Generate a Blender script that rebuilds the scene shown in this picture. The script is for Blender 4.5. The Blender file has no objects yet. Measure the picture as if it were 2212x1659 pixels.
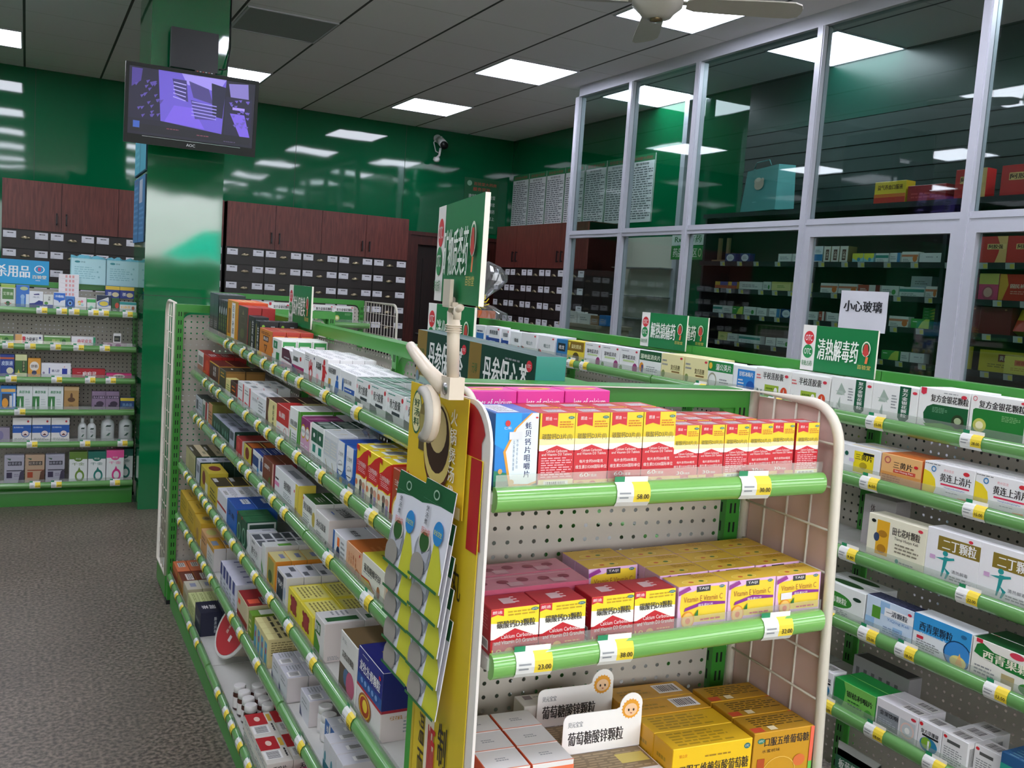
import bpy, math, random
from mathutils import Vector, Matrix
random.seed(7)
SC = bpy.context.scene
COL = SC.collection
PI = math.pi

# ------------------------------------------------------------------ camera
H = 1.55                                   # eye height of the photographer
YAW, PITCH, ROLL = 0.48182, -0.09821, 0.06898
fw = Vector((math.sin(YAW)*math.cos(PITCH), math.cos(YAW)*math.cos(PITCH), math.sin(PITCH)))
r0 = Vector((math.cos(YAW), -math.sin(YAW), 0)); u0 = r0.cross(fw)
rt = r0*math.cos(ROLL) + u0*math.sin(ROLL); up = rt.cross(fw)
cd = bpy.data.cameras.new('camera'); cd.sensor_width = 36; cd.lens = 36*2027.9/2212; cd.clip_start = .05; cd.clip_end = 100
cam = bpy.data.objects.new('camera', cd); COL.objects.link(cam)
cam.matrix_world = Matrix(((rt.x, up.x, -fw.x, 0), (rt.y, up.y, -fw.y, 0), (rt.z, up.z, -fw.z, H), (0, 0, 0, 1)))
SC.camera = cam
SC.view_settings.view_transform = 'Standard'; SC.view_settings.look = 'None'
SC.view_settings.gamma = 1; SC.view_settings.use_curve_mapping = False
SC.view_settings.exposure = 0.15
SC.cycles.max_bounces = 7; SC.cycles.diffuse_bounces = 4; SC.cycles.glossy_bounces = 3
SC.cycles.transmission_bounces = 4; SC.cycles.transparent_max_bounces = 14
SC.cycles.use_denoising = True; SC.cycles.caustics_reflective = False; SC.cycles.caustics_refractive = False
SC.cycles.sample_clamp_indirect = 6

# ------------------------------------------------------------------ world: overcast daylight outside the shop front
W = bpy.data.worlds.new('daylight'); SC.world = W; W.use_nodes = True
wn = W.node_tree.nodes; wl = W.node_tree.links
bg = wn['Background']; bg.inputs['Strength'].default_value = 5.5
tc = wn.new('ShaderNodeTexCoord'); sp = wn.new('ShaderNodeSeparateXYZ'); cr = wn.new('ShaderNodeValToRGB')
cr.color_ramp.elements[0].position = .44; cr.color_ramp.elements[0].color = (.22, .23, .2, 1)
cr.color_ramp.elements[1].position = .56; cr.color_ramp.elements[1].color = (.95, .97, 1, 1)
mp = wn.new('ShaderNodeMapRange'); mp.inputs[1].default_value = -1; mp.inputs[2].default_value = 1
wl.new(tc.outputs['Generated'], sp.inputs[0]); wl.new(sp.outputs['Z'], mp.inputs[0]); wl.new(mp.outputs[0], cr.inputs[0]); wl.new(cr.outputs[0], bg.inputs['Color'])
CEIL = 3.3
sd = bpy.data.lights.new('sun', 'SUN'); sd.energy = 9.0; sd.angle = .02; sd.color = (1, .96, .9)      # sun from behind the building, on the street only
so = bpy.data.objects.new('sun', sd); COL.objects.link(so); so.rotation_euler = Vector((.1, -.26, -.95)).to_track_quat('-Z', 'Y').to_euler(); so['kind'] = 'helper'
PANEL_STRENGTH = 13.0

# ------------------------------------------------------------------ materials
PAL = dict(w='f4f2f0', W='e4e0d6', k='15161a', K='3c4247', g='1d8038', G='0d4a32', l='86b83c', y='f6d41c', Y='d9a41c', r='d51f2c', R='861820',
           o='ee8226', b='1d62b8', B='18285e', c='35b4dc', C='bfd8f0', p='e4379c', P='93839f', n='552e20', N='a2703c', m='6d2038', e='f1e6a4',
           t='2a9c90', s='c2c6ca', v='7b3a9b', x='8f9296', d='17563c', q='f7b9c0', i='eaa9b2', a='3aa0e8', z='2b2420', j='f7f0c8', u='5b8f30')
def lin(h):
    o = []
    for i in (0, 2, 4):
        c = int(h[i:i+2], 16)/255
        o.append(c/12.92 if c <= .04045 else ((c+.055)/1.055)**2.4)
    return (*o, 1)
MC = {}
def nm(name):
    m = bpy.data.materials.new(name); m.use_nodes = True
    return m, m.node_tree.nodes, m.node_tree.links, m.node_tree.nodes['Principled BSDF']
def flat(name, hexc, rough=.45, metal=0, coat=0, var=.05, scale=30, bump=0, spec=.5):
    if name in MC: return MC[name]
    m, n, l, b = nm(name)
    c = lin(hexc)
    no = n.new('ShaderNodeTexNoise'); no.inputs['Scale'].default_value = scale; no.inputs['Detail'].default_value = 3
    t = n.new('ShaderNodeTexCoord'); l.new(t.outputs['Object'], no.inputs['Vector'])
    mx = n.new('ShaderNodeMix'); mx.data_type = 'RGBA'
    mx.inputs[6].default_value = tuple(x*(1-var) for x in c[:3])+(1,); mx.inputs[7].default_value = tuple(min(1, x*(1+var)) for x in c[:3])+(1,)
    l.new(no.outputs['Fac'], mx.inputs[0]); l.new(mx.outputs[2], b.inputs['Base Color'])
    b.inputs['Roughness'].default_value = rough; b.inputs['Metallic'].default_value = metal
    b.inputs['Coat Weight'].default_value = coat; b.inputs['Coat Roughness'].default_value = .08
    b.inputs['Specular IOR Level'].default_value = spec
    if bump:
        bp = n.new('ShaderNodeBump'); bp.inputs['Strength'].default_value = bump; bp.inputs['Distance'].default_value = .01
        l.new(no.outputs['Fac'], bp.inputs['Height']); l.new(bp.outputs[0], b.inputs['Normal'])
    MC[name] = m; return m
def card(c):
    if len(c) == 1: return flat('card_'+c, PAL[c], .42, var=.02, scale=60)
    return flat('card_'+c, c, .42, var=.02, scale=60)
def emis(name, hexc, st):
    if name in MC: return MC[name]
    m, n, l, b = nm(name); c = lin(hexc)
    b.inputs['Base Color'].default_value = c; b.inputs['Emission Color'].default_value = c; b.inputs['Emission Strength'].default_value = st
    b.inputs['Roughness'].default_value = .3
    MC[name] = m; return m
def glassy(name, tint='ffffff', refl=1.0, haze=0.0, ior=1.5):
    if name in MC: return MC[name]
    m, n, l, b = nm(name); n.remove(b)
    out = n['Material Output']
    tr = n.new('ShaderNodeBsdfTransparent'); tr.inputs[0].default_value = lin(tint)
    gl = n.new('ShaderNodeBsdfGlossy'); gl.inputs['Roughness'].default_value = .02
    fr = n.new('ShaderNodeLayerWeight'); fr.inputs[0].default_value = .5      # Schlick curve, the same from both sides of the sheet
    pw = n.new('ShaderNodeMath'); pw.operation = 'POWER'; pw.inputs[1].default_value = 5; l.new(fr.outputs['Facing'], pw.inputs[0])
    ma = n.new('ShaderNodeMath'); ma.operation = 'MULTIPLY_ADD'; ma.inputs[1].default_value = .9*refl; ma.inputs[2].default_value = .045*refl; l.new(pw.outputs[0], ma.inputs[0])
    mx = n.new('ShaderNodeMixShader'); l.new(ma.outputs[0], mx.inputs[0]); l.new(tr.outputs[0], mx.inputs[1]); l.new(gl.outputs[0], mx.inputs[2])
    last = mx
    if haze:
        df = n.new('ShaderNodeBsdfDiffuse'); df.inputs[0].default_value = lin('e8e8e8'); m2 = n.new('ShaderNodeMixShader'); m2.inputs[0].default_value = haze
        l.new(mx.outputs[0], m2.inputs[1]); l.new(df.outputs[0], m2.inputs[2]); last = m2
    l.new(last.outputs[0], out.inputs[0]); MC[name] = m; return m
def wood(name, c1, c2, axis='Z', rough=.35):
    if name in MC: return MC[name]
    m, n, l, b = nm(name)
    t = n.new('ShaderNodeTexCoord'); mp = n.new('ShaderNodeMapping'); l.new(t.outputs['Object'], mp.inputs[0])
    mp.inputs['Scale'].default_value = (14, 14, 1.2) if axis == 'Z' else (1.2, 14, 14)
    no = n.new('ShaderNodeTexNoise'); no.inputs['Scale'].default_value = 4; no.inputs['Detail'].default_value = 6; no.inputs['Distortion'].default_value = .6
    l.new(mp.outputs[0], no.inputs['Vector'])
    r = n.new('ShaderNodeValToRGB'); r.color_ramp.elements[0].color = lin(c1); r.color_ramp.elements[1].color = lin(c2)
    r.color_ramp.elements[0].position = .35; r.color_ramp.elements[1].position = .65
    l.new(no.outputs['Fac'], r.inputs[0]); l.new(r.outputs[0], b.inputs['Base Color']); b.inputs['Roughness'].default_value = rough
    MC[name] = m; return m
def pegmat(name, hexc, ax):
    # perforated sheet steel: round holes on a 26 mm grid in the two axes of the sheet
    if name in MC: return MC[name]
    m, n, l, b = nm(name)
    b.inputs['Base Color'].default_value = lin(hexc); b.inputs['Roughness'].default_value = .5
    t = n.new('ShaderNodeTexCoord'); s = n.new('ShaderNodeSeparateXYZ'); l.new(t.outputs['Object'], s.inputs[0])
    def M(op, a, bb=None):
        q = n.new('ShaderNodeMath'); q.operation = op
        for i, v in enumerate((a, bb)):
            if v is None: continue
            if isinstance(v, (int, float)): q.inputs[i].default_value = v
            else: l.new(v, q.inputs[i])
        return q.outputs[0]
    ds = []
    for k in ax:
        f = M('FRACT', M('MULTIPLY', M('ADD', s.outputs[k], 50), 1/.026)); d = M('SUBTRACT', f, .5); ds.append(M('MULTIPLY', d, d))
    inside = M('LESS_THAN', M('ADD', ds[0], ds[1]), (.0038/.026)**2)
    tr = n.new('ShaderNodeBsdfTransparent'); mx = n.new('ShaderNodeMixShader')
    l.new(inside, mx.inputs[0]); l.new(b.outputs[0], mx.inputs[1]); l.new(tr.outputs[0], mx.inputs[2]); l.new(mx.outputs[0], n['Material Output'].inputs[0])
    MC[name] = m; return m

GREEN = flat('rack_green_paint', '3c9034', .3, var=.05, scale=8)
GREEND = flat('rack_green_dark', '2a6f2a', .35)
SLOT = flat('slot_black', '0b120c', .8)
CREAM = flat('rack_cream_paint', 'ddd5c6', .4, var=.05, scale=12)
DECK = flat('rack_deck_paint', 'c9c8c2', .4, var=.04)
LIP = flat('price_strip_green', '6aa05c', .2, coat=.6, var=.03, scale=15)
LIPC = flat('price_strip_green_bright', '78b55c', .2, coat=.6, var=.03, scale=15)
GUARD = glassy('clear_guard', 'f4f6f4', 1.0, .10)
BLACKP = flat('black_plastic', '16171b', .35)
ALU = flat('white_aluminium', 'c6c7d2', .32, metal=.15, var=.03)
PEGX = pegmat('pegboard_rows', 'bdb6ab', (0, 2))

# ------------------------------------------------------------------ mesh builder
class MB:
    def __init__(s): s.v = []; s.f = []; s.m = []; s.sm = []; s.mats = []
    def mi(s, mat):
        if mat not in s.mats: s.mats.append(mat)
        return s.mats.index(mat)
    def poly(s, pts, mat, smooth=False):
        b = len(s.v); s.v += [tuple(p) for p in pts]; s.f.append(tuple(range(b, b+len(pts)))); s.m.append(s.mi(mat)); s.sm.append(smooth)
    def mesh(s, vs, fs, mat, smooth=False):
        b = len(s.v); s.v += [tuple(p) for p in vs]; k = s.mi(mat)
        for f in fs: s.f.append(tuple(b+i for i in f)); s.m.append(k); s.sm.append(smooth)
    def box(s, x0, x1, y0, y1, z0, z1, mat, dz=0):
        # dz: drop of the far-x end (for slightly sloping shelves)
        vs = [(x0, y0, z0), (x1, y0, z0+dz), (x1, y1, z0+dz), (x0, y1, z0), (x0, y0, z1), (x1, y0, z1+dz), (x1, y1, z1+dz), (x0, y1, z1)]
        s.mesh(vs, [(0, 3, 2, 1), (4, 5, 6, 7), (0, 1, 5, 4), (1, 2, 6, 5), (2, 3, 7, 6), (3, 0, 4, 7)], mat)
    def hull8(s, a, b, mat):
        s.mesh(list(a)+list(b), [(3, 2, 1, 0), (4, 5, 6, 7), (0, 1, 5, 4), (1, 2, 6, 5), (2, 3, 7, 6), (3, 0, 4, 7)], mat)
    def tube(s, pts, r, mat, n=8, closed=False, r2=None):
        pts = [Vector(p) for p in pts]; rings = []; N = len(pts); pu = None
        for i, p in enumerate(pts):
            a = pts[i-1] if (i or closed) else p; c = pts[(i+1) % N] if (i < N-1 or closed) else p
            d = (c-a).normalized()
            if pu is None:
                pu = Vector((0, 0, 1)) if abs(d.z) < .9 else Vector((1, 0, 0))
            e = d.cross(pu).normalized(); pu = e.cross(d).normalized()
            rr = r if r2 is None else r+(r2-r)*i/(N-1)
            rings.append([p+e*rr*math.cos(2*PI*k/n)+pu*rr*math.sin(2*PI*k/n) for k in range(n)])
        vs = [q for g in rings for q in g]; fs = []
        for i in range(N if closed else N-1):
            j = (i+1) % N
            for k in range(n): fs.append((i*n+k, i*n+(k+1) % n, j*n+(k+1) % n, j*n+k))
        if not closed: fs += [tuple(range(n))[::-1], tuple(range((N-1)*n, N*n))]
        s.mesh(vs, fs, mat, True)
    def lathe(s, prof, mat, n=24, c=(0, 0, 0), M=None):
        vs = []; fs = []
        for r, z in prof:
            for k in range(n):
                p = Vector((r*math.cos(2*PI*k/n), r*math.sin(2*PI*k/n), z))
                if M is not None: p = M @ p
                vs.append(p+Vector(c))
        P = len(prof)
        for i in range(P-1):
            for k in range(n): fs.append((i*n+k, i*n+(k+1) % n, (i+1)*n+(k+1) % n, (i+1)*n+k))
        s.mesh(vs, fs, mat, True)
        s.mesh(vs[:n], [tuple(range(n))[::-1]], mat); s.mesh(vs[-n:], [tuple(range(n))], mat)
    def build(s, name, parent=None, loc=(0, 0, 0), rot=None):
        me = bpy.data.meshes.new(name); me.from_pydata(s.v, [], s.f)
        for m in s.mats: me.materials.append(m)
        me.polygons.foreach_set('material_index', s.m); me.polygons.foreach_set('use_smooth', s.sm); me.update()
        o = bpy.data.objects.new(name, me); COL.objects.link(o); o.location = loc
        if rot: o.rotation_euler = rot
        if parent is not None: o.parent = parent
        return o
ORD = ['zeroth', 'first', 'second', 'third', 'fourth', 'fifth', 'sixth', 'seventh', 'eighth', 'ninth', 'tenth', 'eleventh', 'twelfth', 'thirteenth',
       'fourteenth', 'fifteenth', 'sixteenth', 'seventeenth', 'eighteenth', 'nineteenth', 'twentieth']
def tag(o, label, cat, group=None):
    o['label'] = label; o['category'] = cat
    if group: o['group'] = group
    return o
def thing(name, label, cat, loc=(0, 0, 0), rz=0, group=None):
    o = bpy.data.objects.new(name, None); COL.objects.link(o); o.empty_display_size = .1
    o.location = loc; o.rotation_euler = (0, 0, rz)
    return tag(o, label, cat, group)
def struct(mb, name, loc=(0, 0, 0)):
    o = mb.build(name, None, loc); o['kind'] = 'structure'; return o
TX = {}
def textmesh(s, off=0):
    k = s
    if k not in TX:
        c = bpy.data.curves.new('t', 'FONT'); c.body = s; c.resolution_u = 2
        o = bpy.data.objects.new('t', c); me = bpy.data.meshes.new_from_object(o)
        vs = [(v.co.x, v.co.y) for v in me.vertices]; fs = [tuple(p.vertices) for p in me.polygons]
        x0 = min(v[0] for v in vs); x1 = max(v[0] for v in vs); y0 = min(v[1] for v in vs); y1 = max(v[1] for v in vs)
        TX[k] = ([((x-x0)/(x1-x0), (y-y0)/(y1-y0)) for x, y in vs], fs)
        bpy.data.objects.remove(o); bpy.data.curves.remove(c); bpy.data.meshes.remove(me)
    return TX[k]
def ops_on(mb, O, U, V, N, ops, step=.00014, mat=card):
    """print a design on the face with origin O, edge vectors U (right) and V (up), outward normal N"""
    O = Vector(O); U = Vector(U); V = Vector(V); N = Vector(N).normalized(); lv = [1]
    def P(x, y): return O+U*min(1, max(0, x))+V*min(1, max(0, y))+N*(step*lv[0])
    rnd = random.Random(len(ops)*13+int(U.length*9999))
    for op in ops.split('|'):
        t = op.strip().split(' ')
        k = t[0]
        if not k: continue
        if k == 'R':
            x0, y0, x1, y1 = map(float, t[1:5]); mb.poly([P(x0, y0), P(x1, y0), P(x1, y1), P(x0, y1)], mat(t[5])); lv[0] += 1
        elif k == 'E':
            cx, cy, rx, ry = map(float, t[1:5]); n = 20
            mb.poly([P(cx+rx*math.cos(2*PI*i/n), cy+ry*math.sin(2*PI*i/n)) for i in range(n)], mat(t[5])); lv[0] += 1
        elif k == 'O':   # ring
            cx, cy, rx, ry = map(float, t[1:5]); n = 24; q = float(t[6]) if len(t) > 6 else .8
            for i in range(n):
                a, b = 2*PI*i/n, 2*PI*(i+1)/n
                mb.poly([P(cx+rx*math.cos(a), cy+ry*math.sin(a)), P(cx+rx*math.cos(b), cy+ry*math.sin(b)), P(cx+q*rx*math.cos(b), cy+q*ry*math.sin(b)), P(cx+q*rx*math.cos(a), cy+q*ry*math.sin(a))], mat(t[5]))
            lv[0] += 1
        elif k == 'P':
            c = list(map(float, t[2:])); mb.poly([P(c[i], c[i+1]) for i in range(0, len(c), 2)], mat(t[1])); lv[0] += 1
        elif k in 'TV':
            cx, cy, w, h = map(float, t[1:5]); s = ' '.join(t[6:])
            if k == 'T':
                vs, fs = textmesh(s); e = w/max(3, len(s))*.035
                mb.mesh([P(cx-w/2+x*w-e, cy-h/2+y*h) for x, y in vs], fs, mat(t[5]))
                lv[0] += .6
                if h > .1 and len(s) < 12: mb.mesh([P(cx-w/2+x*w+e, cy-h/2+y*h+e*.3) for x, y in vs], fs, mat(t[5]))
            else:        # characters one below another
                n = len(s); ch = h/n
                for i, c in enumerate(s):
                    vs, fs = textmesh(c)
                    y0 = cy+h/2-(i+1)*ch+ch*.08
                    mb.mesh([P(cx-w/2+x*w, y0+y*ch*.84) for x, y in vs], fs, mat(t[5])); lv[0] += .6; mb.mesh([P(cx-w/2+x*w+w*.05, y0+y*ch*.84) for x, y in vs], fs, mat(t[5])); lv[0] -= .6
            lv[0] += 1
        elif k == 'L':   # lines of small print
            x0, y0, x1, y1 = map(float, t[1:5]); n = int(t[5])
            for i in range(n):
                yy = y1-(y1-y0)*(i+.5)/n; hh = (y1-y0)/n*.22; x = x0; e = x0+(x1-x0)*(1 if i % 3 else .8)
                while x < e-1e-4:
                    dx = (x1-x0)*rnd.uniform(.08, .22); mb.poly([P(x, yy-hh), P(min(e, x+dx), yy-hh), P(min(e, x+dx), yy+hh), P(x, yy+hh)], mat(t[6])); x += dx*1.25
            lv[0] += 1
        elif k == 'B':
            x0, y0, x1, y1 = map(float, t[1:5]); mb.poly([P(x0, y0), P(x1, y0), P(x1, y1), P(x0, y1)], mat('w')); lv[0] += 1
            x = x0+(x1-x0)*.08
            while x < x1-(x1-x0)*.1:
                w = (x1-x0)*rnd.choice((.02, .035, .05)); a = y0+(y1-y0)*.15; b = y1-(y1-y0)*.12
                mb.poly([P(x, a), P(x+w, a), P(x+w, b), P(x, b)], mat('k')); x += w+(x1-x0)*.035
            lv[0] += 1
        else: raise ValueError(op)
def carton(w, h, d, base, front='', top='', side='', topc=None, sidec=None, ends=True):
    """a folding carton: crisp edges, tuck-flap seam on top, printed faces; origin at its front left bottom corner"""
    mb = MB(); e = min(w, h, d)*.012+.0003
    bm_, tm, sm_ = card(base), card(topc or base), card(sidec or base)
    x0, x1, y0, y1 = 0, w, 0, d
    # body with tiny chamfers
    lo = [(x0+e, y0, 0), (x1-e, y0, 0), (x1, y0+e, 0), (x1, y1-e, 0), (x1-e, y1, 0), (x0+e, y1, 0), (x0, y1-e, 0), (x0, y0+e, 0)]
    hi = [(x, y, h-e) for x, y, z in lo]
    tp = [(x0+e, y0+e, h), (x1-e, y0+e, h), (x1-e, y1-e, h), (x0+e, y1-e, h)]
    cols = [bm_, sm_, sm_, sm_, bm_, sm_, sm_, sm_]
    for i in range(8):
        j = (i+1) % 8; mb.poly([lo[i], lo[j], hi[j], hi[i]], cols[i])
    mb.poly(tp, tm); mb.poly(lo[::-1], bm_)
    mb.poly([hi[0], hi[1], tp[1], tp[0]], bm_); mb.poly([hi[2], hi[3], tp[2], tp[1]], sm_); mb.poly([hi[4], hi[5], tp[3], tp[2]], bm_); mb.poly([hi[6], hi[7], tp[0], tp[3]], sm_)
    for a, b, c in ((1, 2, 1), (3, 4, 2), (5, 6, 3), (7, 0, 0)): mb.poly([hi[a], hi[b], tp[c]], bm_)
    if front: ops_on(mb, (0, 0, 0), (w, 0, 0), (0, 0, h), (0, -1, 0), front)
    if top: ops_on(mb, (0, 0, h), (w, 0, 0), (0, d, 0), (0, 0, 1), top)
    if side:
        ops_on(mb, (w, 0, 0), (0, d, 0), (0, 0, h), (1, 0, 0), side); ops_on(mb, (0, d, 0), (0, -d, 0), (0, 0, h), (-1, 0, 0), side)
    return mb

# ================================================================== SETTING
XL, XR, YF, YB = -3.3, 5.06, -2.8, 10.05
def wallpaint(name, c, rough, joints):
    m, n, l, b = nm(name)
    t = n.new('ShaderNodeTexCoord'); no = n.new('ShaderNodeTexNoise'); no.inputs['Scale'].default_value = 1.3; l.new(t.outputs['Object'], no.inputs['Vector'])
    bp = n.new('ShaderNodeBump'); bp.inputs['Strength'].default_value = .07; bp.inputs['Distance'].default_value = .05
    l.new(no.outputs['Fac'], bp.inputs['Height']); l.new(bp.outputs[0], b.inputs['Normal'])
    b.inputs['Base Color'].default_value = lin(c); b.inputs['Roughness'].default_value = rough; b.inputs['Coat Weight'].default_value = .3; b.inputs['Coat Roughness'].default_value = .04
    return m
WALLG = wallpaint('green_gloss_panel', '06603a', .045, 0)
PILG = wallpaint('green_gloss_pillar', '087040', .05, 0); PILG.node_tree.nodes['Principled BSDF'].inputs['IOR'].default_value = 2.0
SEAM = flat('panel_seam', '0a3d26', .4)
# floor
m, n, l, b = nm('terrazzo_floor')
t = n.new('ShaderNodeTexCoord'); v = n.new('ShaderNodeTexNoise'); v.inputs['Scale'].default_value = 70; v.inputs['Detail'].default_value = 4
v2 = n.new('ShaderNodeTexNoise'); v2.inputs['Scale'].default_value = 2.2; v2.inputs['Detail'].default_value = 5
r = n.new('ShaderNodeValToRGB'); r.color_ramp.elements[0].position = .38; r.color_ramp.elements[0].color = lin('4f463d'); r.color_ramp.elements[1].position = .66; r.color_ramp.elements[1].color = lin('938577')
mx = n.new('ShaderNodeMix'); mx.data_type = 'RGBA'; mx.blend_type = 'MULTIPLY'; mx.inputs[0].default_value = .45
l.new(t.outputs['Object'], v.inputs['Vector']); l.new(t.outputs['Object'], v2.inputs['Vector']); l.new(v.outputs['Fac'], r.inputs[0]); l.new(r.outputs[0], mx.inputs[6]); l.new(v2.outputs['Fac'], mx.inputs[7])
l.new(mx.outputs[2], b.inputs['Base Color']); b.inputs['Roughness'].default_value = .42
FLOOR = m
mb = MB(); mb.box(XL, XR, YF, YB, -.1, 0, FLOOR); struct(mb, 'floor')
# ceiling with tile grid
m, n, l, b = nm('ceiling_tiles')
t = n.new('ShaderNodeTexCoord'); s = n.new('ShaderNodeSeparateXYZ'); l.new(t.outputs['Object'], s.inputs[0])
def linemask(sock, off, pitch, wid):
    a = n.new('ShaderNodeMath'); a.operation = 'ADD'; a.inputs[1].default_value = off+50*pitch; l.new(sock, a.inputs[0])
    d = n.new('ShaderNodeMath'); d.operation = 'DIVIDE'; d.inputs[1].default_value = pitch; l.new(a.outputs[0], d.inputs[0])
    f = n.new('ShaderNodeMath'); f.operation = 'FRACT'; l.new(d.outputs[0], f.inputs[0])
    c = n.new('ShaderNodeMath'); c.operation = 'LESS_THAN'; c.inputs[1].default_value = wid/pitch; l.new(f.outputs[0], c.inputs[0]); return c.outputs[0]
k1 = linemask(s.outputs[0], .05, .645, .018); k2 = linemask(s.outputs[1], -.46, .667, .006)
m1 = n.new('ShaderNodeMix'); m1.data_type = 'RGBA'; m1.inputs[6].default_value = lin('f3f2f8'); m1.inputs[7].default_value = lin('c4c4c4'); l.new(k2, m1.inputs[0])
m2 = n.new('ShaderNodeMix'); m2.data_type = 'RGBA'; m2.inputs[7].default_value = lin('3d3f42'); l.new(k1, m2.inputs[0]); l.new(m1.outputs[2], m2.inputs[6])
l.new(m2.outputs[2], b.inputs['Base Color']); b.inputs['Roughness'].default_value = .6
mb = MB(); mb.box(XL, XR, YF, YB, CEIL, CEIL+.1, m); struct(mb, 'ceiling')
# walls
mb = MB(); mb.box(XL, XR, YB, YB+.1, 0, CEIL, WALLG)
for x in (-1.0, .05, 1.27, 2.5, 3.72): mb.box(x, x+.004, YB-.002, YB, 2.2, CEIL, SEAM)
struct(mb, 'wall_back')
mb = MB(); mb.box(XL-.1, XL, YF, YB, 0, CEIL, WALLG); struct(mb, 'wall_left')
SLAT = flat('dark_slat_wall', '2b3a38', .35)
BROWNW = flat('dark_brown_board', '3a2f28', .5)
mb = MB(); mb.box(XR, XR+.1, 5.95, YB, 0, CEIL, WALLG)
mb.box(XR, XR+.1, YF, 5.95, 2.9, CEIL, flat('dark_green_header', '123f34', .3)); mb.box(XR, XR+.1, YF, 5.95, 0, 2.25, BROWNW)
for i in range(7): mb.box(XR-.004 if i % 2 else XR, XR+.1, YF, 5.95, 2.25+i*.093, 2.25+(i+1)*.093-.006, SLAT)
mb.box(XR+.005, XR+.1, YF, 5.95, 2.25, 2.9, SLOT)
struct(mb, 'wall_right')
# shop front with big daylight windows
mb = MB()
WF = flat('front_wall_paint', 'd8d5cf', .6)
for a, b_, z0, z1 in ((XL, -2.6, 0, CEIL), (4.6, XR, 0, CEIL), (-2.6, 4.6, 2.75, CEIL), (-2.6, 4.6, 0, .12)): mb.box(a, b_, YF-.15, YF, z0, z1, WALLG)
struct(mb, 'wall_front')
for i in range(4):
    a = -2.6+i*1.8; mb = MB()
    for q in ((a, a+.05, .12, 2.75), (a+1.75, a+1.8, .12, 2.75), (a+.05, a+1.75, .12, .17), (a+.05, a+1.75, 2.7, 2.75)): mb.box(q[0], q[1], YF-.1, YF-.04, q[2], q[3], ALU)
    o = struct(mb, 'window_%d' % (i+1)); g = MB(); g.box(a+.05, a+1.75, YF-.075, YF-.069, .17, 2.7, glassy('window_glass', 'ffffff')); g.build('pane', o)
# ground outside so the windows look onto a street
mb = MB(); mb.box(-30, 30, -40, YF-.15, -.15, -.02, flat('street_paving', 'd2cdc4', .8)); o = struct(mb, 'ground')
# added across the street: a dark hedge line, to darken the pillar's reflection, and a turquoise canvas awning (they show only as reflections in the glossy pillar)
mb = MB(); mb.box(-9, 12, -9.6, -9.0, -.02, 1.72, flat('added_hedge_green', '1c3a24', .9, var=.3)); struct(mb, 'trim_3')
mb = MB(); aw = [(2.5, -8.6, 1.75), (3.9, -8.6, 1.75), (3.9, -8.6, 2.35), (3.45, -8.6, 2.38)]; mb.mesh(aw+[(x, -8.9, z) for x, y, z in aw], [(0, 1, 2, 3), (7, 6, 5, 4), (0, 4, 5, 1), (2, 6, 7, 3), (3, 7, 4, 0), (1, 5, 6, 2)], flat('turquoise_canvas', '12d8b8', .7)); struct(mb, 'trim_4')
# pillar
mb = MB(); PX0, PX1, PY0, PY1 = .655, 1.112, 6.29, 6.97
mb.box(PX0, PX1, PY0, PY1, 1.372, CEIL, PILG); mb.box(PX0, PX1, PY0, PY1, 0, 1.368, PILG); mb.box(PX0+.002, PX1-.002, PY0+.002, PY1-.002, 1.368, 1.372, SEAM)
mb.box(PX1+.002, PX1+.01, PY0+.05, PY0+.06, 2.3, CEIL, BLACKP)
struct(mb, 'pillar')
# ------------------------------------------------------------------ ceiling LED panels
LED = emis('led_diffuser', 'eef0ff', PANEL_STRENGTH)
def panel(x, y, lab, lit=True):
    t = thing('ceiling_light', lab, 'ceiling light', (x, y, CEIL), 0, 'square ceiling light panels')
    a = MB()
    for q in ((-.31, .31, -.33, -.315), (-.31, .31, .315, .33), (-.31, -.295, -.315, .315), (.295, .31, -.315, .315)): a.box(q[0], q[1], q[2], q[3], -.008, 0, ALU)
    a.build('frame', t); d = MB(); d.box(-.295, .295, -.315, .315, -.005, 0, LED if lit else flat('unlit_diffuser', '8f9397', .4)); d.build('diffuser', t)
LROW = {8.85: 'row by the rear wall', 6.87: 'row level with the pillar', 4.8: 'row with the ceiling fan', 2.8: 'row over the racks', .8: 'row above the photographer', -1.2: 'row by the shop front'}
LCOL = {-2.3: 'far aisle', -.36: 'left aisle', 1.58: 'pillar line', 3.52: 'beside the glass partition', 4.75: 'behind the glass partition'}
for y, ry in LROW.items():
    for x, cx in LCOL.items():
        if (x, y) == (4.75, 8.85): continue
        off = (x, y) == (1.58, 6.87)
        panel(x, y, 'unlit grey ceiling light panel right of the pillar' if off else 'square white ceiling light, %s, %s' % (cx, ry), not off)

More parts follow.
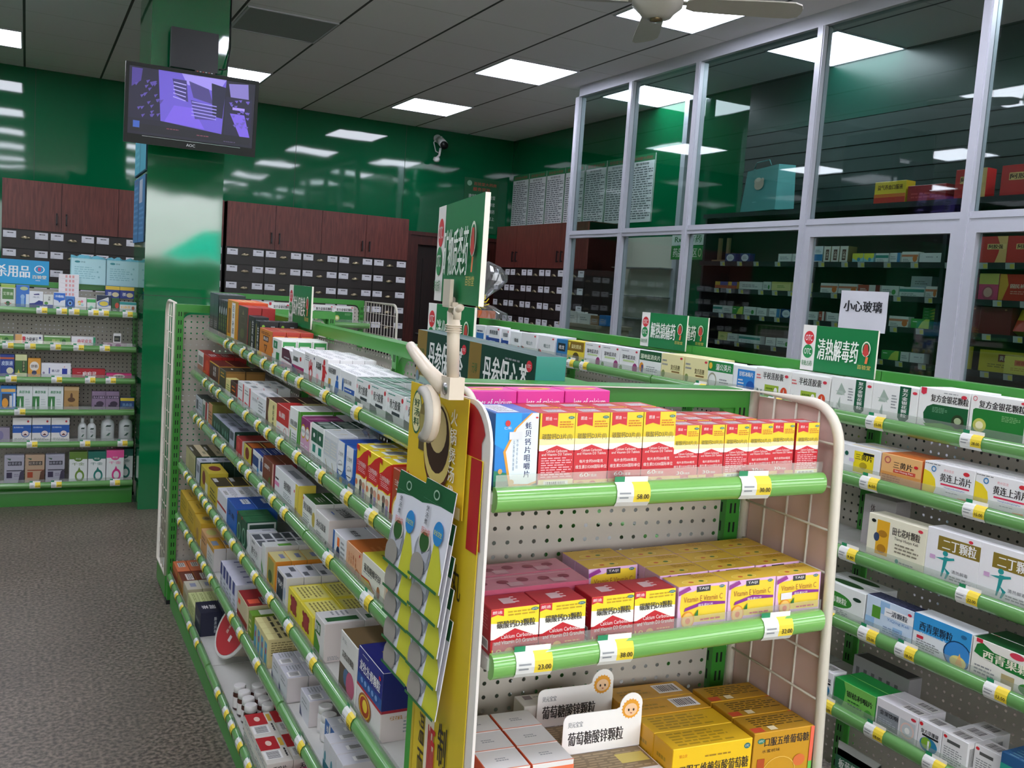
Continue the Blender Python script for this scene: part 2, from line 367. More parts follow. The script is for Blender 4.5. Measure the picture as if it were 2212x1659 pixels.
# ------------------------------------------------------------------ glass partition on the right
PXP = 4.14
mb = MB()
ys = [7.0, 6.2, 5.38, 4.24, 3.14, 2.0, .9, -.2]
root = MB(); root.box(PXP-.03, PXP+.05, -2.8, 7.0, 3.215, CEIL, ALU); root = struct(root, 'partition_wall')
for i, y in enumerate(ys):
    a = MB(); a.box(PXP-.03, PXP+.03, y, y+.055, 0, 3.215, ALU); a.box(PXP-.034, PXP-.03, y+.008, y+.022, 0, 3.215, ALU); a.box(PXP+.03, PXP+.05, y+.015, y+.04, 0, 3.215, ALU); a.build('post', root)
    if i:
        a = MB(); a.box(PXP-.025, PXP+.03, y+.055, ys[i-1], 2.035, 2.095, ALU); a.box(PXP-.03, PXP-.02, y+.055, ys[i-1], 2.06, 2.072, ALU); a.build('cross_rail', root)
        if i >= 4:
            a = MB(); a.box(PXP-.028, PXP+.02, y+.055, y+.1, .1, 2.035, ALU); a.box(PXP-.028, PXP+.02, ys[i-1]-.045, ys[i-1], .1, 2.035, ALU); a.box(PXP-.028, PXP+.02, y+.1, ys[i-1]-.045, 1.99, 2.035, ALU); a.build('sash', root)
        for z0, z1 in ((.0, 2.035), (2.095, 3.215)):
            g = MB(); g.box(PXP, PXP+.006, y+.055, ys[i-1], z0, z1, glassy('partition_glass', 'dfe9e6', 1.15)); g.build('glass_pane', root)
# inner cross partition seen through the glass
mb = MB(); mb.box(4.2, XR, 6.55, 6.6, 0, CEIL, WALLG) if False else mb.box(4.92, 4.98, 6.55, 6.61, 0, CEIL, ALU)
struct(mb, 'trim_2')
# white cabinet niche wall behind the glass
NW = flat('white_niche_board', 'c9c5b8', .5)

# ------------------------------------------------------------------ dark doorway in the rear wall
FRW = wood('door_frame_wood', '3a1714', '4f211b')
mb = MB()
for q in ((3.76, 3.88, 0, 2.12), (4.78, 4.9, 0, 2.12), (3.88, 4.78, 2.0, 2.12)): mb.box(q[0], q[1], YB-.14, YB-.01, q[2], q[3], FRW)
for q in ((3.74, 3.78, 0, 2.14), (4.88, 4.92, 0, 2.14), (3.78, 4.88, 2.1, 2.14)): mb.box(q[0], q[1], YB-.16, YB-.13, q[2], q[3], FRW)
o = struct(mb, 'door_1'); a = MB(); a.box(3.88, 4.78, YB-.05, YB-.012, 0, 2.0, wood('door_leaf_wood', '160c0b', '22110e')); a.box(3.98, 4.3, YB-.06, YB-.05, 1.1, 1.85, wood('door_leaf_wood', '', '') ); a.box(4.38, 4.68, YB-.06, YB-.05, 1.1, 1.85, wood('door_leaf_wood', '', '')); lf = a.build('door_leaf', o)
a = MB(); a.tube([(3.95, YB-.05, 1.0), (3.95, YB-.1, 1.0), (4.03, YB-.1, 1.0)], .008, flat('steel', 'b0b0b0', .3, 1)); a.build('door_handle', lf)

# ------------------------------------------------------------------ herb cabinets
MAH = wood('mahogany_laminate', '54262280'[:6], '6e352e')
DRW = flat('dark_drawer_laminate', '241c1b', .35, var=.12, scale=12)
BRASS = flat('antique_brass', '8a7f68', .28, .9)
def drawer_proto():
    a = MB(); w, h = .376, .158
    a.box(0, w, -.018, 0, 0, h, DRW)
    d = a.build('drawer'); out = [d]
    for x in (.008, w-.112):
        c = MB(); ops_on(c, (x, -.0185, h-.066), (.104, 0, 0), (0, 0, .06), (0, -1, 0), 'R 0 0 1 1 d9d8de|L .3 .55 .9 .85 1 k|R .04 .04 .3 .3 c9c9cf'); out.append(c.build('label_card', d))
    c = MB(); n = 10
    vs = []; R_ = .042
    for i in range(n+1):
        an = PI*i/n
        for j in range(5):
            bt = PI/2*j/4; vs.append((w/2+R_*math.cos(an), -.018-.022*math.sin(an)*math.sin(bt+.3), h*.56+.026*math.sin(an)*math.cos(bt)))
    fs = [(i*5+j, (i+1)*5+j, (i+1)*5+j+1, i*5+j+1) for i in range(n) for j in range(4)]
    c.mesh(vs, fs, BRASS, True); out.append(c.build('cup_handle', d))
    return out
def copy_tree(o, parent=None):
    c = o.copy(); COL.objects.link(c); c.parent = parent
    for ch in o.children: copy_tree(ch, c)
    return c
def cabinet(label, loc, rz, wdt, dep, nd, nc, nr):
    t = thing('herb_cabinet', label, 'cabinet', loc, rz, 'herb drawer cabinets')
    a = MB(); a.box(0, wdt, .0, dep, 0, 2.24, DRW); a.box(0, wdt, .001, dep, 1.80, 2.245, MAH); a.build('body', t)
    dw = wdt/nd
    for i in range(nd):
        a = MB(); a.box(i*dw+.002, (i+1)*dw-.002, -.02, 0, 1.802, 2.242, MAH)
        d = a.build('door', t); a = MB(); x = (i+1)*dw-.045 if i % 2 == 0 else i*dw+.035
        a.box(x, x+.012, -.045, -.035, 1.86, 1.97, BLACKP); a.box(x+.001, x+.011, -.045, -.02, 1.865, 1.875, BLACKP); a.box(x+.001, x+.011, -.045, -.02, 1.955, 1.965, BLACKP); a.build('handle', d)
    cw = wdt/nc; pr = drawer_proto(); first = True
    for c in range(nc):
        for r_ in range(nr):
            d = pr[0] if first else copy_tree(pr[0], t)
            d.parent = t; first = False
            d.location = (c*cw+.004, 0, 1.632-r_*.1655)
            d.scale = ((cw-.008)/.376, 1, 1)
cabinet('dark herb drawer cabinet with reddish doors, between pillar and doorway', (1.75, 9.65, 0), 0, 1.905, .39, 4, 5, 6)
cabinet('dark herb drawer cabinet with reddish doors, left of the green pillar', (-.2, 9.65, 0), 0, 1.92, .39, 4, 5, 6)
cabinet('dark herb drawer cabinet under the row of white notices', (4.62, 9.4, 0), -PI/2, 1.9, .4, 4, 5, 6)
# glass shelf unit beyond the partition
t = thing('shelf_unit', 'pale shelf unit with thin glass shelves behind the partition', 'shelf unit', (4.98, 7.45, 0), -PI/2)
a = MB(); a.box(0, .9, 0, .06, .2, 2.12, NW); a.build('back_panel', t)
for z in (1.83, 1.58, 1.38, 1.2):
    a = MB(); a.box(.12, .86, -.2, -.001, z, z+.008, glassy('shelf_glass', '9fb0ac', .6, .25)); a.build('glass_shelf', t)

# ------------------------------------------------------------------ retail racks
def extr(mb, prof, x0, x1, z0, z1, y, mat, sgn=1, smooth=True):
    vs = [(x0, y-sgn*d, z0+z) for d, z in prof]+[(x1, y-sgn*d, z1+z) for d, z in prof]; n = len(prof)
    mb.mesh(vs, [(i, i+1, n+i+1, n+i) for i in range(n-1)], mat, smooth)
LIPP = [(-.004, .0), (.006, .0), (.012, -.003), (.0165, -.010), (.0175, -.019), (.0155, -.028), (.010, -.035), (.004, -.038), (-.004, -.038)]
LIPO = [(.0072, .0014), (.0135, -.0022), (.0178, -.010), (.0188, -.019), (.0166, -.029), (.0105, -.0365)]
def shelf(t, x0, x1, yf, yb, z, slope=0, lipmat=None, sgn=1, tags=(), guard=True, bright=None, name='shelf'):
    dz = slope*(x1-x0); z0 = z; z1 = z+dz
    a = MB(); ya, yb_ = (yf+.002, yb) if sgn > 0 else (yb, yf-.002)
    a.box(x0, x1, min(ya, yb_), max(ya, yb_), z0-.026, z0-.008, DECK, dz)
    for xx in (x0+.004, x1-.006):
        zz = z0+slope*(xx-x0)-.026; yl = yf+sgn*.02
        a.mesh([(xx, yb, zz), (xx, yb, zz-.035), (xx, yl, zz-.006), (xx, yl, zz), (xx+.002, yb, zz), (xx+.002, yb, zz-.035), (xx+.002, yl, zz-.006), (xx+.002, yl, zz)], [(0, 1, 2, 3), (7, 6, 5, 4), (0, 4, 5, 1), (1, 5, 6, 2), (2, 6, 7, 3), (3, 7, 4, 0)], DECK)
    s = a.build(name, t)
    a = MB(); extr(a, LIPP, x0+.003, x1-.003, z0, z1, yf, lipmat or LIP, sgn)
    for xx, zz in ((x0+.003, z0), (x1-.003, z1)): a.poly([(xx, yf-sgn*d, zz+q) for d, q in LIPP], lipmat or LIP)
    a.build('price_strip', s)
    if guard:
        a = MB(); a.mesh([(x0+.004, yf-sgn*.004, z0), (x1-.004, yf-sgn*.004, z1), (x1-.004, yf-sgn*.004, z1+.019), (x0+.004, yf-sgn*.004, z0+.019), (x0+.004, yf-sgn*.0028, z0), (x1-.004, yf-sgn*.0028, z1), (x1-.004, yf-sgn*.0028, z1+.019), (x0+.004, yf-sgn*.0028, z0+.019)],
                  [(0, 1, 2, 3), (7, 6, 5, 4), (3, 2, 6, 7), (0, 4, 5, 1)], GUARD); a.build('clear_guard', s)
    for i, g in enumerate(tags):
        x, price = (g if isinstance(g, tuple) else (g, None))
        a = MB(); w = .06; zz = z0+slope*(x-x0)
        pr = [(.0072, .010)]+LIPO
        for k in range(len(pr)-1):
            (d0, q0), (d1, q1) = pr[k], pr[k+1]
            def seg(xa, xb, m, e=.0004): a.mesh([(x+xa, yf-sgn*(d0+e), zz+q0), (x+xb, yf-sgn*(d0+e), zz+q0), (x+xb, yf-sgn*(d1+e), zz+q1), (x+xa, yf-sgn*(d1+e), zz+q1)], [(0, 1, 2, 3)], card(m))
            if k == 0: seg(0, .018, '1f8a5a'); seg(.018, w, 'w')
            elif k < 5: seg(0, w*.5, 'e3e3e0'); seg(w*.5, w, 'Y' if 0 else 'f2d640')
            else: seg(0, w, 'e3e3e0')
        # printed price digits on the vertical part of the tag
        a.poly([(x+.004, yf-sgn*.0196, zz-.013), (x+.024, yf-sgn*.0196, zz-.013), (x+.024, yf-sgn*.0200, zz-.0155), (x+.004, yf-sgn*.0200, zz-.0155)], card('x'))
        a.poly([(x+.004, yf-sgn*.0200, zz-.020), (x+.020, yf-sgn*.0200, zz-.020), (x+.020, yf-sgn*.0196, zz-.0225), (x+.004, yf-sgn*.0196, zz-.0225)], card('x'))
        ops_on(a, (x+.034, yf-sgn*.0203, zz-.024), (.024, 0, 0), (0, 0, .0085), (0, -sgn, 0), 'T .5 .5 .9 .9 k '+(price or random.choice(['9.80', '15.00', '12.50', '18.00', '22.00', '28.00', '6.50'])))
        a.build('price_tag', s)
    return s
def upright(t, x, y, z1, w=.032, d=.05, back=False, slots=True):
    a = MB(); a.box(x, x+w, y, y+d, .0, z1, GREEN)
    if slots:
        z = .12
        while z < z1-.04:
            for dx in (.009, .019):
                a.box(x+dx, x+dx+.004, y-.0006, y+.001, z, z+.02, SLOT); a.box(x+dx, x+dx+.004, y+d-.001, y+d+.0006, z, z+.02, SLOT)
                a.box(x-.0006, x+.001, y+.012+dx-.009, y+.016+dx-.009, z, z+.02, SLOT)
            z += .038
    a.box(x-.004, x+w+.004, y-.004, y+d+.004, 0, .02, BLACKP)
    return a.build('upright', t)
def rail(t, x0, x1, y, z1, th=.05, hh=.035):
    a = MB(); a.box(x0, x1, y, y+th, z1-hh, z1, GREEN)
    for sx, xx in ((1, x0), (-1, x1)):      # little curved gussets below the rail ends
        pts = [(xx, y+.004, z1-hh)]
        for i in range(7):
            an = PI/2*i/6; pts.append((xx+sx*(.045-.045*math.sin(an)), y+.004, z1-hh-.045+.045*math.cos(an)*1.0))
        a.poly(pts, GREEN)
    return a.build('top_rail', t)
def mesh_side(t, x, y0, y1, y2, z1, board=None, dirn=-1, fr_=.009):
    """white wire side frame: from the upright (y0) to its front edge (y1 at top, y2 at floor)"""
    a = MB(); R_ = .075; zt = z1
    fr = [(x, y0, .12), (x, y0, zt)]
    for i in range(9):
        an = PI/2*i/8; fr.append((x, y1-dirn*R_+dirn*R_*math.sin(an), zt-R_+R_*math.cos(an)))
    fr += [(x, y2, .12)]
    a.tube(fr, fr_, CREAM, 8, True); f = a.build('side_frame', t)
    g = MB(); y = y0+dirn*.06
    while (y-y1)*dirn < -.03:
        g.tube([(x, y, .12), (x, y, zt-.004)], .0022, CREAM, 5); y += dirn*.062
    z = .2
    while z < zt-.04:
        ye = y2+(y1-y2)*(z-.12)/(zt-.12)
        g.tube([(x-.003, y0, z), (x-.003, ye, z)], .0022, CREAM, 5); z += .075
    g.build('wire_grid', f)
    if board:
        pts = [(y0, .12), (y0, zt-.01)]+[(p[1], p[2]-.006) for p in fr[2:-1]]+[(y2, .12)]
        b = MB(); b.mesh([(x+.006, p[0], p[1]) for p in pts]+[(x+.010, p[0], p[1]) for p in pts], [tuple(range(len(pts)))[::-1], tuple(range(len(pts), 2*len(pts)))]+[(i, (i+1) % len(pts), len(pts)+(i+1) % len(pts), len(pts)+i) for i in range(len(pts))], flat('side_board', 'd9b9ae', .45)); b.build('side_board', f)
def peg(t, x0, x1, y, z0, z1):
    a = MB(); n = 6; r_ = .04; pts = [(x0, z0), (x1, z0)]+[(x1-r_+r_*math.cos(PI/2*i/n), z1-r_+r_*math.sin(PI/2*i/n)) for i in range(n+1)]+[(x0+r_-r_*math.sin(PI/2*i/n), z1-r_+r_*math.cos(PI/2*i/n)) for i in range(n+1)]
    a.poly([(p[0], y, p[1]) for p in pts], PEGX); a.build('pegboard', t)
ZT = 1.39
# --- centre rack: local x = 4.43 - Y, local y = X
SL = -.0175
CEN = thing('display_rack', 'long green centre rack full of cartons, running towards the pillar', 'shelf rack', (0, 4.43, 0), -PI/2)
BX = [0.0, 1.05, 2.0, 2.905]           # bay ends
for i in range(3):
    rail(CEN, BX[i]+.03, BX[i+1], .895, ZT); upright(CEN, BX[i], .895, ZT); peg(CEN, BX[i]+.035, BX[i+1]-.003, .918, .14, ZT-.045)
upright(CEN, BX[3], .895, ZT)
CSH = [(1.257, .735), (1.075, .685), (.887, .685), (.650, .642), (.415, .637), (.130, .613)]     # lip top height (mid rack), front edge
CTAG = [[.5, .62, .83, .98, 1.18, 1.33, 1.5, 1.66, 1.93, 2.21, 2.62], [.33, .5, .65, .9, 1.02, 1.17, 1.36, 1.5, 1.66, 1.86, 2.0, 2.1, 2.32, 2.5],
        [.12, .23, .3, .6, .8, 1.0, 1.12, 1.25, 1.45, 1.6, 1.75, 2.0, 2.2, 2.5], [.2, .3, .45, .6, .7, .8, .95, 1.1, 1.25, 1.4, 1.6, 1.8, 2.02, 2.25, 2.55],
        [.1, .3, .42, .62, .75, .9, 1.05, 1.3, 1.45, 1.7, 1.95, 2.2, 2.4, 2.7], [.1, .25, .4, .62, .8, 1.0, 1.25, 1.4, 1.5, 1.62, 1.75, 1.9]]
for (z, yf), tg in zip(CSH, CTAG):
    for i in range(3):
        x0, x1 = BX[i]+.01, BX[i+1]+.005
        shelf(CEN, x0, x1, yf, .893, z+SL*(x0-1.43)*1, SL, tags=[q for q in tg if x0 < q < x1-.06])
for z in (1.25, 1.05, .85, .6, .3):
    for i in range(3): shelf(CEN, BX[i]+.01, BX[i+1]+.005, 1.14, .945, z, 0, sgn=-1, guard=False, name='shelf')
a = MB(); a.box(0.02, 2.92, .63, .66, 0, .085, GREEN); a.box(.02, 2.92, .66, 1.12, 0, .02, GREEND); extr(a, [(.0, .085), (.012, .08), (.018, .06), (.018, .0)], .02, 2.92, .0, .0, .63, GREEN); a.build('kick_panel', CEN)
# --- near end display, turned very slightly
CAPA = math.radians(-4.2)
CAP = thing('end_display', 'near end display of the centre rack with wire mesh sides', 'shelf rack', (.925, 1.2, 0), CAPA)
upright(CAP, .285, .225, ZT); upright(CAP, -.305, .225, ZT)
rail(CAP, -.273, .285, .225, ZT); peg(CAP, -.27, .282, .24, .1, ZT-.045)
a = MB(); a.box(-.30, .315, .21, .274, ZT, ZT+.002, flat('cap_card', 'd9d6cc', .5)); a.box(-.30, .29, .215, .27, ZT+.002, ZT+.003, GREEN); a.build('top_cover', CAP)
mesh_side(CAP, .325, .22, -.02, -.075, ZT, True); mesh_side(CAP, -.3145, .22, .05, .0, ZT, fr_=.006)
for z, yf, tg, sl_ in ((1.259, .0, [(-.105, '58.00'), (.13, '30.00')], .025), (1.014, -.03, [(-.27, '23.00'), (-.13, '38.00'), (.18, '32.00')], .04), (.735, -.05, [], 0), (.45, -.06, [], 0), (.16, -.06, [], 0)):
    shelf(CAP, -.308, .312, yf, .222, z, sl_, LIPC, tags=tg)
# --- far end display (seen from behind)
FAR = thing('end_display', 'far end display of the centre rack beside the pillar', 'shelf rack', (.97, 4.497, 0), PI)
upright(FAR, -.365, 0, ZT); upright(FAR, .335, 0, ZT)
rail(FAR, -.333, .335, 0, ZT); peg(FAR, -.333, .335, .02, .1, ZT-.045)
mesh_side(FAR, .367, -.01, -.26, -.31, ZT+.005)
a = MB(); a.box(-.34, .36, -.3, -.02, .1, .12, DECK); a.box(-.34, .36, -.31, -.28, 0, .1, GREEND); a.box(.36, .372, -.30, 0.0, .02, .12, GREEN); a.build('base', FAR)
for z in (1.22, .95, .65, .35):
    shelf(FAR, -.33, .33, -.24, -.003, z, guard=False)
# --- right rack: local x = 4.75 - Y, local y = X
RGT = thing('display_rack', 'long green right rack of cold remedies below the glass partition', 'shelf rack', (0, 4.75, 0), -PI/2)
RB = [0, .99, 1.87, 2.765, 3.66, 4.55]
RSH = [(1.274, 2.105), (1.115, 2.05), (.915, 2.02), (.732, 1.99), (.50, 1.97), (.14, 1.95)]
RTAG = [[1.25, 1.36, 2.13, 2.33, 2.5, 2.6, 2.9, 3.2], [2.95, 3.27], [2.93, 3.3], [2.9, 3.05, 3.17, 3.42], [2.95, 3.12, 3.3], [3.0]]
for i in range(5):
    rail(RGT, RB[i]+.03, RB[i+1], 2.25, ZT); upright(RGT, RB[i], 2.25, ZT); peg(RGT, RB[i]+.035, RB[i+1]-.003, 2.274, .14, ZT-.045)
for (z, yf), tg in zip(RSH, RTAG):
    for i in range(5):
        x0, x1 = RB[i]+.005, RB[i+1]+.003
        shelf(RGT, x0, x1, yf, 2.248, z, tags=[q for q in tg if x0 < q < x1-.06])
a = MB(); a.box(.02, 4.5, 1.97, 2.0, 0, .095, GREEN); a.build('kick_panel', RGT)
# --- rear rack along the cross aisle, on both sides of the pillar
def rear(label, x0, x1, tagsets, mesh=None):
    t = thing('display_rack', label, 'shelf rack', (0, 0, 0), 0)
    nb = max(1, round((x1-x0)/1.0)); w = (x1-x0)/nb
    for i in range(nb):
        rail(t, x0+i*w+.03, x0+(i+1)*w, 6.72, 1.405); upright(t, x0+i*w, 6.72, 1.405); peg(t, x0+i*w+.035, x0+(i+1)*w-.003, 6.735, .14, 1.36)
        for (z, yf), tg in zip([(1.25, 6.47), (1.028, 6.46), (.824, 6.46), (.621, 6.46), (.417, 6.46), (.164, 6.44)], tagsets):
            shelf(t, x0+i*w+.005, x0+(i+1)*w-.002, yf, 6.718, z, tags=[q for q in tg if x0+i*w < q < x0+(i+1)*w-.06])
    upright(t, x1, 6.72, 1.405)
    a = MB(); a.box(x0, x1, 6.52, 6.55, 0, .125, GREEN); extr(a, [(.0, .12), (.015, .11), (.02, .08), (.02, .0)], x0, x1, 0, 0, 6.52, GREEN); a.build('kick_panel', t)
    return t
rear('green shelf rack with disinfectants, left of the pillar', -1.36, .64, [[.06, .17, .24, .35, .41, .55, .6], [-.12, .0, .14, .27, .42], [-.1, .15, .34, .46], [-.05], [.02, .32, .54], [.04, .16, .5]])
RR2 = rear('green shelf rack between the pillar and the far herb cabinet', 1.13, 2.2, [[], [], [], [], [], []])
mesh_side(RR2, 2.245, 6.72, 6.05, 6.0, 1.4)
# --- dispensary shelving behind the glass: local x = 6.0 - Y, local y = X
DSH = flat('dark_shelf', '26262a', .4)
DIS = thing('dispensary_shelving', 'dark dispensary shelving behind the glass partition', 'shelf unit', (0, 6.0, 0), -PI/2)
a = MB(); a.box(0, 8, 5.03, 5.055, .1, 2.25, BROWNW)
a.build('back_panel', DIS)
for x in (.0, 2.205, 4.4, 6.5):
    a = MB(); a.box(x, x+.025, 4.76, 5.03, .1, 2.24, DSH); a.build('side_panel', DIS)
for z in (2.255, 1.89, 1.685, 1.497, 1.29, 1.05, .8):
    a = MB(); a.box(0, 8, 4.745, 5.03, z-.022, z-.004, DSH); a.box(0, 8, 4.735, 4.747, z-.034, z, DSH); s_ = a.build('shelf', DIS)
    if z < 1.9:
        x = .2+random.random()*.1
        while x < 3.3:
            c = MB(); ops_on(c, (x, 4.734, z-.036), (.055, 0, 0), (0, -.006, .034), (0, -1, 0), 'R 0 0 1 1 b9bcbc|R .5 .1 .95 .8 d5c95a'); c.build('price_tag', s_); x += random.uniform(.13, .24)

# ================================================================== GOODS
# key: name, width, height, depth, description, base colour, front, top, side (prints), colour of top, colour of sides
PR = {}
def D(key, name, w, h, d, desc, base, front='', top='', side='', topc=None, sidec=None): PR[key] = (name, w, h, d, desc, base, front, top, side, topc, sidec)
BC = 'B .25 .25 .75 .75'
# -- centre rack, top shelf
D('a1', 'tonic_carton', .104, .177, .115, 'tall dark grey-green carton', '2f3a38', 'R .0 .45 1 1 3b5550|R .1 .1 .9 .4 4a443c|L .2 .15 .8 .35 4 x', 'L .2 .2 .8 .8 4 x')
D('a2', 'tonic_carton', .046, .16, .1, 'slim black carton with pale leaf emblem', '26282b', 'E .5 .72 .25 .1 s|V .5 .4 .35 .45 l 本草强身|E .5 .1 .2 .04 Y', 'L .2 .2 .8 .8 4 x')
D('a3', 'tonic_carton', .225, .17, .115, 'orange carton with white vertical title strip', 'd99a1e', 'R .42 .12 .72 .95 w|V .57 .55 .16 .7 k 百年补酒|R .1 .2 .32 .8 8a5a20|L .2 .03 .7 .09 1 n', 'L .2 .2 .8 .8 3 e|R .0 .0 .05 1 r', '', 'e0672a', 'd6501f')
D('a4', 'tonic_carton', .178, .16, .05, 'brown-green carton with a small pagoda seal', '4d4536', 'P 8a7a55 .4 .8 .5 .92 .6 .8|R .25 .58 .75 .76 5e5642|R .3 .6 .7 .74 4a4230|E .5 .35 .22 .12 5c6238', '', '', 'b02a2a', 'b02a2a')
D('a5', 'tablet_carton', .118, .134, .05, 'black carton with white vertical writing', '15181c', 'V .7 .5 .22 .8 w 生发丸养|R .25 .15 .4 .85 5c5a20', '', '')
D('a6', 'tablet_carton', .07, .125, .068, 'black carton reading hair growth tablets', '14191c', 'R .15 .1 .35 .9 7d7a2c|V .7 .5 .3 .7 w 生发片', 'L .2 .3 .8 .7 2 s', 'E .2 .85 .08 .05 l|L .6 .82 .85 .88 1 s|T .5 .5 .72 .2 w 生发片')
D('a7', 'tea_carton', .195, .105, .046, 'orange carton with brown arrow badge', 'd8822c', 'R .3 .6 .72 .78 5a2c1e|T .5 .69 .34 .12 w 养心茶|P 6a3a1e .38 .5 .64 .5 .5 .2|P d8822c .45 .45 .57 .45 .5 .3|L .15 .82 .85 .92 2 n', '', 'R .12 .12 .88 .86 f29a4a', 'a83a24', 'b03424')
D('a8', 'capsule_carton', .128, .088, .05, 'white carton with two green blocks', 'ecebe6', 'R .12 .62 .55 .9 2f8a5a|T .33 .76 .14 .14 w 鹤|R .45 .1 .8 .5 2f8a4a|R .0 .4 .12 .6 o', '', 'R .08 .05 .92 .95 3f9a50|R .18 .1 .82 .8 w', 'e6e6e0', 'e6e6e0')
D('a9', 'capsule_carton', .132, .067, .05, 'white carton with a maroon slanted corner', 'ece9ea', 'P 5a2440 0 .5 0 1 .7 1 1 .55 1 .4|L .25 .52 .9 .66 1 s|R 0 0 1 .36 e6bccb', BC, BC)
D('aa', 'capsule_carton', .14, .076, .034, 'white carton with a pink and navy foot', 'f0eff0', 'R 0 0 1 .4 b02a6a|P 2a3474 0 0 0 .4 .6 .1 .4 0|T .3 .65 .42 .2 k 消痛贴|E .72 .72 .06 .09 r', 'L .1 .2 .9 .8 3 x', '')
D('ab', 'capsule_carton', .12, .084, .034, 'white carton with a red hand drawing', 'f2f0f0', 'E .62 .3 .16 .3 r|E .62 .34 .09 .12 w|R .44 .4 .5 .72 r|R .56 .45 .62 .8 r|R .68 .42 .74 .72 r|L .1 .7 .45 .9 3 x|E .9 .88 .04 .05 B', 'L .1 .2 .9 .8 3 x', '')
D('ac', 'capsule_carton', .12, .086, .034, 'white carton with a red running figure', 'f2f0f0', 'E .72 .86 .08 .1 r|P d51f2c .6 .75 .82 .75 .86 .4 .8 .36 .78 .0 .68 .0 .7 .35 .62 .02 .52 .04 .6 .4|P d51f2c .55 .7 .95 .5 .97 .56 .6 .8|T .27 .68 .44 .24 k 风湿痛|E .2 .25 .12 .16 q', 'L .1 .2 .9 .8 3 x', '')
D('ad', 'capsule_carton', .115, .076, .034, 'white carton with a blue running figure', 'f0f0f0', 'E .8 .62 .07 .1 b|P 2a6ac0 .7 .52 .9 .52 .95 .2 .82 .05 .7 .0 .62 .1|R .1 .1 .3 .5 d8a040|R .16 .12 .28 .3 b|T .38 .8 .6 .2 k 布洛芬缓释', 'L .1 .2 .9 .8 3 x', '')
D('ae', 'capsule_carton', .132, .074, .034, 'white carton with a blue band', 'f2f2f3', 'R .3 .28 .95 .46 2a5ab0|L .34 .32 .9 .42 1 w|T .5 .66 .5 .16 x 双氯芬酸|E .2 .5 .05 .25 b|L .4 .1 .9 .2 1 x', 'L .1 .2 .9 .8 3 x', '')
D('af', 'capsule_carton', .113, .072, .028, 'white 骨力胶囊 carton', 'f0f0ee', 'T .5 .62 .6 .3 k 骨力胶囊|E .9 .84 .055 .08 r|E .1 .7 .05 .08 q|P 123a2c 0 0 0 .32 .4 .26 .52 .0|R .35 .3 .8 .4 3a4247|L .1 .88 .6 .95 1 t', 'P 7aa08c .1 .2 .6 .2 .8 .8 .3 .8', '', '12503a')
# -- centre rack, second shelf
D('b1', 'tonic_carton', .15, .1, .05, 'white carton with grey picture and red side', 'e8e4e0', 'R .12 .45 .9 .8 8c8c86|R 0 0 1 .4 b07a66', '', '', '9a2a26', 'b8231f')
D('b2', 'tonic_carton', .15, .1, .05, 'glossy red carton', 'b8241f', 'E .6 .5 .3 .3 d8482c|L .1 .1 .5 .3 2 Y', 'L .2 .2 .8 .8 3 w', '', '8a1c1c')
D('b3', 'tea_carton', .225, .088, .06, 'brown carton with gold edges and white writing', '4a2620', 'R 0 .94 1 1 Y|R .94 0 1 1 c08a3a|V .45 .62 .1 .5 w 参茸|V .6 .62 .1 .5 w 酒茶', '', 'R .1 .1 .9 .9 7a5a30', '6a2018', 'b07a34')
D('b4', 'tea_carton', .132, .085, .075, 'olive carton with wide gold side', '3e3c28', 'L .2 .6 .8 .9 2 Y', 'L .3 .4 .6 .6 1 W', 'R .04 .04 .96 .9 a87a3c', '3a3322', '8a6430')
D('b5', 'tablet_carton', .09, .062, .04, 'small cream carton with olive lettering', 'e2d88e', 'L .2 .3 .9 .7 3 u')
D('b6', 'tablet_carton', .13, .066, .045, 'dark brown carton with a red edge', '3e211c', 'R .85 0 1 1 b52020|L .2 .4 .7 .8 2 o')
D('b7', 'tablet_carton', .108, .082, .045, 'white carton with red stripe and curl', 'efefee', 'R .84 0 1 1 r|L .15 .6 .75 .85 2 x|P d51f2c .2 .3 .7 .25 .7 .22 .2 .2', 'R .3 .3 .8 .7 9aa0a4', '', 'efefee')
D('b8', 'tablet_carton', .23, .078, .035, 'wide white carton with small red dots', 'eeeef0', 'T .3 .7 .36 .14 x 复方丹参片|E .48 .85 .02 .05 r|L .55 .3 .85 .8 4 x|R .0 .0 .5 .05 q|E .93 .5 .015 .04 k', 'R .3 .3 .7 .7 aeb4b8')
D('b9', 'tonic_carton', .14, .09, .045, 'brown and cream carton with black vertical marks', 'e9dc9a', 'P 5a2c18 0 0 0 1 .3 1 .2 .5 .32 0|V .72 .5 .14 .8 k 参杞补肾', '', '', '4a261c')
D('bb', 'tablet_carton', .15, .094, .07, 'white carton with a red upper half', 'f0eeec', 'R 0 .42 1 1 c8282a|T .45 .7 .5 .18 w 稳心颗粒|L .1 .1 .45 .3 2 q|O .75 .2 .12 .16 e08080', 'R .5 .3 .95 .9 9a9ca0', '', 'c8282a', 'e8d0cc')
D('bc', 'tablet_carton', .114, .11, .095, 'white carton with leaf and bright green edge', 'f2f2f0', 'T .42 .6 .66 .16 k 单硝山梨酯|R .02 .46 .74 .5 e9dc9a|E .14 .22 .05 .18 u|L .3 .08 .75 .36 4 x|P 4ea02c .8 0 .86 1 1 1 1 0', 'L .2 .3 .8 .6 2 x', 'R 0 .92 1 1 4ea02c|R 0 0 .08 1 4ea02c', 'f2f2f0')
D('bd', 'tablet_carton', .05, .1, .1, 'slim purple carton with yellow-ringed emblem', '8c2a6e', 'R 0 0 1 .55 d9a6c4|E .5 .62 .42 .2 Y|E .5 .62 .4 .15 w|T .5 .62 .7 .08 B 钙尔奇|L .1 .05 .9 .3 3 w', '', 'B .1 .05 .4 .35|L .1 .4 .9 .95 8 x', '8c2a6e', 'f0dde0')
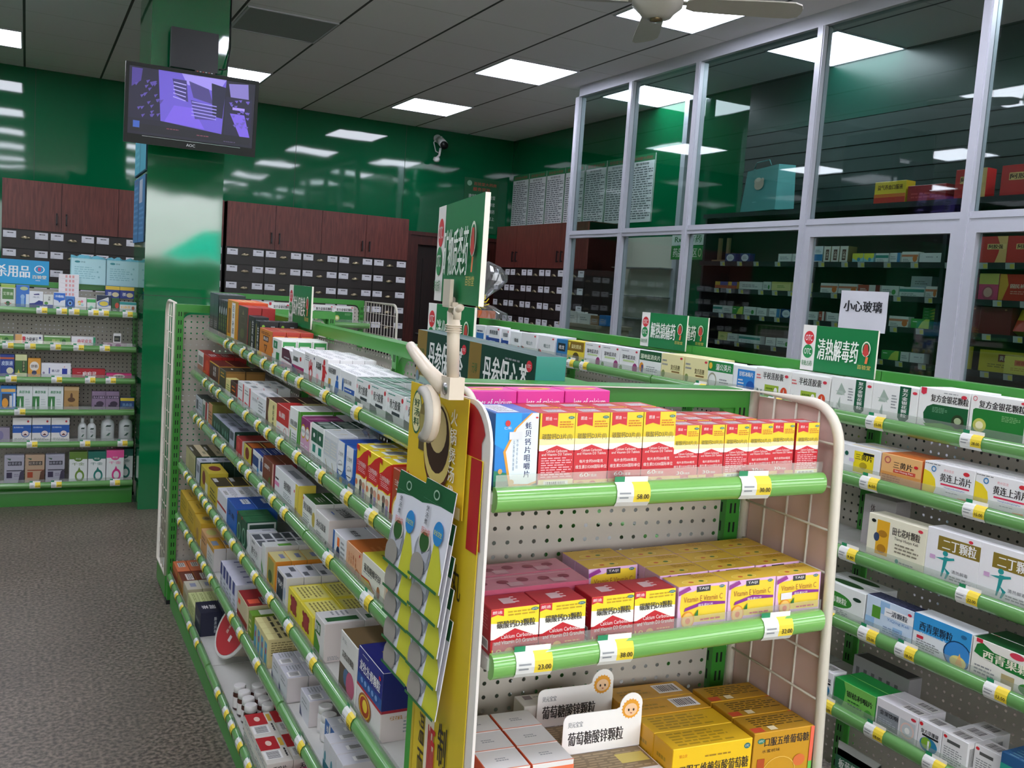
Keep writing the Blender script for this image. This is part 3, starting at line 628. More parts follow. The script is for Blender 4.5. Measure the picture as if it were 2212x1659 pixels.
D('be', 'granule_carton', .055, .104, .05, 'white carton with dark green upper panel', 'eef0ee', 'R 0 .52 1 .86 1a5a42|R .3 .26 .8 .46 2a8a78|L .1 .04 .9 .2 3 x|E .5 .7 .15 .06 w', 'R .2 .2 .8 .8 9aa8a0', '', '1e4a3a')
D('bf', 'granule_carton', .056, .105, .05, 'silver-white carton with thin gold check marks', 'e2e4e6', 'R 0 .4 1 .85 cdd2d6|L .1 .45 .9 .8 5 W|P a09040 .3 .3 .35 .32 .8 .02 .75 .0|L .1 .02 .6 .1 1 r', 'P c8b048 .1 .4 .2 .45 .4 .7 .35 .75', '', 'd2d6d8')
D('bg', 'tablet_carton', .062, .102, .1, 'blue and white carton with three arrow circle', '2560b8', 'R 0 .34 .84 1 f0f0f2|E .42 .36 .38 .18 f0f0f2|O .42 .36 .38 .18 8a9ab0 .94|T .42 .7 .6 .1 k 三合钙|P 15161a .2 .4 .3 .4 .25 .46|P 15161a .38 .42 .48 .42 .43 .48|P 15161a .56 .44 .66 .44 .61 .5|R .15 .28 .7 .3 k|E .6 .08 .2 .07 Y', '', '', '2450a8')
D('bh', 'tablet_carton', .077, .121, .1, 'yellow carton with red swirl and cartoon children', 'f4d72a', 'P d52828 0 .42 0 .7 .25 .76 .6 .9 1 1 1 .5 .8 .42 .4 .44|P f6f0d8 0 .02 0 .4 .35 .42 .7 .4 1 .44 1 .02|T .5 .66 .8 .1 w 三合钙咀嚼片|L .2 .5 .85 .6 3 q|E .5 .3 .13 .07 8a6a5a|E .78 .28 .13 .07 d8a088|R .42 .06 .6 .24 3a4247|R .7 .04 .9 .22 9a8ab8|E .12 .28 .1 .06 e08050|P d52828 0 .9 .0 1 .25 1 .25 .88 .12 .92', 'B .3 .2 .8 .8|L .0 .0 .2 .9 3 W', 'R .85 0 1 1 r', 'f1d92a', 'd53a28')
D('bi', 'tablet_carton', .09, .118, .1, 'brown carton with two cartoon children in arch', 'b04a2c', 'E .5 .24 .44 .34 f0c030|E .5 .22 .4 .3 f4ecd8|T .5 .76 .7 .11 w 三合钙咀嚼片|L .25 .62 .8 .68 1 w|E .38 .36 .13 .07 b08060|E .66 .32 .14 .08 e0a890|R .3 .08 .48 .28 7a3a2c|R .58 .04 .76 .24 8a80a8|R 0 0 1 .03 c86030', '', '', 'a83228', 'a83228')
# -- centre rack, third shelf
D('c1', 'tablet_carton', .17, .084, .05, 'pale grey carton with dark spine', 'c5c9d0', 'R .1 .3 .4 .8 4a525a|L .5 .3 .9 .8 3 x', '', '', '23302c', '23302c')
D('c2', 'tablet_carton', .15, .09, .05, 'white and red striped carton', 'd0cfc8', 'R .5 0 .8 1 a02c34|R .12 .2 .42 .8 5a7a6c', '', '', '3c443c', '3c443c')
D('c3', 'tablet_carton', .09, .1, .06, 'orange-brown carton', 'c88a62', 'L .1 .3 .9 .7 3 n', '', '', '7a7a34', '7a7a34')
D('c4', 'granule_carton', .18, .068, .055, 'dark green carton with pale figures', '1d4434', 'E .3 .5 .08 .2 5f8a78|E .6 .5 .08 .2 5f8a78|E .85 .5 .06 .2 5f8a78', 'R .3 .3 .7 .7 6a707a', '', 'a2a8b8', '153226')
D('c5', 'granule_carton', .098, .075, .085, 'lilac-topped carton with dark green side', 'b6b9c8', 'R .1 .5 .8 .9 4a505c', 'R .2 .3 .8 .7 5c6070', 'V .15 .5 .1 .8 w 养生堂颗粒', 'a8acba', '12382a')
D('c6', 'tablet_carton', .11, .068, .09, 'red carton with a white side', 'b6282c', 'E .4 .6 .2 .2 d05050', '', '', '8e2622', 'd0c8bc')
D('c7', 'tablet_carton', .123, .07, .05, 'yellow carton with dark red blot', 'cfc247', 'E .45 .6 .26 .3 7a1f1c', 'R .15 .15 .85 .85 c86a24', '', '6a2a1c', '5a2018')
D('c8', 'capsule_carton', .147, .077, .036, 'white carton with navy band and tablets', 'e4e4e6', 'R 0 .35 1 .78 20407e|R .62 0 .8 .9 d8dce4|R .5 .0 .66 .35 3a9ac8|E .9 .85 .05 .08 k', 'L .2 .4 .7 .8 2 s', '', '23408c', 'd8dade')
D('c9', 'tea_carton', .147, .086, .036, 'brown carton with pink edge and cactus', '7a3c28', 'R .9 0 1 1 e8b8a8|T .4 .7 .5 .16 w 金匮肾气|E .68 .22 .1 .2 5a7a3a', '', '', '7a4028', '8a3848')
D('ca', 'granule_carton', .282, .09, .05, 'long white 颈舒颗粒 carton with yellow end', 'eeeef0', 'T .55 .62 .3 .28 k 颈舒颗粒|R 0 .36 .2 .5 e58ab8|L .02 .54 .2 .68 1 k|L .4 .2 .75 .4 3 x|R .88 0 1 1 e6cf52|E .84 .72 .015 .05 r|E .93 .16 .04 .1 a08030', 'R .3 .3 .7 .7 8a8e96', '', 'd0d0d4', 'e6cf52')
D('cb', 'granule_carton', .126, .08, .05, 'white 颈复康颗粒 carton with dark green top', 'ecece6', 'T .42 .66 .7 .26 k 颈复康颗粒|L .1 .1 .6 .42 4 x|E .9 .45 .12 .25 c8b050|E .06 .88 .03 .05 r', 'L .4 .3 .8 .8 3 W', '', '2a5a20')
D('cc', 'capsule_carton', .122, .072, .1, 'white 金水宝胶囊 carton with black title', 'e6e2de', 'T .42 .56 .7 .26 k 金水宝胶囊|L .1 .1 .5 .3 2 x|P 15161a .75 .1 .85 .2 .9 .1 .8 .05|R .05 .8 .3 .88 W', 'T .5 .6 .7 .3 k 金水宝胶囊|L .3 .25 .6 .35 1 b', '', 'cfccc8', 'dccfc8')
D('cd', 'tablet_carton', .104, .062, .08, 'white and blue carton with an orange price sticker', 'e6e6e8', 'R 0 0 .14 1 2a62ac|E .45 .2 .14 .3 23355c|R .36 .5 .54 .85 ff7a2a|L .65 .1 .95 .85 4 x', 'T .5 .5 .5 .2 k 维生素', '', 'd6d6da')
D('ce', 'granule_carton', .112, .066, .1, 'peach carton with an orange lid', 'e6b089', 'V .2 .5 .07 .4 c87038 阿胶|V .35 .5 .07 .4 c87038 口服|V .5 .5 .07 .4 c87038 颗粒|V .65 .5 .07 .4 c87038 液剂|O .78 .12 .14 .2 c06a38|E .9 .85 .03 .05 r', 'L .6 .3 .9 .8 3 d88a50', '', 'c06a2c')
D('cf', 'granule_carton', .15, .072, .1, 'white 葡萄糖酸钙 carton with yellow lid and deer', 'ece8d8', 'T .48 .62 .76 .24 k 葡萄糖酸钙锌|P e2c92c 0 0 0 .22 .35 .26 .6 .06 .62 0|P c23a26 0 .22 .0 .27 .36 .31 .62 .1 .6 .06 .35 .26|E .78 .2 .07 .2 b07040|L .1 .42 .6 .5 1 x', 'L .2 .3 .9 .8 4 8a7a20', '', 'd2cc3c')
# -- centre rack, fourth shelf
D('d1', 'tablet_carton', .26, .1, .058, 'cream carton with dark lower lid', 'bdb585', 'R .3 .0 .9 .8 a8a070', 'R 0 0 1 .48 3e3a24|R .2 .08 .5 .22 b4b4b0|R .6 .7 .8 .9 8a8460', '', 'cbbb98', '2c4a34')
D('d2', 'tablet_carton', .096, .1, .045, 'pale grey carton with dark green end', 'c3c6cf', 'R .2 .5 .8 .8 6a7080', 'R .3 .3 .7 .7 6e7480', '', 'bcc0cc', '1c3a2e')
D('d3', 'tablet_carton', .185, .1, .075, 'yellow carton with dark red flower blot', 'c8b43a', 'E .4 .6 .2 .28 7a2a22|R .6 0 .9 .5 e6e0d0', 'E .5 .5 .25 .3 7a2a22', '', 'c8b43a')
D('d4', 'tablet_carton', .15, .09, .06, 'black-topped yellow carton with barcode', 'c0aa38', 'L .1 .2 .9 .7 3 z', 'R .1 .1 .5 .35 c0c0c0', '', '3a3220')
D('d5', 'tablet_carton', .178, .092, .055, 'white carton with printed lid and red foot', 'dcdce2', 'R 0 .4 1 .5 b03038', 'L .1 .5 .9 .9 4 x|B .3 .08 .7 .4', '', 'dcdce2')
D('d6', 'tablet_carton', .165, .1, .07, 'blue carton with a white label on top', '2a62b4', 'T .5 .6 .6 .2 k 头孢', 'R .2 .5 .6 .9 c8ccd4|L .22 .6 .58 .8 2 k', '', '2450a0')
D('d7', 'tablet_carton', .075, .1, .1, 'dark green carton with white edges', '1f4f3a', 'O .5 .4 .35 .3 8ab8a0|R 0 .9 .1 1 r', 'R .02 .02 .98 .98 2a6a40|R .2 .2 .8 .8 1f5a34', 'R .04 .04 .96 .96 c4c8c4|R .1 .1 .9 .9 1a3a2c', '1f5a34')
D('d8', 'capsule_carton', .04, .078, .09, 'narrow white carton with a dark corner', 'd8d8da', 'P 23443a 0 .1 0 .8 .5 .4', 'R .2 .5 .7 .8 9a9ca4', '', 'c0c2ca')
D('d9', 'capsule_carton', .145, .078, .03, 'white carton with grey squares on top', 'd9d7d8', 'T .5 .5 .6 .3 k 胆宁片|R .2 .8 .5 .9 x|L .3 .1 .7 .2 1 k', 'R .05 .1 .45 .9 4e5258|R .55 .1 .95 .9 5e6268', '', 'c9cacf')
D('da', 'capsule_carton', .05, .1, .1, 'white carton with green square on top', 'dadcd8', 'P 4e8a3a 0 .3 0 .5 .6 .2 .6 .0', 'R .5 .4 .95 .8 5a9a34', '', 'cfd2cf')
D('db', 'capsule_carton', .1, .094, .045, 'yellow carton with green plant picture', 'd6a640', 'R .1 .2 .8 .9 9a9a50|E .4 .35 .25 .2 4a5a2a', 'R .3 .5 .7 .8 7a80a0', '', 'cfc48a', 'd98a2c')
D('dc', 'capsule_carton', .11, .088, .048, 'white carton with dark navy panel', 'dcd8d6', 'R .05 .1 .7 .9 23293a|T .38 .6 .5 .2 w 钙片|E .85 .45 .1 .2 a8b4c8', 'R .15 .55 .5 .85 5a5e66|R .6 .1 .9 .4 5a5e66', 'R .2 .55 .8 .75 1a1f30', 'cfcfd6')
D('dd', 'granule_carton', .122, .075, .09, 'yellow carton with scalloped dark red badge', 'e3d33c', 'E .5 .55 .23 .32 8e2026|E .5 .55 .17 .25 a03038|E .3 .35 .08 .1 8e2026|E .7 .35 .08 .1 8e2026|E .3 .75 .08 .1 8e2026|E .7 .75 .08 .1 8e2026', 'R .08 .08 .92 .92 ded67a|L .15 .15 .85 .85 6 8a8040', '', 'e3d33c')
D('de', 'granule_carton', .085, .098, .1, 'white carton with green block titles', 'e0dcd8', 'P 4a8a30 0 0 0 .6 .6 .3 .6 0|R .1 .55 .6 .85 2e6a30|T .35 .7 .4 .2 w 胃康', 'R .55 .1 .85 .9 1e5a2c|L .1 .3 .45 .8 4 x', 'L .1 .05 .4 .16 3 x', 'd5d3d2', 'd8ccc8')
D('df', 'granule_carton', .118, .135, .1, 'white and brown carton with blue and pink flower', 'dedbd6', 'R 0 0 .6 .45 5c4c3c|E .45 .3 .18 .15 4a6a90|E .7 .25 .25 .22 c05a7a|T .5 .64 .7 .12 4a443c 苁蓉益肾颗粒|T .25 .88 .3 .07 x 天士', '', '', '6a5638')
D('dg', 'granule_carton', .155, .148, .1, 'large blue and white carton with cartoon bird medallion', 'e8e2df', 'R 0 .46 1 1 1c2a86|R 0 .46 1 .62 1c56a0|R 0 .42 1 .46 c02436|T .5 .76 .84 .16 w 龙牡壮骨颗粒|E .2 .56 .05 .04 7aa0d8|E .35 .56 .05 .04 7aa0d8|E .5 .56 .05 .04 7aa0d8|E .65 .56 .05 .04 7aa0d8|E .8 .56 .05 .04 7aa0d8|E .38 .23 .26 .19 a8642c|E .38 .23 .22 .16 f0c840|E .38 .23 .19 .14 b03a20|E .4 .25 .1 .09 f6d840|L .2 .93 .5 .96 1 s|E .92 .9 .04 .03 r', 'L .3 .3 .8 .6 2 9a8a50', 'L .5 .1 .95 .3 4 x|T .5 .34 .6 .06 c08a40 强身|R 0 .46 1 1 1a2468|R 0 .42 1 .46 a02030', '1c1f6e', 'dcd0cc')
# -- centre rack, fifth shelf
D('e1', 'tablet_carton', .2, .11, .07, 'plain mustard yellow carton', 'c9a432', 'L .2 .4 .8 .8 3 8a7020', 'L .3 .3 .7 .7 2 8a7020', '', 'cfaa30')
D('e2', 'tablet_carton', .15, .105, .07, 'mustard yellow carton with a round portrait', 'cda633', 'E .5 .4 .2 .25 a88048', 'E .5 .5 .22 .25 9a8a60|E .5 .5 .12 .14 6a5a40', 'R .0 .0 1 .4 d8cfc8', 'cfaa30')
D('e3', 'tablet_carton', .135, .09, .055, 'pale orange carton with a green oval', 'cf9a66', 'L .2 .5 .8 .8 2 n', 'E .5 .5 .3 .35 b8b86a', '', 'c9a070')
D('e4', 'capsule_carton', .15, .09, .045, 'gold-topped white carton', 'd8d2cf', 'R 0 .8 1 1 c9962a|L .2 .2 .8 .6 3 x', 'R .3 .1 .7 .6 7a88a0', '', 'c9922a', 'cfc8c6')
D('e5', 'capsule_carton', .055, .09, .1, 'white carton with navy corner', 'd0cfdc', 'R 0 .5 .6 1 2c3a80|L .2 .1 .8 .4 2 x', 'R .5 .4 .7 .6 4a5080', '', 'c9c8d8')
D('e6', 'tablet_carton', .16, .085, .1, 'cream carton with red lid, orange sticker', 'cfc09a', 'R 0 0 1 .3 9a2228|R .1 .6 .3 .8 ff5a3a', 'R .5 .5 .95 .95 aaa8a8|R .6 .1 .85 .45 ff6a4a|L .5 .5 .9 .9 4 k', 'L .2 .2 .8 .8 5 8a7a50', '9a2228', 'cfc09a')
D('e7', 'capsule_carton', .05, .08, .09, 'slim green and yellow carton', '7a9a30', 'L .2 .2 .8 .8 3 e', 'R .1 .3 .9 .8 e8e8e0', '', '6a9a30')
D('e8', 'granule_carton', .045, .088, .095, 'slim cream and blue cartoon carton', 'ddd092', 'R 0 0 .7 .8 5ca0c0|E .4 .5 .15 .12 c03a3a', 'L .1 .3 .9 .7 2 k|R 0 .0 1 .2 e8e0a0', 'L .1 .4 .9 .9 6 8a7a50|E .7 .1 .35 .3 2a5a7a', 'ddd092', 'd8c890')
D('e9', 'tablet_carton', .088, .07, .058, 'white carton with barcode on its lid', 'd4d2d8', 'L .2 .5 .8 .8 2 x|P 20305c 0 0 0 .4 .3 0', 'B .55 .1 .9 .7|L .1 .2 .45 .9 5 x', '', 'cac9d2', 'cfc6c6')
D('ea', 'capsule_carton', .045, .075, .09, 'blue carton with white printed lid', '2a66b0', 'V .5 .5 .4 .8 w 维生素|R .8 0 1 1 w', 'B .3 .3 .8 .8', '', 'cfcfd4', 'cfcfd4')
D('eb', 'tablet_carton', .05, .085, .1, 'white carton with teal foot', 'd6d4d8', 'R 0 0 1 .3 2a6a80|E .3 .45 .15 .15 4a8a9a', 'B .35 .3 .75 .8', '', 'cdccd3', 'd0caca')
# -- centre rack, bottom deck
D('f1', 'tablet_carton', .155, .06, .055, 'orange and maroon carton with label', '8a3020', 'R 0 .5 1 1 cf7040', 'R .2 .25 .6 .8 d8d0cc|L .22 .3 .58 .75 3 k', '', 'd8764a')
D('f2', 'tablet_carton', .165, .06, .06, 'brown carton with label on the lid', 'a9702c', 'L .2 .3 .8 .7 2 z', 'R .2 .4 .7 .9 d8d0cc|L .22 .5 .68 .85 3 k', '', '6e2f1c')
D('f3', 'tablet_carton', .18, .068, .03, 'pale yellow-green thin carton', 'c4c98a', 'L .2 .3 .8 .8 3 7a8a40', 'L .1 .3 .9 .7 2 7a8a40', '', 'c8cf92')
D('f4', 'tea_carton', .13, .095, .08, 'navy carton with pale writing', '20223a', 'T .5 .5 .6 .16 x 肠润茶', 'V .5 .5 .3 .7 w 润茶', 'V .7 .45 .12 .7 s 肠清润茶', '1c1f36')
D('f5', 'tablet_carton', .115, .075, .06, 'tall cream carton with barcode', 'b9b096', 'R .1 .1 .9 .6 a89a70', 'R .3 .3 .7 .7 8a90a8', '', 'c9c4b0')
D('f6', 'tablet_carton', .155, .035, .075, 'white and red flat carton', 'ded9d0', 'L .1 .3 .9 .8 2 x', 'R 0 0 .5 .75 b8242c|E .25 .4 .1 .12 e8c8b8|B .55 .05 .85 .7|R .1 .8 .4 .95 e0b840|L .5 .8 .9 .95 1 k', 'T .5 .45 .5 .5 k 天麻片', 'ded9d0')
# -- near end display
D('g1', 'calcium_carton', .073, .133, .1, 'blue oyster shell calcium carton', '1c86dc', 'P 17a0f0 0 .6 .3 .5 .6 .8 .6 1 0 1|R 0 0 1 .12 1f6a4a|P 2a8a6a 0 .12 1 .12 1 .16 .5 .2 0 .26|P e8a23c .36 .05 .2 .5 .45 .8 .82 1 1 1 1 .08 .8 .04|P eaf3fb .4 .08 .26 .5 .5 .8 .86 1 1 1 1 .11 .8 .07|V .76 .52 .14 .74 2a3a6a 蚝贝钙片咀嚼片|V .52 .5 .04 .45 8aa0b8 补钙中老年人孕妇|V .44 .45 .04 .4 8aa0b8 儿童钙补充剂用|E .28 .87 .06 .04 d83030|T .28 .81 .16 .035 w 仁和|E .14 .25 .05 .035 d8a860|E .4 .1 .07 .04 d8a860|R .32 .66 .62 .76 e4e6ea|E .95 .94 .03 .012 r', 'R .1 .1 .6 .9 dfe8f0|L .15 .2 .55 .8 5 x', 'R .1 .6 .9 .72 12406a|T .5 .66 .7 .07 k 钙咀嚼片|L .1 .3 .8 .55 6 7aa8d0|B .1 .08 .45 .2|R 0 0 1 .06 16503a', '1668c0', '145a98')
CA = 'R 0 .52 1 1 f6d62e|R 0 .5 1 .66 f8eab0|R 0 .5 1 .58 f8f6f0|P d22734 0 0 0 .48 .5 .57 1 .48 1 0|P d22734 .05 1 .05 .82 .28 .85 .5 .82 .5 1|T .24 .93 .18 .05 w 朗迪|T .42 .925 .1 .02 q MENEED|E .88 .94 .09 .02 2a7a6a|T .88 .94 .11 .018 w OTC|L .55 .8 .95 .9 3 d07020|T .5 .685 .86 .09 4a4438 碳酸钙D3片(Ⅱ)|T .5 .5 .6 .035 w Calcium Carbonate|T .5 .455 .86 .035 w and Vitamin D3 Tablets|'
D('g2', 'calcium_carton', .0615, .131, .055, 'tall calcium D3 carton, 60 tablets', 'd22734', CA+'T .5 .35 .7 .045 w 每片含钙500毫克|T .5 .275 .92 .05 w 维生素D3200国际单位|T .3 .165 .26 .055 w 60|T .55 .155 .26 .04 w 片瓶装|R 0 0 1 .1 e9b15a|E .2 .05 .12 .03 d08030|E .55 .05 .1 .035 c85030', 'R .3 .2 .85 .65 cfc6c8|L .35 .25 .8 .6 3 x', 'R 0 .52 1 1 c9b62c|T .5 .68 .8 .1 2a4a3a 碳酸钙|E .3 .93 .15 .03 1a4a3a|L .15 .1 .85 .45 8 e89090', 'b8222e', 'b0222c')
D('g3', 'calcium_carton', .0515, .109, .045, 'short calcium D3 carton, 30 tablets', 'd22734', CA+'T .5 .35 .7 .045 w 每片含钙500毫克|T .5 .275 .92 .05 w 维生素D3200国际单位|T .3 .165 .26 .055 w 30|T .55 .155 .26 .04 w 片瓶装|R 0 0 .3 .12 e9b15a|R .62 0 1 .12 e9b15a|E .5 .06 .1 .04 e06040', 'R .3 .2 .85 .65 cfc6c8|L .35 .25 .8 .6 3 x', '', 'b8222e', 'b0222c')
D('g4', 'calcium_carton', .0515, .109, .045, 'short calcium D3 carton showing directions', 'd22734', CA+'L .06 .14 .94 .42 8 q|R 0 0 1 .13 ecd9a0|B .1 .02 .85 .11', 'R .3 .2 .85 .65 cfc6c8|L .35 .25 .8 .6 3 x', '', 'b8222e', 'b0222c')
D('g5', 'calcium_carton', .0615, .131, .055, 'tall calcium D3 carton turned to its directions panel', 'd22734', CA+'L .06 .14 .94 .42 9 q|R 0 0 1 .12 ecd9a0|B .15 .02 .85 .1', 'R .3 .2 .85 .65 cfc6c8|L .35 .25 .8 .6 3 x', 'R 0 .52 1 1 c9b62c|E .3 .93 .15 .03 1a4a3a|L .15 .1 .85 .45 8 e89090', 'b8222e', 'b0222c')
D('g6', 'calcium_carton', .085, .135, .06, 'bright pink calcium tablet carton', 'e0359c', 'T .55 .86 .7 .09 w lets of calcium', 'E .5 .5 .35 .25 e8b040|E .5 .55 .2 .12 d06040', '', 'e0359c')
GR = 'R 0 .45 1 1 f6e02e|P f8f6f0 0 .35 1 .35 1 .62 0 .7|P c8202c 0 0 0 .32 .5 .55 1 .32 1 0|P d2273a 0 1 0 .84 .13 .88 .26 .84 .26 1|T .13 .93 .2 .07 w 朗迪|E .91 .93 .08 .035 1f6a6a|T .91 .93 .11 .035 w OTC|L .35 .82 .95 .95 2 c8a020|T .52 .66 .8 .16 4a4438 碳酸钙D3颗粒|T .56 .4 .7 .085 w Calcium Carbonate|T .52 .28 .9 .085 w and Vitamin D3 Granules|'
D('g7', 'calcium_carton', .078, .09, .06, 'red calcium D3 granules carton', 'c8202c', GR+'T .12 .08 .2 .12 f0c060 10|E .38 .08 .09 .08 e8a050|L .55 .04 .95 .16 2 f0a060', 'R .35 .3 .6 .7 c8a8ac|L .6 .3 .7 .8 3 e8c8c8', 'L .2 .5 .8 .9 6 d07078|B .3 .08 .85 .3', 'aa2230', 'a81c28')
D('g8', 'calcium_carton', .2, .098, .062, 'pink film-wrapped bundle of red granule cartons', 'b4506a', 'L .1 .2 .9 .8 3 i', 'E .12 .5 .05 .14 8a2a48|E .3 .5 .05 .14 8a2a48|E .48 .55 .05 .16 8a2a48|E .66 .5 .05 .14 8a2a48|E .84 .5 .05 .14 8a2a48|R .32 .1 .44 .4 c89aa6|R .7 .1 .82 .4 c89aa6|R .15 .78 .9 .82 e0b0bc', '', 'c77f92', '9c3c50')
D('g9', 'vitamin_carton', .113, .094, .05, 'yellow vitamin E and C carton', 'e9bde2', 'P f6d43a .1 .16 .04 .5 .06 .84 .3 .86 .5 .95 .96 .93 .97 .12|R .36 .84 .64 .97 3c3a3e|T .5 .905 .2 .07 w TAIJI|E .87 .92 .055 .035 1f6a6a|T .87 .92 .08 .03 w OTC|T .5 .69 .78 .13 b06a3a Vitamin E Vitamin C|P 8a2a90 .12 .42 .45 .52 .95 .5 .95 .56 .5 .62 .14 .5|T .55 .535 .3 .06 w 维生素EC片|E .2 .22 .13 .2 f09a2c|E .2 .22 .11 .17 f8c870|E .2 .2 .05 .07 e8743a|P 2a7a3a .32 .3 .4 .45 .4 .3|P 9a3a90 .0 .8 .0 .9 .2 1 .24 .92|L .45 .16 .95 .24 1 r', 'R 0 0 1 1 e4bd3e|E .42 .3 .25 .22 f0cc50|O .42 .3 .25 .22 f6e08a .94|E .34 .28 .05 .07 d8682c|E .55 .3 .05 .07 4a7a2c|L .5 .6 .95 .9 3 b88a20', 'L .2 .2 .8 .8 5 a87aa0', 'dcb238', 'd8b0d0')
D('gt', 'vitamin_carton', .113, .094, .05, 'vitamin E and C carton with price sticker', 'e9bde2', PR['g9'][6]+'|R .1 .42 .34 .58 e8e4e8', PR['g9'][7], PR['g9'][8], 'dcb238', 'd8b0d0')
D('ga', 'zinc_carton', .072, .085, .058, 'white and orange zinc carton', 'e7e3df', 'R 0 .86 1 .93 ec7850|R 0 .84 .2 .93 2a7a66|R 0 0 1 .8 f0ecc8|L .08 .6 .85 .78 2 2a5a4a|E .9 .72 .06 .05 1f5a8a', 'L .35 .4 .65 .6 2 x|R 0 0 1 .04 e88a6a', '', 'dddad8', 'd8603c')
D('gb', 'zinc_carton', .15, .1, .045, 'white zinc granule carton lying behind', 'd9d5cf', 'T .5 .5 .8 .4 k 葡萄糖酸锌', 'R .08 .55 .18 .9 7a6a70|L .2 .65 .4 .8 1 x|T .68 .72 .5 .22 k 葡萄糖酸锌颗粒|E .5 .3 .06 .15 e8a060|E .64 .3 .06 .15 e8a060|E .78 .3 .06 .15 e8a060', '', 'd9d5cf')
D('gc', 'zinc_carton', .16, .06, .1, 'zinc granule tray carton with woven brown front', 'ece8ec', 'T .8 .4 .3 .5 k 葡萄糖|E .93 .8 .04 .1 d83a4a|L .5 .6 .85 .8 2 x', 'R .02 .3 .98 .98 8f7a5c|L .04 .34 .96 .94 8 b8a07c|R .6 .5 .95 .8 e0cc6a', '', 'ece8ec')
D('gd', 'glucose_carton', .198, .105, .058, 'yellow 口服五维赖氨酸葡萄糖 carton', 'f0c31c', 'T .53 .6 .86 .2 3a3020 口服五维赖氨酸葡萄糖|T .13 .86 .1 .06 d07020 锦立欣|E .93 .88 .04 .05 1f6a6a|T .93 .88 .05 .04 w OTC|L .4 .78 .8 .84 1 a07820|E .9 .1 .1 .2 8a9a40', 'L .1 .1 .8 .9 5 a88418', 'L .2 .2 .8 .8 4 a88418', 'dcae1c', 'd8a018')
D('ge', 'glucose_carton', .198, .105, .058, 'amber glucose carton with barcode on the lid', 'd8a01c', 'L .1 .2 .9 .8 4 8a6414', 'B .6 .25 .92 .85|L .1 .3 .5 .7 2 a88418', '', 'd09a22', 'c89018')
D('gf', 'glucose_carton', .14, .112, .06, 'dark gold 口服五维葡萄糖 carton with sun outline', 'c8921c', 'T .55 .83 .74 .15 2a2420 口服五维葡萄糖|T .3 .68 .3 .06 2a2420 水蜜桃味|E .12 .86 .06 .045 2a7a60|T .12 .86 .08 .035 w OTC|R .08 .3 .2 .56 b04a1c|O .45 .28 .28 .28 e8c060 .96|E .45 .3 .05 .06 e0a83a|E .78 .45 .1 .1 d87038|R .94 0 1 1 ec6a50|R .94 0 1 .4 6ab84a', 'L .15 .3 .95 .9 5 5a4414|R .02 .05 .2 .3 c84a2c|R .3 .08 .42 .3 e8d8b0', '', 'b2841c', 'a87818')
# -- tea cartons standing on the top shelf behind the end display
D('h1', 'tea_carton', .283, .218, .064, 'big dark green 丹参保心茶 carton with silver lower half', 'a9bfb8', 'R 0 .5 1 1 123f33|R 0 .5 .2 1 8a6e34|R 0 .49 1 .505 c8c8a0|T .58 .74 .66 .34 w 丹参保心茶|T .11 .75 .09 .1 3a6a3a 元琴|E .92 .9 .04 .05 d83040|T .92 .9 .05 .03 w OTC|L .58 .9 .84 .94 1 x|L .1 .4 .5 .44 1 x|O .55 .15 .2 .22 6a8a40 .8|E .05 .55 .04 .07 b08a40|E .05 .5 .03 .06 7a8a9a', 'L .1 .3 .9 .7 1 4a6a68', '', '2f4f4c', '28877a')
# -- right rack
OT = '|E .9 .88 .055 .045 d8364a'
D('i1', 'capsule_carton', .15, .095, .06, 'white carton with blue wave and yellow foot', 'eef0f0', 'R .3 .2 .9 .6 3a7ac0|L .35 .6 .9 .8 1 B|E .12 .5 .1 .2 e8d870')
D('i2', 'capsule_carton', .155, .1, .06, 'white 痔疮胶囊 carton with blue foot', 'f0f0f2', 'R 0 0 1 .42 2a4a9a|R .0 .42 .2 .5 4a8ad0|T .55 .7 .6 .22 2a3a4a 痔疮胶囊|L .3 .2 .8 .3 1 w'+OT)
D('i3', 'tablet_carton', .105, .09, .06, 'white carton with green stripe and red berry', 'eceff0', 'R 0 0 .7 .1 2a8a5a|T .6 .55 .4 .2 k 强痛|E .85 .15 .12 .12 c02a2a')
D('i4', 'tablet_carton', .15, .092, .06, 'white carton with grey title and red pepper', 'e9e9ea', 'T .55 .5 .4 .2 6a7a7a 咽立片|E .12 .16 .1 .13 c0302c|R .02 .12 .1 .3 2a2a2a'+OT, 'L .1 .3 .8 .6 1 s')
D('i5', 'tablet_carton', .092, .088, .06, 'small blue carton with black oval', '2f7ab0', 'R .15 .4 .85 .8 12222c|T .5 .6 .5 .2 w 桂龙')
D('i6', 'tablet_carton', .135, .09, .06, 'yellow carton with brown shield', 'e8d23c', 'R 0 .5 1 .95 8a6a20|T .55 .72 .6 .2 e 益妇肾炎|E .55 .2 .2 .25 5a4a1c|P e8d23c .05 .9 .2 .9 .12 .6')
D('i7', 'tablet_carton', .128, .092, .06, 'white carton with purple flower and black title', 'f0eff0', 'T .5 .62 .7 .18 k 蒲地蓝消炎|R .2 .42 .8 .5 c8dca0|E .85 .18 .13 .22 a03a7a|E .1 .12 .08 .12 7a9a60|L .1 .85 .6 .92 1 x'+OT)
D('i8', 'tablet_carton', .14, .093, .06, 'white 蒲地蓝消炎片 carton with dark green head', 'ecefec', 'R 0 .6 1 1 1c5a34|T .5 .76 .9 .2 e8f0d8 蒲地蓝消炎片|E .12 .3 .1 .2 e89a3c|R .12 .1 .2 .4 3a4a8a|L .35 .15 .85 .4 3 x')
D('i9', 'tablet_carton', .132, .094, .06, 'cream 板蓝根 tablet carton', 'efe6ac', 'T .65 .5 .4 .2 5a4a20 复方连翘|R .5 .3 .85 .36 8a6a3a|L .05 .5 .3 .8 2 x|E .12 .2 .08 .15 8a9a50'+OT, 'L .1 .3 .9 .6 1 W')
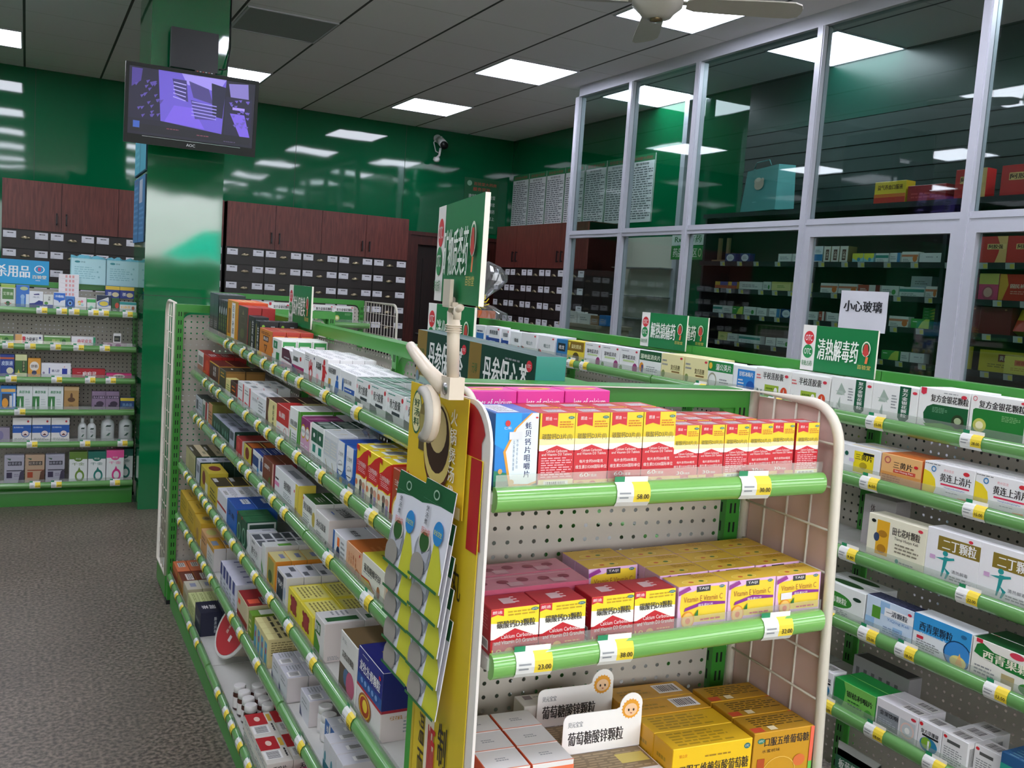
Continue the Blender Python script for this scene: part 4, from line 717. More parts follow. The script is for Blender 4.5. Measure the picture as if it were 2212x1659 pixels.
D('ia', 'tablet_carton', .13, .092, .06, 'white 蒲公英片 carton with green head', 'f0f2ee', 'R 0 .62 1 1 1f8a44|T .62 .8 .6 .24 w 蒲公英片|E .1 .82 .07 .12 e8c040|O .2 .25 .18 .32 a8a890|L .5 .2 .85 .4 2 x')
D('ib', 'tablet_carton', .11, .09, .06, 'white 甘桔冰梅片 carton with blue square', 'eef2f6', 'R .2 .08 .96 .88 2f86d6|T .58 .72 .62 .18 w 甘桔冰梅片|L .25 .2 .5 .55 3 w|E .8 .3 .18 .2 1f5ab0')
D('ic', 'capsule_carton', .158, .094, .06, 'white 半枝莲胶囊 carton with red seal', 'f2f1ee', 'T .5 .76 .58 .24 2a2424 半枝莲胶囊|R .28 .08 .68 .46 a2bc3c|L .32 .15 .6 .4 2 5a7a1c|E .6 .28 .05 .12 w|E .83 .28 .09 .17 e0502c|T .83 .28 .1 .2 w 人|P 2a5a5a .02 .1 .08 .3 .14 .18 .2 .28 .25 .1|L .03 .6 .16 .8 2 e05050|E .88 .82 .05 .05 d8364a', 'B .85 .1 .98 .9')
D('id', 'granule_carton', .152, .1, .06, 'white 复方金银花颗粒 carton with green vertical ribbon', 'f0f0ee', 'P 0f5a3c .6 1 .6 .15 .66 .04 .76 .04 .84 .15 .84 1|V .72 .56 .12 .8 w 复方金银花颗粒|P a8b8ac .15 .5 .25 .85 .38 .6 .3 .5|P b8c4bc .12 .6 .3 .62 .36 .5|P a8b8ac .25 .45 .28 .1 .2 .2 .24 .4|L .44 .35 .56 .75 5 x|R .0 .0 .24 .1 a8aaac|E .93 .86 .05 .04 d8364a', 'L .1 .3 .5 .6 1 x')
D('ie', 'granule_carton', .15, .107, .06, 'white 复方金银花颗粒 carton with dark green rounded panel', 'f2f1ef', 'P 0f5a30 .22 .08 .14 .2 .12 .38 .18 .54 .3 .62 1 .62 1 .08|P 5aa030 .14 .12 .5 .18 1 .12 1 .06 .2 .06|T .62 .77 .74 .18 2a2424 复方金银花颗粒|E .82 .28 .12 .17 2a3a1c|E .82 .3 .07 .08 a8b890|P d8304a .04 1 .04 .86 .09 .82 .15 .86 .15 1|L .3 .42 .6 .56 4 7ab08a|L .5 .9 .85 .94 1 x'+OT)
D('if', 'granule_carton', .153, .108, .06, 'white 复方金银花颗粒 carton with glowing flower panel', 'f2f1ef', 'P 1f7a30 .06 .06 .06 .64 .1 .68 .94 .68 .97 .64 .97 .06|E .2 .3 .12 .16 c8c860|E .2 .3 .07 .09 f2ecc0|T .56 .79 .8 .17 2a2424 复方金银花颗粒|L .58 .46 .9 .6 4 8ac080|O .08 .9 .04 .06 d87080 .7|L .1 .0 .9 .05 1 x|E .93 .93 .05 .03 d8364a', 'L .1 .3 .8 .6 1 s')
D('j1', 'tablet_carton', .133, .08, .06, 'white 三黄片 carton with yellow square', 'eeeef0', 'R .32 .12 .84 .85 f2dc20|T .58 .66 .44 .2 k 三黄片|E .58 .38 .1 .12 b8a020|R .56 .76 .84 .84 k|E .12 .7 .05 .08 1a5a4a|R .2 .45 .34 .56 d8c8e8|L .4 .02 .8 .08 1 k', 'R .1 .3 .9 .5 e8d8a0', 'L .2 .2 .8 .8 4 k')
D('j2', 'tablet_carton', .13, .08, .06, 'orange 三黄片 carton', 'eeb878', 'R 0 0 1 .4 dc9a52|T .54 .68 .46 .22 2a2020 三黄片|R .32 .42 .86 .54 d0503c|T .58 .48 .44 .07 w San Huang Pian|O .16 .8 .08 .12 c05a5a .7|E .86 .74 .05 .05 r|L .05 .1 .5 .34 3 b07030', '', '', 'd8742c', 'd0682a')
D('j3', 'tablet_carton', .146, .085, .06, 'white 黄连上清片 carton with yellow half circle', 'f0eff0', 'P f4d82c 0 .0 .22 .0 .27 .25 .24 .5 .14 .68 0 .74|T .64 .6 .6 .24 2a2424 黄连上清片|R .36 .38 .92 .43 e0355a|T .64 .32 .4 .05 3a6ab0 HuangLianShangQingPian|T .5 .82 .2 .08 e8a0a8 贵州百灵|O .2 .8 .05 .09 4a8ac0 .6|L .02 .92 .4 .96 1 k|E .84 .84 .06 .06 d8303c|L .48 .18 .8 .22 1 x|P e8a04a .68 .04 .9 .04 .9 .12 .72 .1', 'L .1 .3 .9 .5 1 s')
D('k0', 'capsule_carton', .11, .14, .06, 'shaded white carton with round gold capsule picture', 'b9b4b4', 'E .65 .45 .28 .3 3a2a24|E .7 .42 .22 .24 a8803c|V .3 .5 .14 .7 5a4a4a 体源颗粒')  # white carton; the shelf's shade is put into its grey base
D('k1', 'granule_carton', .185, .118, .06, 'cream 田七花叶颗粒 carton with yellow picture', 'ece7cf', 'R .16 .12 .38 .9 eab02c|E .27 .6 .08 .08 b07a20|E .27 .26 .08 .1 b07a20|E .17 .5 .05 .1 3a4a6a|T .67 .74 .46 .18 3a342c 田七花叶颗粒|T .68 .58 .4 .08 3a342c Tianqi Huaye Keli|L .5 .26 .9 .5 3 8a8270|E .1 .85 .04 .04 k|E .9 .9 .04 .035 d8364a|E .56 .1 .03 .05 2a9a8a|L .6 .06 .9 .12 1 x')
D('k2', 'granule_carton', .15, .128, .06, 'white 二丁颗粒 carton with olive title bar', 'f0eff2', 'R .22 .6 1 .88 8a762c|T .62 .74 .62 .22 w 二丁颗粒|E .38 .56 .05 .05 2a9a9a|P 2a9a9a .36 .5 .44 .5 .4 .28 .36 .1 .33 .1 .35 .3|P 2a9a9a .2 .44 .55 .52 .56 .48 .4 .42|P 2a9a9a .38 .3 .5 .22 .44 .08 .41 .08 .44 .2|T .68 .26 .3 .07 6a6a70 清热解毒|L .5 .08 .9 .18 2 x|E .82 .92 .04 .03 d8364a|R .1 .4 .2 .48 d0a8d0')
D('l1', 'granule_carton', .18, .088, .06, 'white 叶解毒颗粒 carton with green oval', 'ecefec', 'E .4 .5 .36 .24 3a8a34|T .4 .5 .52 .2 e8f0e0 叶解毒颗粒|E .85 .72 .08 .06 1a3a2a|L .2 .08 .7 .24 3 x', 'E .5 .5 .3 .3 2a5a2a')
D('l2', 'granule_carton', .15, .093, .05, 'pale blue 一清颗粒 carton with white squares', 'cfe0f4', 'R .0 .1 .2 .4 9cc4ea|R .3 .6 .5 .95 9cc4ea|R .6 .1 .8 .35 9cc4ea|R .4 .58 1 .82 f2f4f8|T .66 .7 .44 .16 3a4250 一清颗粒|R .14 .42 .32 .76 5a9a34|T .7 .5 .46 .1 5a90c8 YiQing Keli|E .92 .86 .04 .04 d8364a|L .4 .12 .9 .3 3 8aa0c0', 'L .05 .1 .95 .9 7 5a607a', '', '1f2444', '8a93a8')
D('l3', 'granule_carton', .162, .095, .06, 'bright blue 西青果颗粒 carton with bird circle', 'ecf0f4', 'R 0 .52 1 1 3a9ede|T .4 .7 .58 .24 20304a 西青果颗粒|T .4 .52 .56 .08 d8ecf8 Xiqingguo Keli|E .8 .32 .24 .36 16406a|E .8 .32 .22 .33 3f8fd8|E .82 .16 .14 .16 f0e08a|P f6c070 .78 .1 .84 .4 .9 .1|R .08 .36 .2 .44 d8364a|L .08 .1 .5 .34 4 x|E .88 .84 .05 .05 2a6a9a')
D('l4', 'granule_carton', .18, .093, .06, 'white 西青果颗粒 carton with green brush banner', 'eeece4', 'P 1f7a34 .03 .62 .06 .84 .14 .92 .3 .78 1 .72 1 .42 .5 .46 .12 .56|T .56 .64 .8 .24 f4f0dc 西青果颗粒|E .62 .9 .1 .08 d8405a|P d8304a .05 1 .05 .9 .14 .9 .14 1|R .44 .02 .62 .36 b8a87a|E .82 .2 .14 .14 3a8a34|L .06 .1 .36 .36 3 x', '', '', '1a5a2c')
D('m1', 'lozenge_carton', .14, .074, .05, 'green 银桔利咽含片 lozenge carton', '7ac05a', 'P 1f8a3a 0 0 0 1 .22 1 .28 .7 .26 .3 .2 0|T .62 .62 .62 .22 k 银桔利咽片|L .35 .2 .7 .45 2 2a6a2c|E .85 .2 .1 .2 4a9a3a', '', '', '1f9a44', '1f8a3a')
D('m2', 'lozenge_carton', .128, .078, .05, 'white lozenge carton with grey panel and target', 'e9e6ea', 'R .04 .1 .56 .72 8f939a|T .32 .58 .44 .16 2a2a30 金果饮咽|L .08 .2 .5 .4 3 b8bcc4|R .6 .1 .96 .72 c8ccd0|O .78 .4 .16 .26 e8c8c0 .8|E .78 .4 .06 .1 w|E .9 .84 .06 .05 d8364a', 'B .5 .2 .95 .8')
D('m3', 'lozenge_carton', .066, .078, .05, 'white 复方草珊瑚含片 carton with green-blue swirl', 'ecebee', 'T .5 .68 .74 .14 2a2a30 复方草珊瑚|E .5 .3 .38 .24 2a80a8|E .4 .34 .22 .18 8ab83c|E .12 .88 .08 .06 r|R .46 .14 .54 .44 w|R .2 .54 .9 .6 k', 'B .2 .1 .8 .9')
D('m4', 'lozenge_carton', .07, .078, .05, 'white lozenge carton turned to its text panel', 'ecebec', 'L .1 .1 .8 .6 7 x|R .2 .72 .7 .82 5a5a5a|E .12 .88 .07 .05 r', 'B .2 .1 .8 .9', 'B .1 .1 .5 .9')
D('m5', 'lozenge_carton', .15, .1, .012, 'blue striped flat lozenge carton', '2a5a8a', 'R 0 .6 1 .75 2a9a8a|R 0 .3 1 .42 6ab0c8|E .5 .3 .2 .25 c8a890|E .5 .2 .12 .12 2a2420', 'L .1 .2 .9 .8 1 7ab0c0')
D('m6', 'lozenge_carton', .2, .07, .05, 'shaded empty white tray carton with row of dark windows', 'a8a6a8', 'R .06 .25 .12 .7 6a6a6a|R .2 .25 .26 .7 6a6a6a|R .34 .25 .4 .7 6a6a6a|R .48 .25 .54 .7 6a6a6a|R .62 .25 .68 .7 6a6a6a|R .76 .25 .82 .7 6a6a6a', 'R .04 .04 .96 .96 4a4848')  # shade painted in: grey base and dark top on a white tray
D('n1', 'pain_carton', .2, .035, .12, 'pale yellow and red flat carton', 'dccf86', '', 'R 0 0 1 1 c2475a|R .1 .3 .5 .6 d8a0a8|R .55 .4 .9 .7 d8a0a8', '', 'c2475a')
# -- rear rack
D('o1', 'disinfectant_carton', .076, .14, .05, 'green and white carton with crest', 'dfe3dc', 'R 0 .86 1 1 a8c85a|R .1 .36 .9 .82 5c8a4c|T .5 .6 .7 .14 d8e4c8 艾草液|E .5 .18 .16 .1 2a6a3a|P c83a3a .2 .2 .4 .14 .4 .2|P c83a3a .8 .2 .6 .14 .6 .2')
D('o2', 'disinfectant_carton', .072, .14, .05, 'blue carton with white figure', '3a78cc', 'E .6 .86 .3 .08 b8c890|E .5 .5 .16 .1 9ac0e8|R .38 .1 .62 .42 8ab4e0|R .75 0 1 .62 dce8f4')
D('o3', 'disinfectant_carton', .074, .105, .05, 'white carton with dark blue wave', 'e9ecf2', 'P 2a3a8a 0 0 0 .3 .4 .34 .7 .5 1 .45 1 0|T .5 .68 .5 .1 6a7a9a 海氏|P 3a3a7a .3 .85 .7 .9 .75 .82 .35 .8')
D('o4', 'disinfectant_carton', .053, .09, .05, 'small white carton with leaf and blue foot', 'e6e8e2', 'R 0 0 1 .32 3a50a0|E .3 .42 .2 .1 5a9a4a|V .6 .75 .2 .3 k 洁肤')
D('o5', 'disinfectant_carton', .066, .107, .05, 'white carton with glossy blue lid panel', 'e2e6ec', 'P 2f6fd0 .02 .6 .02 .98 .98 .98 .98 .6 .6 .52 .5 .4 .4 .52|T .5 .78 .74 .14 d8e8f8 冷敷贴|E .8 .12 .12 .06 2a5a5a')
D('o6', 'disinfectant_carton', .05, .086, .05, 'blue carton with an eye picture', '4a84cc', 'E .5 .5 .48 .34 1f50a0|E .5 .52 .26 .18 7aa8e0|E .5 .52 .12 .09 k')
D('o7', 'disinfectant_carton', .066, .083, .05, 'white carton with colourful dots', 'eee8e8', 'E .4 .6 .18 .16 f0c850|E .6 .7 .12 .1 f08aa0|E .65 .5 .14 .12 90d0d0|T .5 .55 .6 .18 w 护理')
D('o8', 'disinfectant_carton', .05, .08, .05, 'small white carton with green cap band', 'dde6df', 'R 0 .7 1 .95 3fae5a|E .5 .32 .2 .12 8fd0b0')
D('o9', 'disinfectant_carton', .084, .105, .05, 'carton with dark swirl and yellow oval', 'dedfe0', 'P 1f2f4a 0 1 1 1 1 .5 .8 .9 0 .6|E .5 .5 .42 .2 7a90c8|E .5 .5 .3 .14 e8cf50|R .84 .4 1 .8 2a3a4a')
D('oa', 'disinfectant_carton', .045, .09, .05, 'dark green carton with red fruit', '1e5a34', 'E .7 .5 .26 .2 c84a3a|L .2 .1 .8 .2 1 w')
D('ob', 'disinfectant_carton', .112, .07, .05, 'white and teal carton with a portrait', 'e4e6e2', 'R 0 .75 1 1 2a9a9a|T .36 .52 .56 .24 f0c060 妇康洗|E .8 .45 .09 .18 b06a50|L .1 .1 .6 .2 1 x')
D('oc', 'disinfectant_carton', .085, .075, .05, 'dark blue and yellow carton with cup', '22388c', 'R 0 .7 1 1 e8c23c|E .7 .3 .24 .2 d8c8a0|T .3 .35 .3 .3 w 茶')
D('od', 'test_carton', .115, .027, .06, 'flat white carton with pink squares', 'efe8ea', 'R .32 .2 .42 .8 e0a0a0|R .5 .2 .6 .8 e0a0a0|R .66 .2 .76 .8 e0a0a0')
D('p1', 'ointment_carton', .15, .062, .05, 'white ointment carton with orange end, red title', 'ecebea', 'R 0 0 .24 1 e8b070|T .56 .5 .54 .5 2a2a3a 强力枇杷王|R .26 .2 .36 .8 d84050|E .9 .7 .04 .12 4a5a8a')
D('p2', 'ointment_carton', .148, .06, .05, 'green ointment carton with palm', '6aa04e', 'R 0 .86 1 1 d8e4d0|E .75 .4 .08 .3 2a6a2a|T .45 .5 .3 .3 c8d890 椰风')
D('p3', 'ointment_carton', .138, .06, .05, 'white ointment carton with red lettering', 'e9e6ea', 'T .55 .55 .6 .4 d04a5a 南星皮炎|P e07080 0 0 0 .12 .4 .24 .7 .1 1 .2 1 0|R .9 0 1 1 2a9a6a')
D('p4', 'ointment_carton', .17, .026, .05, 'flat pale pink ointment carton', 'e2c8d4', 'E .2 .5 .1 .4 b06a9a|E .5 .5 .1 .4 b06a9a|R .8 0 1 1 e8e6e2')
D('q1', 'lotion_carton', .076, .14, .05, 'deep blue lotion carton', '2a4290', 'T .5 .62 .8 .2 c8d8f0 皮肤液|R 0 .8 1 .88 c0623a|E .7 .3 .25 .14 e0dcc0')
D('q2', 'lotion_carton', .064, .142, .05, 'green and cream lotion carton', 'd5d8a0', 'R 0 .2 1 .74 3e6a34|R .6 .25 .85 .72 1c2a1c|V .72 .5 .16 .42 c8c890 百草灵|P d8c850 .2 .2 .3 .36 .4 .2')
D('q3', 'lotion_carton', .07, .12, .05, 'orange lotion carton with hexagon', 'e4a13c', 'E .5 .6 .36 .24 eee6dc|T .5 .6 .5 .16 3a2a2a 舒筋|E .5 .26 .2 .12 3a4060')
D('q4', 'lotion_carton', .165, .092, .05, 'white lotion carton with two navy squares', 'e8e8ee', 'R .25 .3 .29 .7 2a3a9a|R .7 .28 .88 .66 2038a0|T .48 .5 .26 .18 5a5a80 雅儿舒|E .08 .35 .04 .08 9a8aa8|E .78 .78 .015 .03 r')
D('q5', 'lotion_carton', .19, .062, .05, 'dark red 疤痕灵 carton', 'b4202e', 'T .52 .48 .42 .5 f0e4e4 疤痕灵|L .15 .55 .28 .65 1 q')
D('q6', 'lotion_carton', .15, .036, .05, 'flat magenta ointment carton', 'd4367c', 'E .5 .5 .24 .4 e8d0c8|T .5 .5 .3 .4 4a2a3a 皮康霜')
D('r1', 'spray_carton', .085, .15, .05, 'bright blue carton with bottle picture', '3a86d0', 'R .05 .75 .95 .88 e8b868|R .1 .1 .7 .68 3a4250|E .3 .3 .2 .2 e8a03c|R .58 .12 .76 .6 d8dce0|R .82 .15 .95 .7 e0e6f0')
D('r2', 'spray_carton', .085, .15, .05, 'white nasal spray carton with green block', 'dfe4e3', 'R 0 0 .45 .58 3a8044|P e8f0e8 .18 .04 .18 .3 .22 .5 .24 .5 .28 .3 .28 .04|T .5 .76 .7 .12 3a8a5a 鼻舒净液|L .55 .2 .85 .5 3 c0c8c8')
D('r3', 'spray_carton', .085, .15, .05, 'kraft gold carton with ink painting', 'b08a54', 'R 0 .84 1 1 c8a878|E .5 .45 .25 .1 5a3a20|E .5 .6 .08 .14 5a3a20|L .35 .15 .65 .25 2 6a4a2a')
D('r4', 'spray_carton', .08, .122, .05, 'mauve 活人正痛油 carton', '8a748e', 'R .05 .62 .95 .78 2e2434|T .5 .7 .8 .12 b8a0c0 活人正痛油|E .6 .35 .28 .14 3a2c40|R .2 .2 .8 .3 3a2c40')
D('r5', 'spray_carton', .084, .082, .05, 'navy and yellow carton', '2a4a80', 'R 0 .76 1 1 e2c83a|T .5 .45 .7 .24 7aa0c8 洗鼻盐|R 0 0 1 .12 c8c050')
D('s1', 'plaster_carton', .103, .156, .06, 'white plaster carton with blue band and red emblem', 'e2dfdc', 'R 0 .4 1 .72 1f56a8|T .32 .62 .5 .06 dce8f4 医用敷料贴|E .68 .36 .22 .14 2a5aa0|E .68 .37 .18 .115 e8d8d4|P 5a2430 .55 .3 .68 .38 .8 .3|E .82 .86 .06 .045 b0303c|L .1 .1 .9 .2 2 x', 'L .2 .3 .8 .6 2 x')
D('s0', 'plaster_carton', .075, .095, .05, 'pale mauve carton at the frame edge', '9a90a4', 'E .3 .5 .25 .3 8078a0')
D('t1', 'insect_carton', .108, .178, .06, 'grey carton reading in dark blocks', 'a9a7b4', 'R .18 .64 .88 .78 23232e|T .52 .71 .64 .1 b8b8c8 蚊贡农皂|R .12 .44 .92 .48 3a3a46|R .12 .2 .4 .4 2c2440|P 3a5a44 .1 .9 .3 .82 .34 .88|L .5 .24 .8 .36 2 7a7488|P 3a3448 .7 0 .8 .4 1 .5 1 0', 'L .2 .3 .8 .6 2 x')
D('t2', 'insect_carton', .108, .178, .06, 'tan carton reading in dark blocks', 'b59a80', 'R .18 .64 .88 .78 2c2626|T .52 .71 .64 .1 c8b8a8 蚊贡农皂|R .12 .44 .92 .48 8a4a34|R .12 .2 .4 .4 a04020|P 3a5a44 .1 .9 .3 .82 .34 .88|P 5a3a28 .7 0 .8 .4 1 .5 1 0', 'L .2 .3 .8 .6 2 x')
for k_, nm_, c_, c2_ in (('u1', 'olive green', '5a7a2c', '6a8a30'), ('u2', 'dark teal', '16685a', '17766a'), ('u3', 'bright pink', 'dc5090', 'd43a86')):
    D(k_, 'wash_carton', .104, .193 if k_ != 'u3' else .2, .06, 'wash carton with %s head' % nm_, 'dfe2e0', 'R 0 .76 1 1 %s|E .5 .77 .24 .09 %s|T .5 .77 .3 .06 d8e0d0 邦佳|T .5 .6 .7 .1 %s 千金|O .58 .2 .26 .2 %s .62|P %s .45 .35 .55 .5 .66 .36' % (c_, c_, c_, c2_, c2_), '', '', c_)
# -- dispensary (behind the glass)
D('v1', 'prescription_carton', .115, .06, .05, 'white carton', 'dcdcd8', 'L .15 .3 .8 .7 2 x')
D('v2', 'prescription_carton', .1, .062, .05, 'white carton with blue end', 'dcdcdc', 'R .7 0 1 1 4a86b8|L .1 .3 .6 .7 2 x')
D('v3', 'prescription_carton', .105, .06, .05, 'white carton with teal band', 'd8dcda', 'R 0 .5 1 .8 3a8a80|L .1 .1 .7 .4 2 x')
D('v4', 'prescription_carton', .12, .064, .05, 'white carton with green dot', 'd9dcd6', 'E .75 .4 .12 .25 4a9a4a|L .1 .3 .6 .7 2 x')
D('v5', 'prescription_carton', .14, .068, .05, 'white carton with orange swirl', 'dddad6', 'R 0 .55 1 .75 d08060|E .82 .4 .14 .3 d8783a|L .1 .1 .5 .4 2 x')
D('v6', 'prescription_carton', .12, .064, .05, 'navy carton with white round panel', '23407a', 'E .5 .5 .36 .42 d4d8e0|L .3 .35 .7 .65 2 x')
D('v7', 'prescription_carton', .13, .066, .05, 'cream yellow carton', 'd8d08a', 'L .3 .35 .7 .65 2 u|R 0 .8 1 1 c8c070')
D('v8', 'prescription_carton', .13, .055, .05, 'yellow and red carton', 'd8b040', 'R 0 .0 1 .5 c05a3a|R .4 .5 1 1 5a5a9a')
D('v9', 'prescription_carton', .09, .11, .06, 'tall white carton with blue lower half', 'd4dade', 'R 0 .1 1 .5 2a78b0|L .2 .6 .8 .8 2 x')
D('va', 'prescription_carton', .07, .108, .08, 'tall white carton with maroon vertical title', 'dcd6cc', 'R .3 .15 .75 .8 5a2a24|V .52 .48 .3 .5 e0d0c0 心通络', '', '', '8a7a4a', '8f7f50')
D('vb', 'prescription_carton', .15, .06, .05, 'wide white carton with black dot', 'dedede', 'L .3 .5 .7 .7 1 x|E .8 .6 .02 .05 k')
D('vc', 'prescription_carton', .1, .06, .05, 'green and lime carton', '4aa04a', 'P c8d85a .4 0 .6 .7 .8 1 1 1 1 0|L .1 .6 .4 .8 1 w')
D('vd', 'prescription_carton', .12, .06, .05, 'pale blue and yellow carton', '9acbd8', 'P d8d84a 0 .5 .5 .2 1 .6 1 1 0 1|E .6 .35 .15 .2 4a90b0')
D('ve', 'prescription_carton', .13, .065, .05, 'white and red carton', 'd8d4d0', 'R 0 0 .5 1 b04a3a|R .8 0 1 1 7a1f24|L .1 .4 .4 .7 2 w')
D('w1', 'gift_carton', .24, .14, .08, 'yellow and red 益气养血口服液 gift box', 'e0c030', 'R 0 0 1 .4 c03028|R 0 .3 1 .45 d8702c|T .5 .74 .8 .22 5a2a14 益气养血口服液', '', '', 'd8b82c')
D('w2', 'gift_carton', .27, .1, .08, 'plain dark red gift box', '9e1f28', 'L .1 .2 .9 .6 2 c04a4a')
D('w3', 'gift_carton', .3, .17, .08, 'red and gold 阿胶强骨 gift box', 'c32a2c', 'P dcae6c .62 1 .72 .7 .7 .4 .5 0 1 0 1 1|R .16 .52 .92 .76 e4bf7c|T .5 .64 .64 .18 3a1c14 阿胶强骨')
D('w4', 'gift_carton', .18, .15, .08, 'red and cream 阿胶 gift box', 'c32a2c', 'P dcae6c .62 1 .74 .7 .72 .4 .6 0 1 0 1 1|R .3 .52 .96 .72 e4bf7c|T .6 .62 .5 .16 3a1c14 阿胶强')
D('w5', 'gift_carton', .13, .155, .08, 'magenta gift box', 'c02a6c', 'E .8 .85 .1 .06 e0a0c0')
D('w6', 'gift_carton', .2, .148, .08, 'red 固民补血 gift box with yellow edge', 'c8281f', 'P e0a83c 0 0 0 1 .2 1 .28 .6 .12 0|T .62 .56 .56 .16 f0dcc8 固民补血|L .35 .25 .85 .4 2 e8a090')
D('w7', 'gift_carton', .15, .15, .08, 'pink gift box with coffee cup picture', 'd84a7a', 'R 0 .6 1 1 c8c060|E .5 .28 .3 .26 b8506a|E .5 .3 .22 .18 e0b0a0')
D('w8', 'gift_carton', .22, .135, .06, 'yellow and red 益气 box', 'e0c030', 'R 0 0 1 .5 c83a28|T .6 .74 .5 .2 3a2a14 益气养|L .4 .05 .9 .12 1 e8c0a0')
D('w9', 'gift_carton', .28, .12, .06, 'yellow 黄芪精 box with maroon title', 'd8c42c', 'R .42 .5 .76 .84 7a2a20|T .59 .67 .28 .22 f0e8c8 黄芪精|L .2 .2 .8 .4 2 8a7a20|E .92 .8 .05 .04 2a7a3a')
D('wa', 'gift_carton', .2, .1, .05, 'pale yellow box with red title', 'e0cf5a', 'R .3 .5 .8 .8 d8784a|T .55 .65 .4 .2 b03020 黄芪精|L .2 .2 .7 .4 2 c09a40')
D('wb', 'gift_carton', .2, .155, .08, 'dark maroon gift box', '6a1820', 'E .8 .9 .04 .03 c08060')

# ------------------------------------------------------------------ placing the goods
MESHES = {}
class Frame:
    def __init__(s, ox, oy, ang, end, shelves, slope=0, s0=0):
        s.ox, s.oy, s.ang, s.end, s.sh, s.slope, s.s0 = ox, oy, ang, end, shelves, slope, s0
    def world(s, a, b): return s.ox+a*math.cos(s.ang)-b*math.sin(s.ang), s.oy+a*math.sin(s.ang)+b*math.cos(s.ang)
FC = Frame(0, 4.43, -PI/2, 'pillar end', [(z-.008, y+.004, 'centre rack %s shelf' % n) for (z, y), n in zip(CSH, ('top', 'second', 'third', 'fourth', 'fifth', 'bottom'))], SL, 1.43)
FE = Frame(.925, 1.2, CAPA, 'left', [(1.251, .004, 'end display top shelf'), (1.006, -.026, 'end display second shelf'), (.727, -.046, 'end display third shelf')], [.025, .04, 0], -.308)
FR = Frame(0, 4.75, -PI/2, 'far end', [(z-.008, y+.004, 'right rack %s shelf' % n) for (z, y), n in zip(RSH, ('top', 'second', 'third', 'fourth', 'fifth', 'bottom'))])
FB = Frame(0, 0, 0, 'left', [(1.242, 6.478, 'rear rack top shelf'), (1.02, 6.468, 'rear rack second shelf'), (.816, 6.468, 'rear rack third shelf'), (.613, 6.468, 'rear rack fourth shelf'), (.409, 6.468, 'rear rack fifth shelf'), (.156, 6.45, 'rear rack bottom shelf')])
FD = Frame(0, 6.0, -PI/2, 'far end', [(2.251, 4.76, 'dispensary top ledge'), (1.886, 4.76, 'dispensary upper shelf'), (1.681, 4.76, 'dispensary second shelf'), (1.493, 4.76, 'dispensary third shelf'), (1.286, 4.76, 'dispensary fourth shelf')])
def put(fr, si, key, a, along=1, deep=1, high=1, back=0, gap=.0015, z=None, place=None, jit=.0, tilt=0, dg=.0015, size=None, turn=0, note=''):
    """stand cartons on shelf si of a rack: a = distance of the first one's edge along the shelf"""
    name, w, h, d, desc, base, front, top, side, topc, sidec = PR[key]
    if size: w, h = size
    mk = (key, size)
    if mk not in MESHES:
        o = carton(w, h, d, base, front, top, side, topc, sidec).build(name); MESHES[mk] = o.data; first = o
    else: first = None
    zs, yf, sname = fr.sh[si]; SLP = fr.slope[si] if isinstance(fr.slope, list) else fr.slope
    if place is None: place = sname
    for i in range(along):
        for j in range(deep):
            for k in range(high):
                s = a+i*(w+gap); t = yf+.004+back+j*(d+dg)
                if first is not None: o, first = first, None
                else: o = bpy.data.objects.new(name, MESHES[mk]); COL.objects.link(o)
                zz = (zs if z is None else z)+(SLP*(s-fr.s0))+k*(h+.0008)
                if SLP: zz += .0006
                x, y = fr.world(s+(random.uniform(-1, 1)*jit), t+random.uniform(0, 1)*jit)
                o.location = (x, y, zz+.0004)
                o.rotation_euler = (tilt, -math.atan(SLP), fr.ang+turn+(random.uniform(-.02, .02) if jit else 0))
                words = [desc]
                if along > 1: words.append('%s from %s' % (ORD[i+1], fr.end))
                if deep > 1: words.append('front row' if j == 0 else '%s row' % ORD[j+1])
                if high > 1: words.append('bottom layer' if k == 0 else ('top layer' if k == high-1 else 'layer %s' % ORD[k+1]))
                if note: words.append(note)
                words.append(place)
                lab = ', '.join(words)
                if len(lab.split()) > 16: lab = lab.replace(' carton', '', 1).replace(' and ', ', ', 1)
                if len(lab.split()) > 16: print('LONG', len(lab.split()), key, lab)
                g = (desc+' group on '+sname) if along*deep*high > 1 else None
                tag(o, lab, 'medicine box', g)
    return w
def run(fr, si, items):
    for it in items:
        key, a = it[0], it[1]; kw = it[2] if len(it) > 2 else {}
        put(fr, si, key, a, **kw)
Y = lambda v: 4.43-v          # centre rack: distance along from its world Y
d = dict
run(FC, 0, [('a1', Y(4.425), d(along=2)), ('a2', Y(4.2), d(along=4, gap=.002)), ('a3', Y(4.005)), ('a4', Y(3.775), d(deep=2)), ('a5', Y(3.59), d(deep=1)), ('a6', Y(3.465), d(deep=2)), ('a7', Y(3.385), d(deep=3)), ('a8', Y(3.185), d(deep=3)),
  ('a9', Y(3.05), d(deep=2)), ('aa', Y(2.912), d(deep=4)), ('ab', Y(2.768), d(deep=4)), ('ac', Y(2.645), d(deep=4)), ('ad', Y(2.522), d(deep=4)), ('ae', Y(2.404), d(deep=4)), ('af', Y(2.268), d(along=3, deep=2)), ('af', Y(1.92), d(place='centre rack top shelf beside the big green tea cartons', back=0)), 
  ('af', Y(2.268), d(deep=3, back=.059, place='centre rack top shelf rear'))])
run(FC, 0, [('h1', Y(2.078), d(along=2, back=.083, gap=.002, size=(.291, .212), place='behind the end display'))])
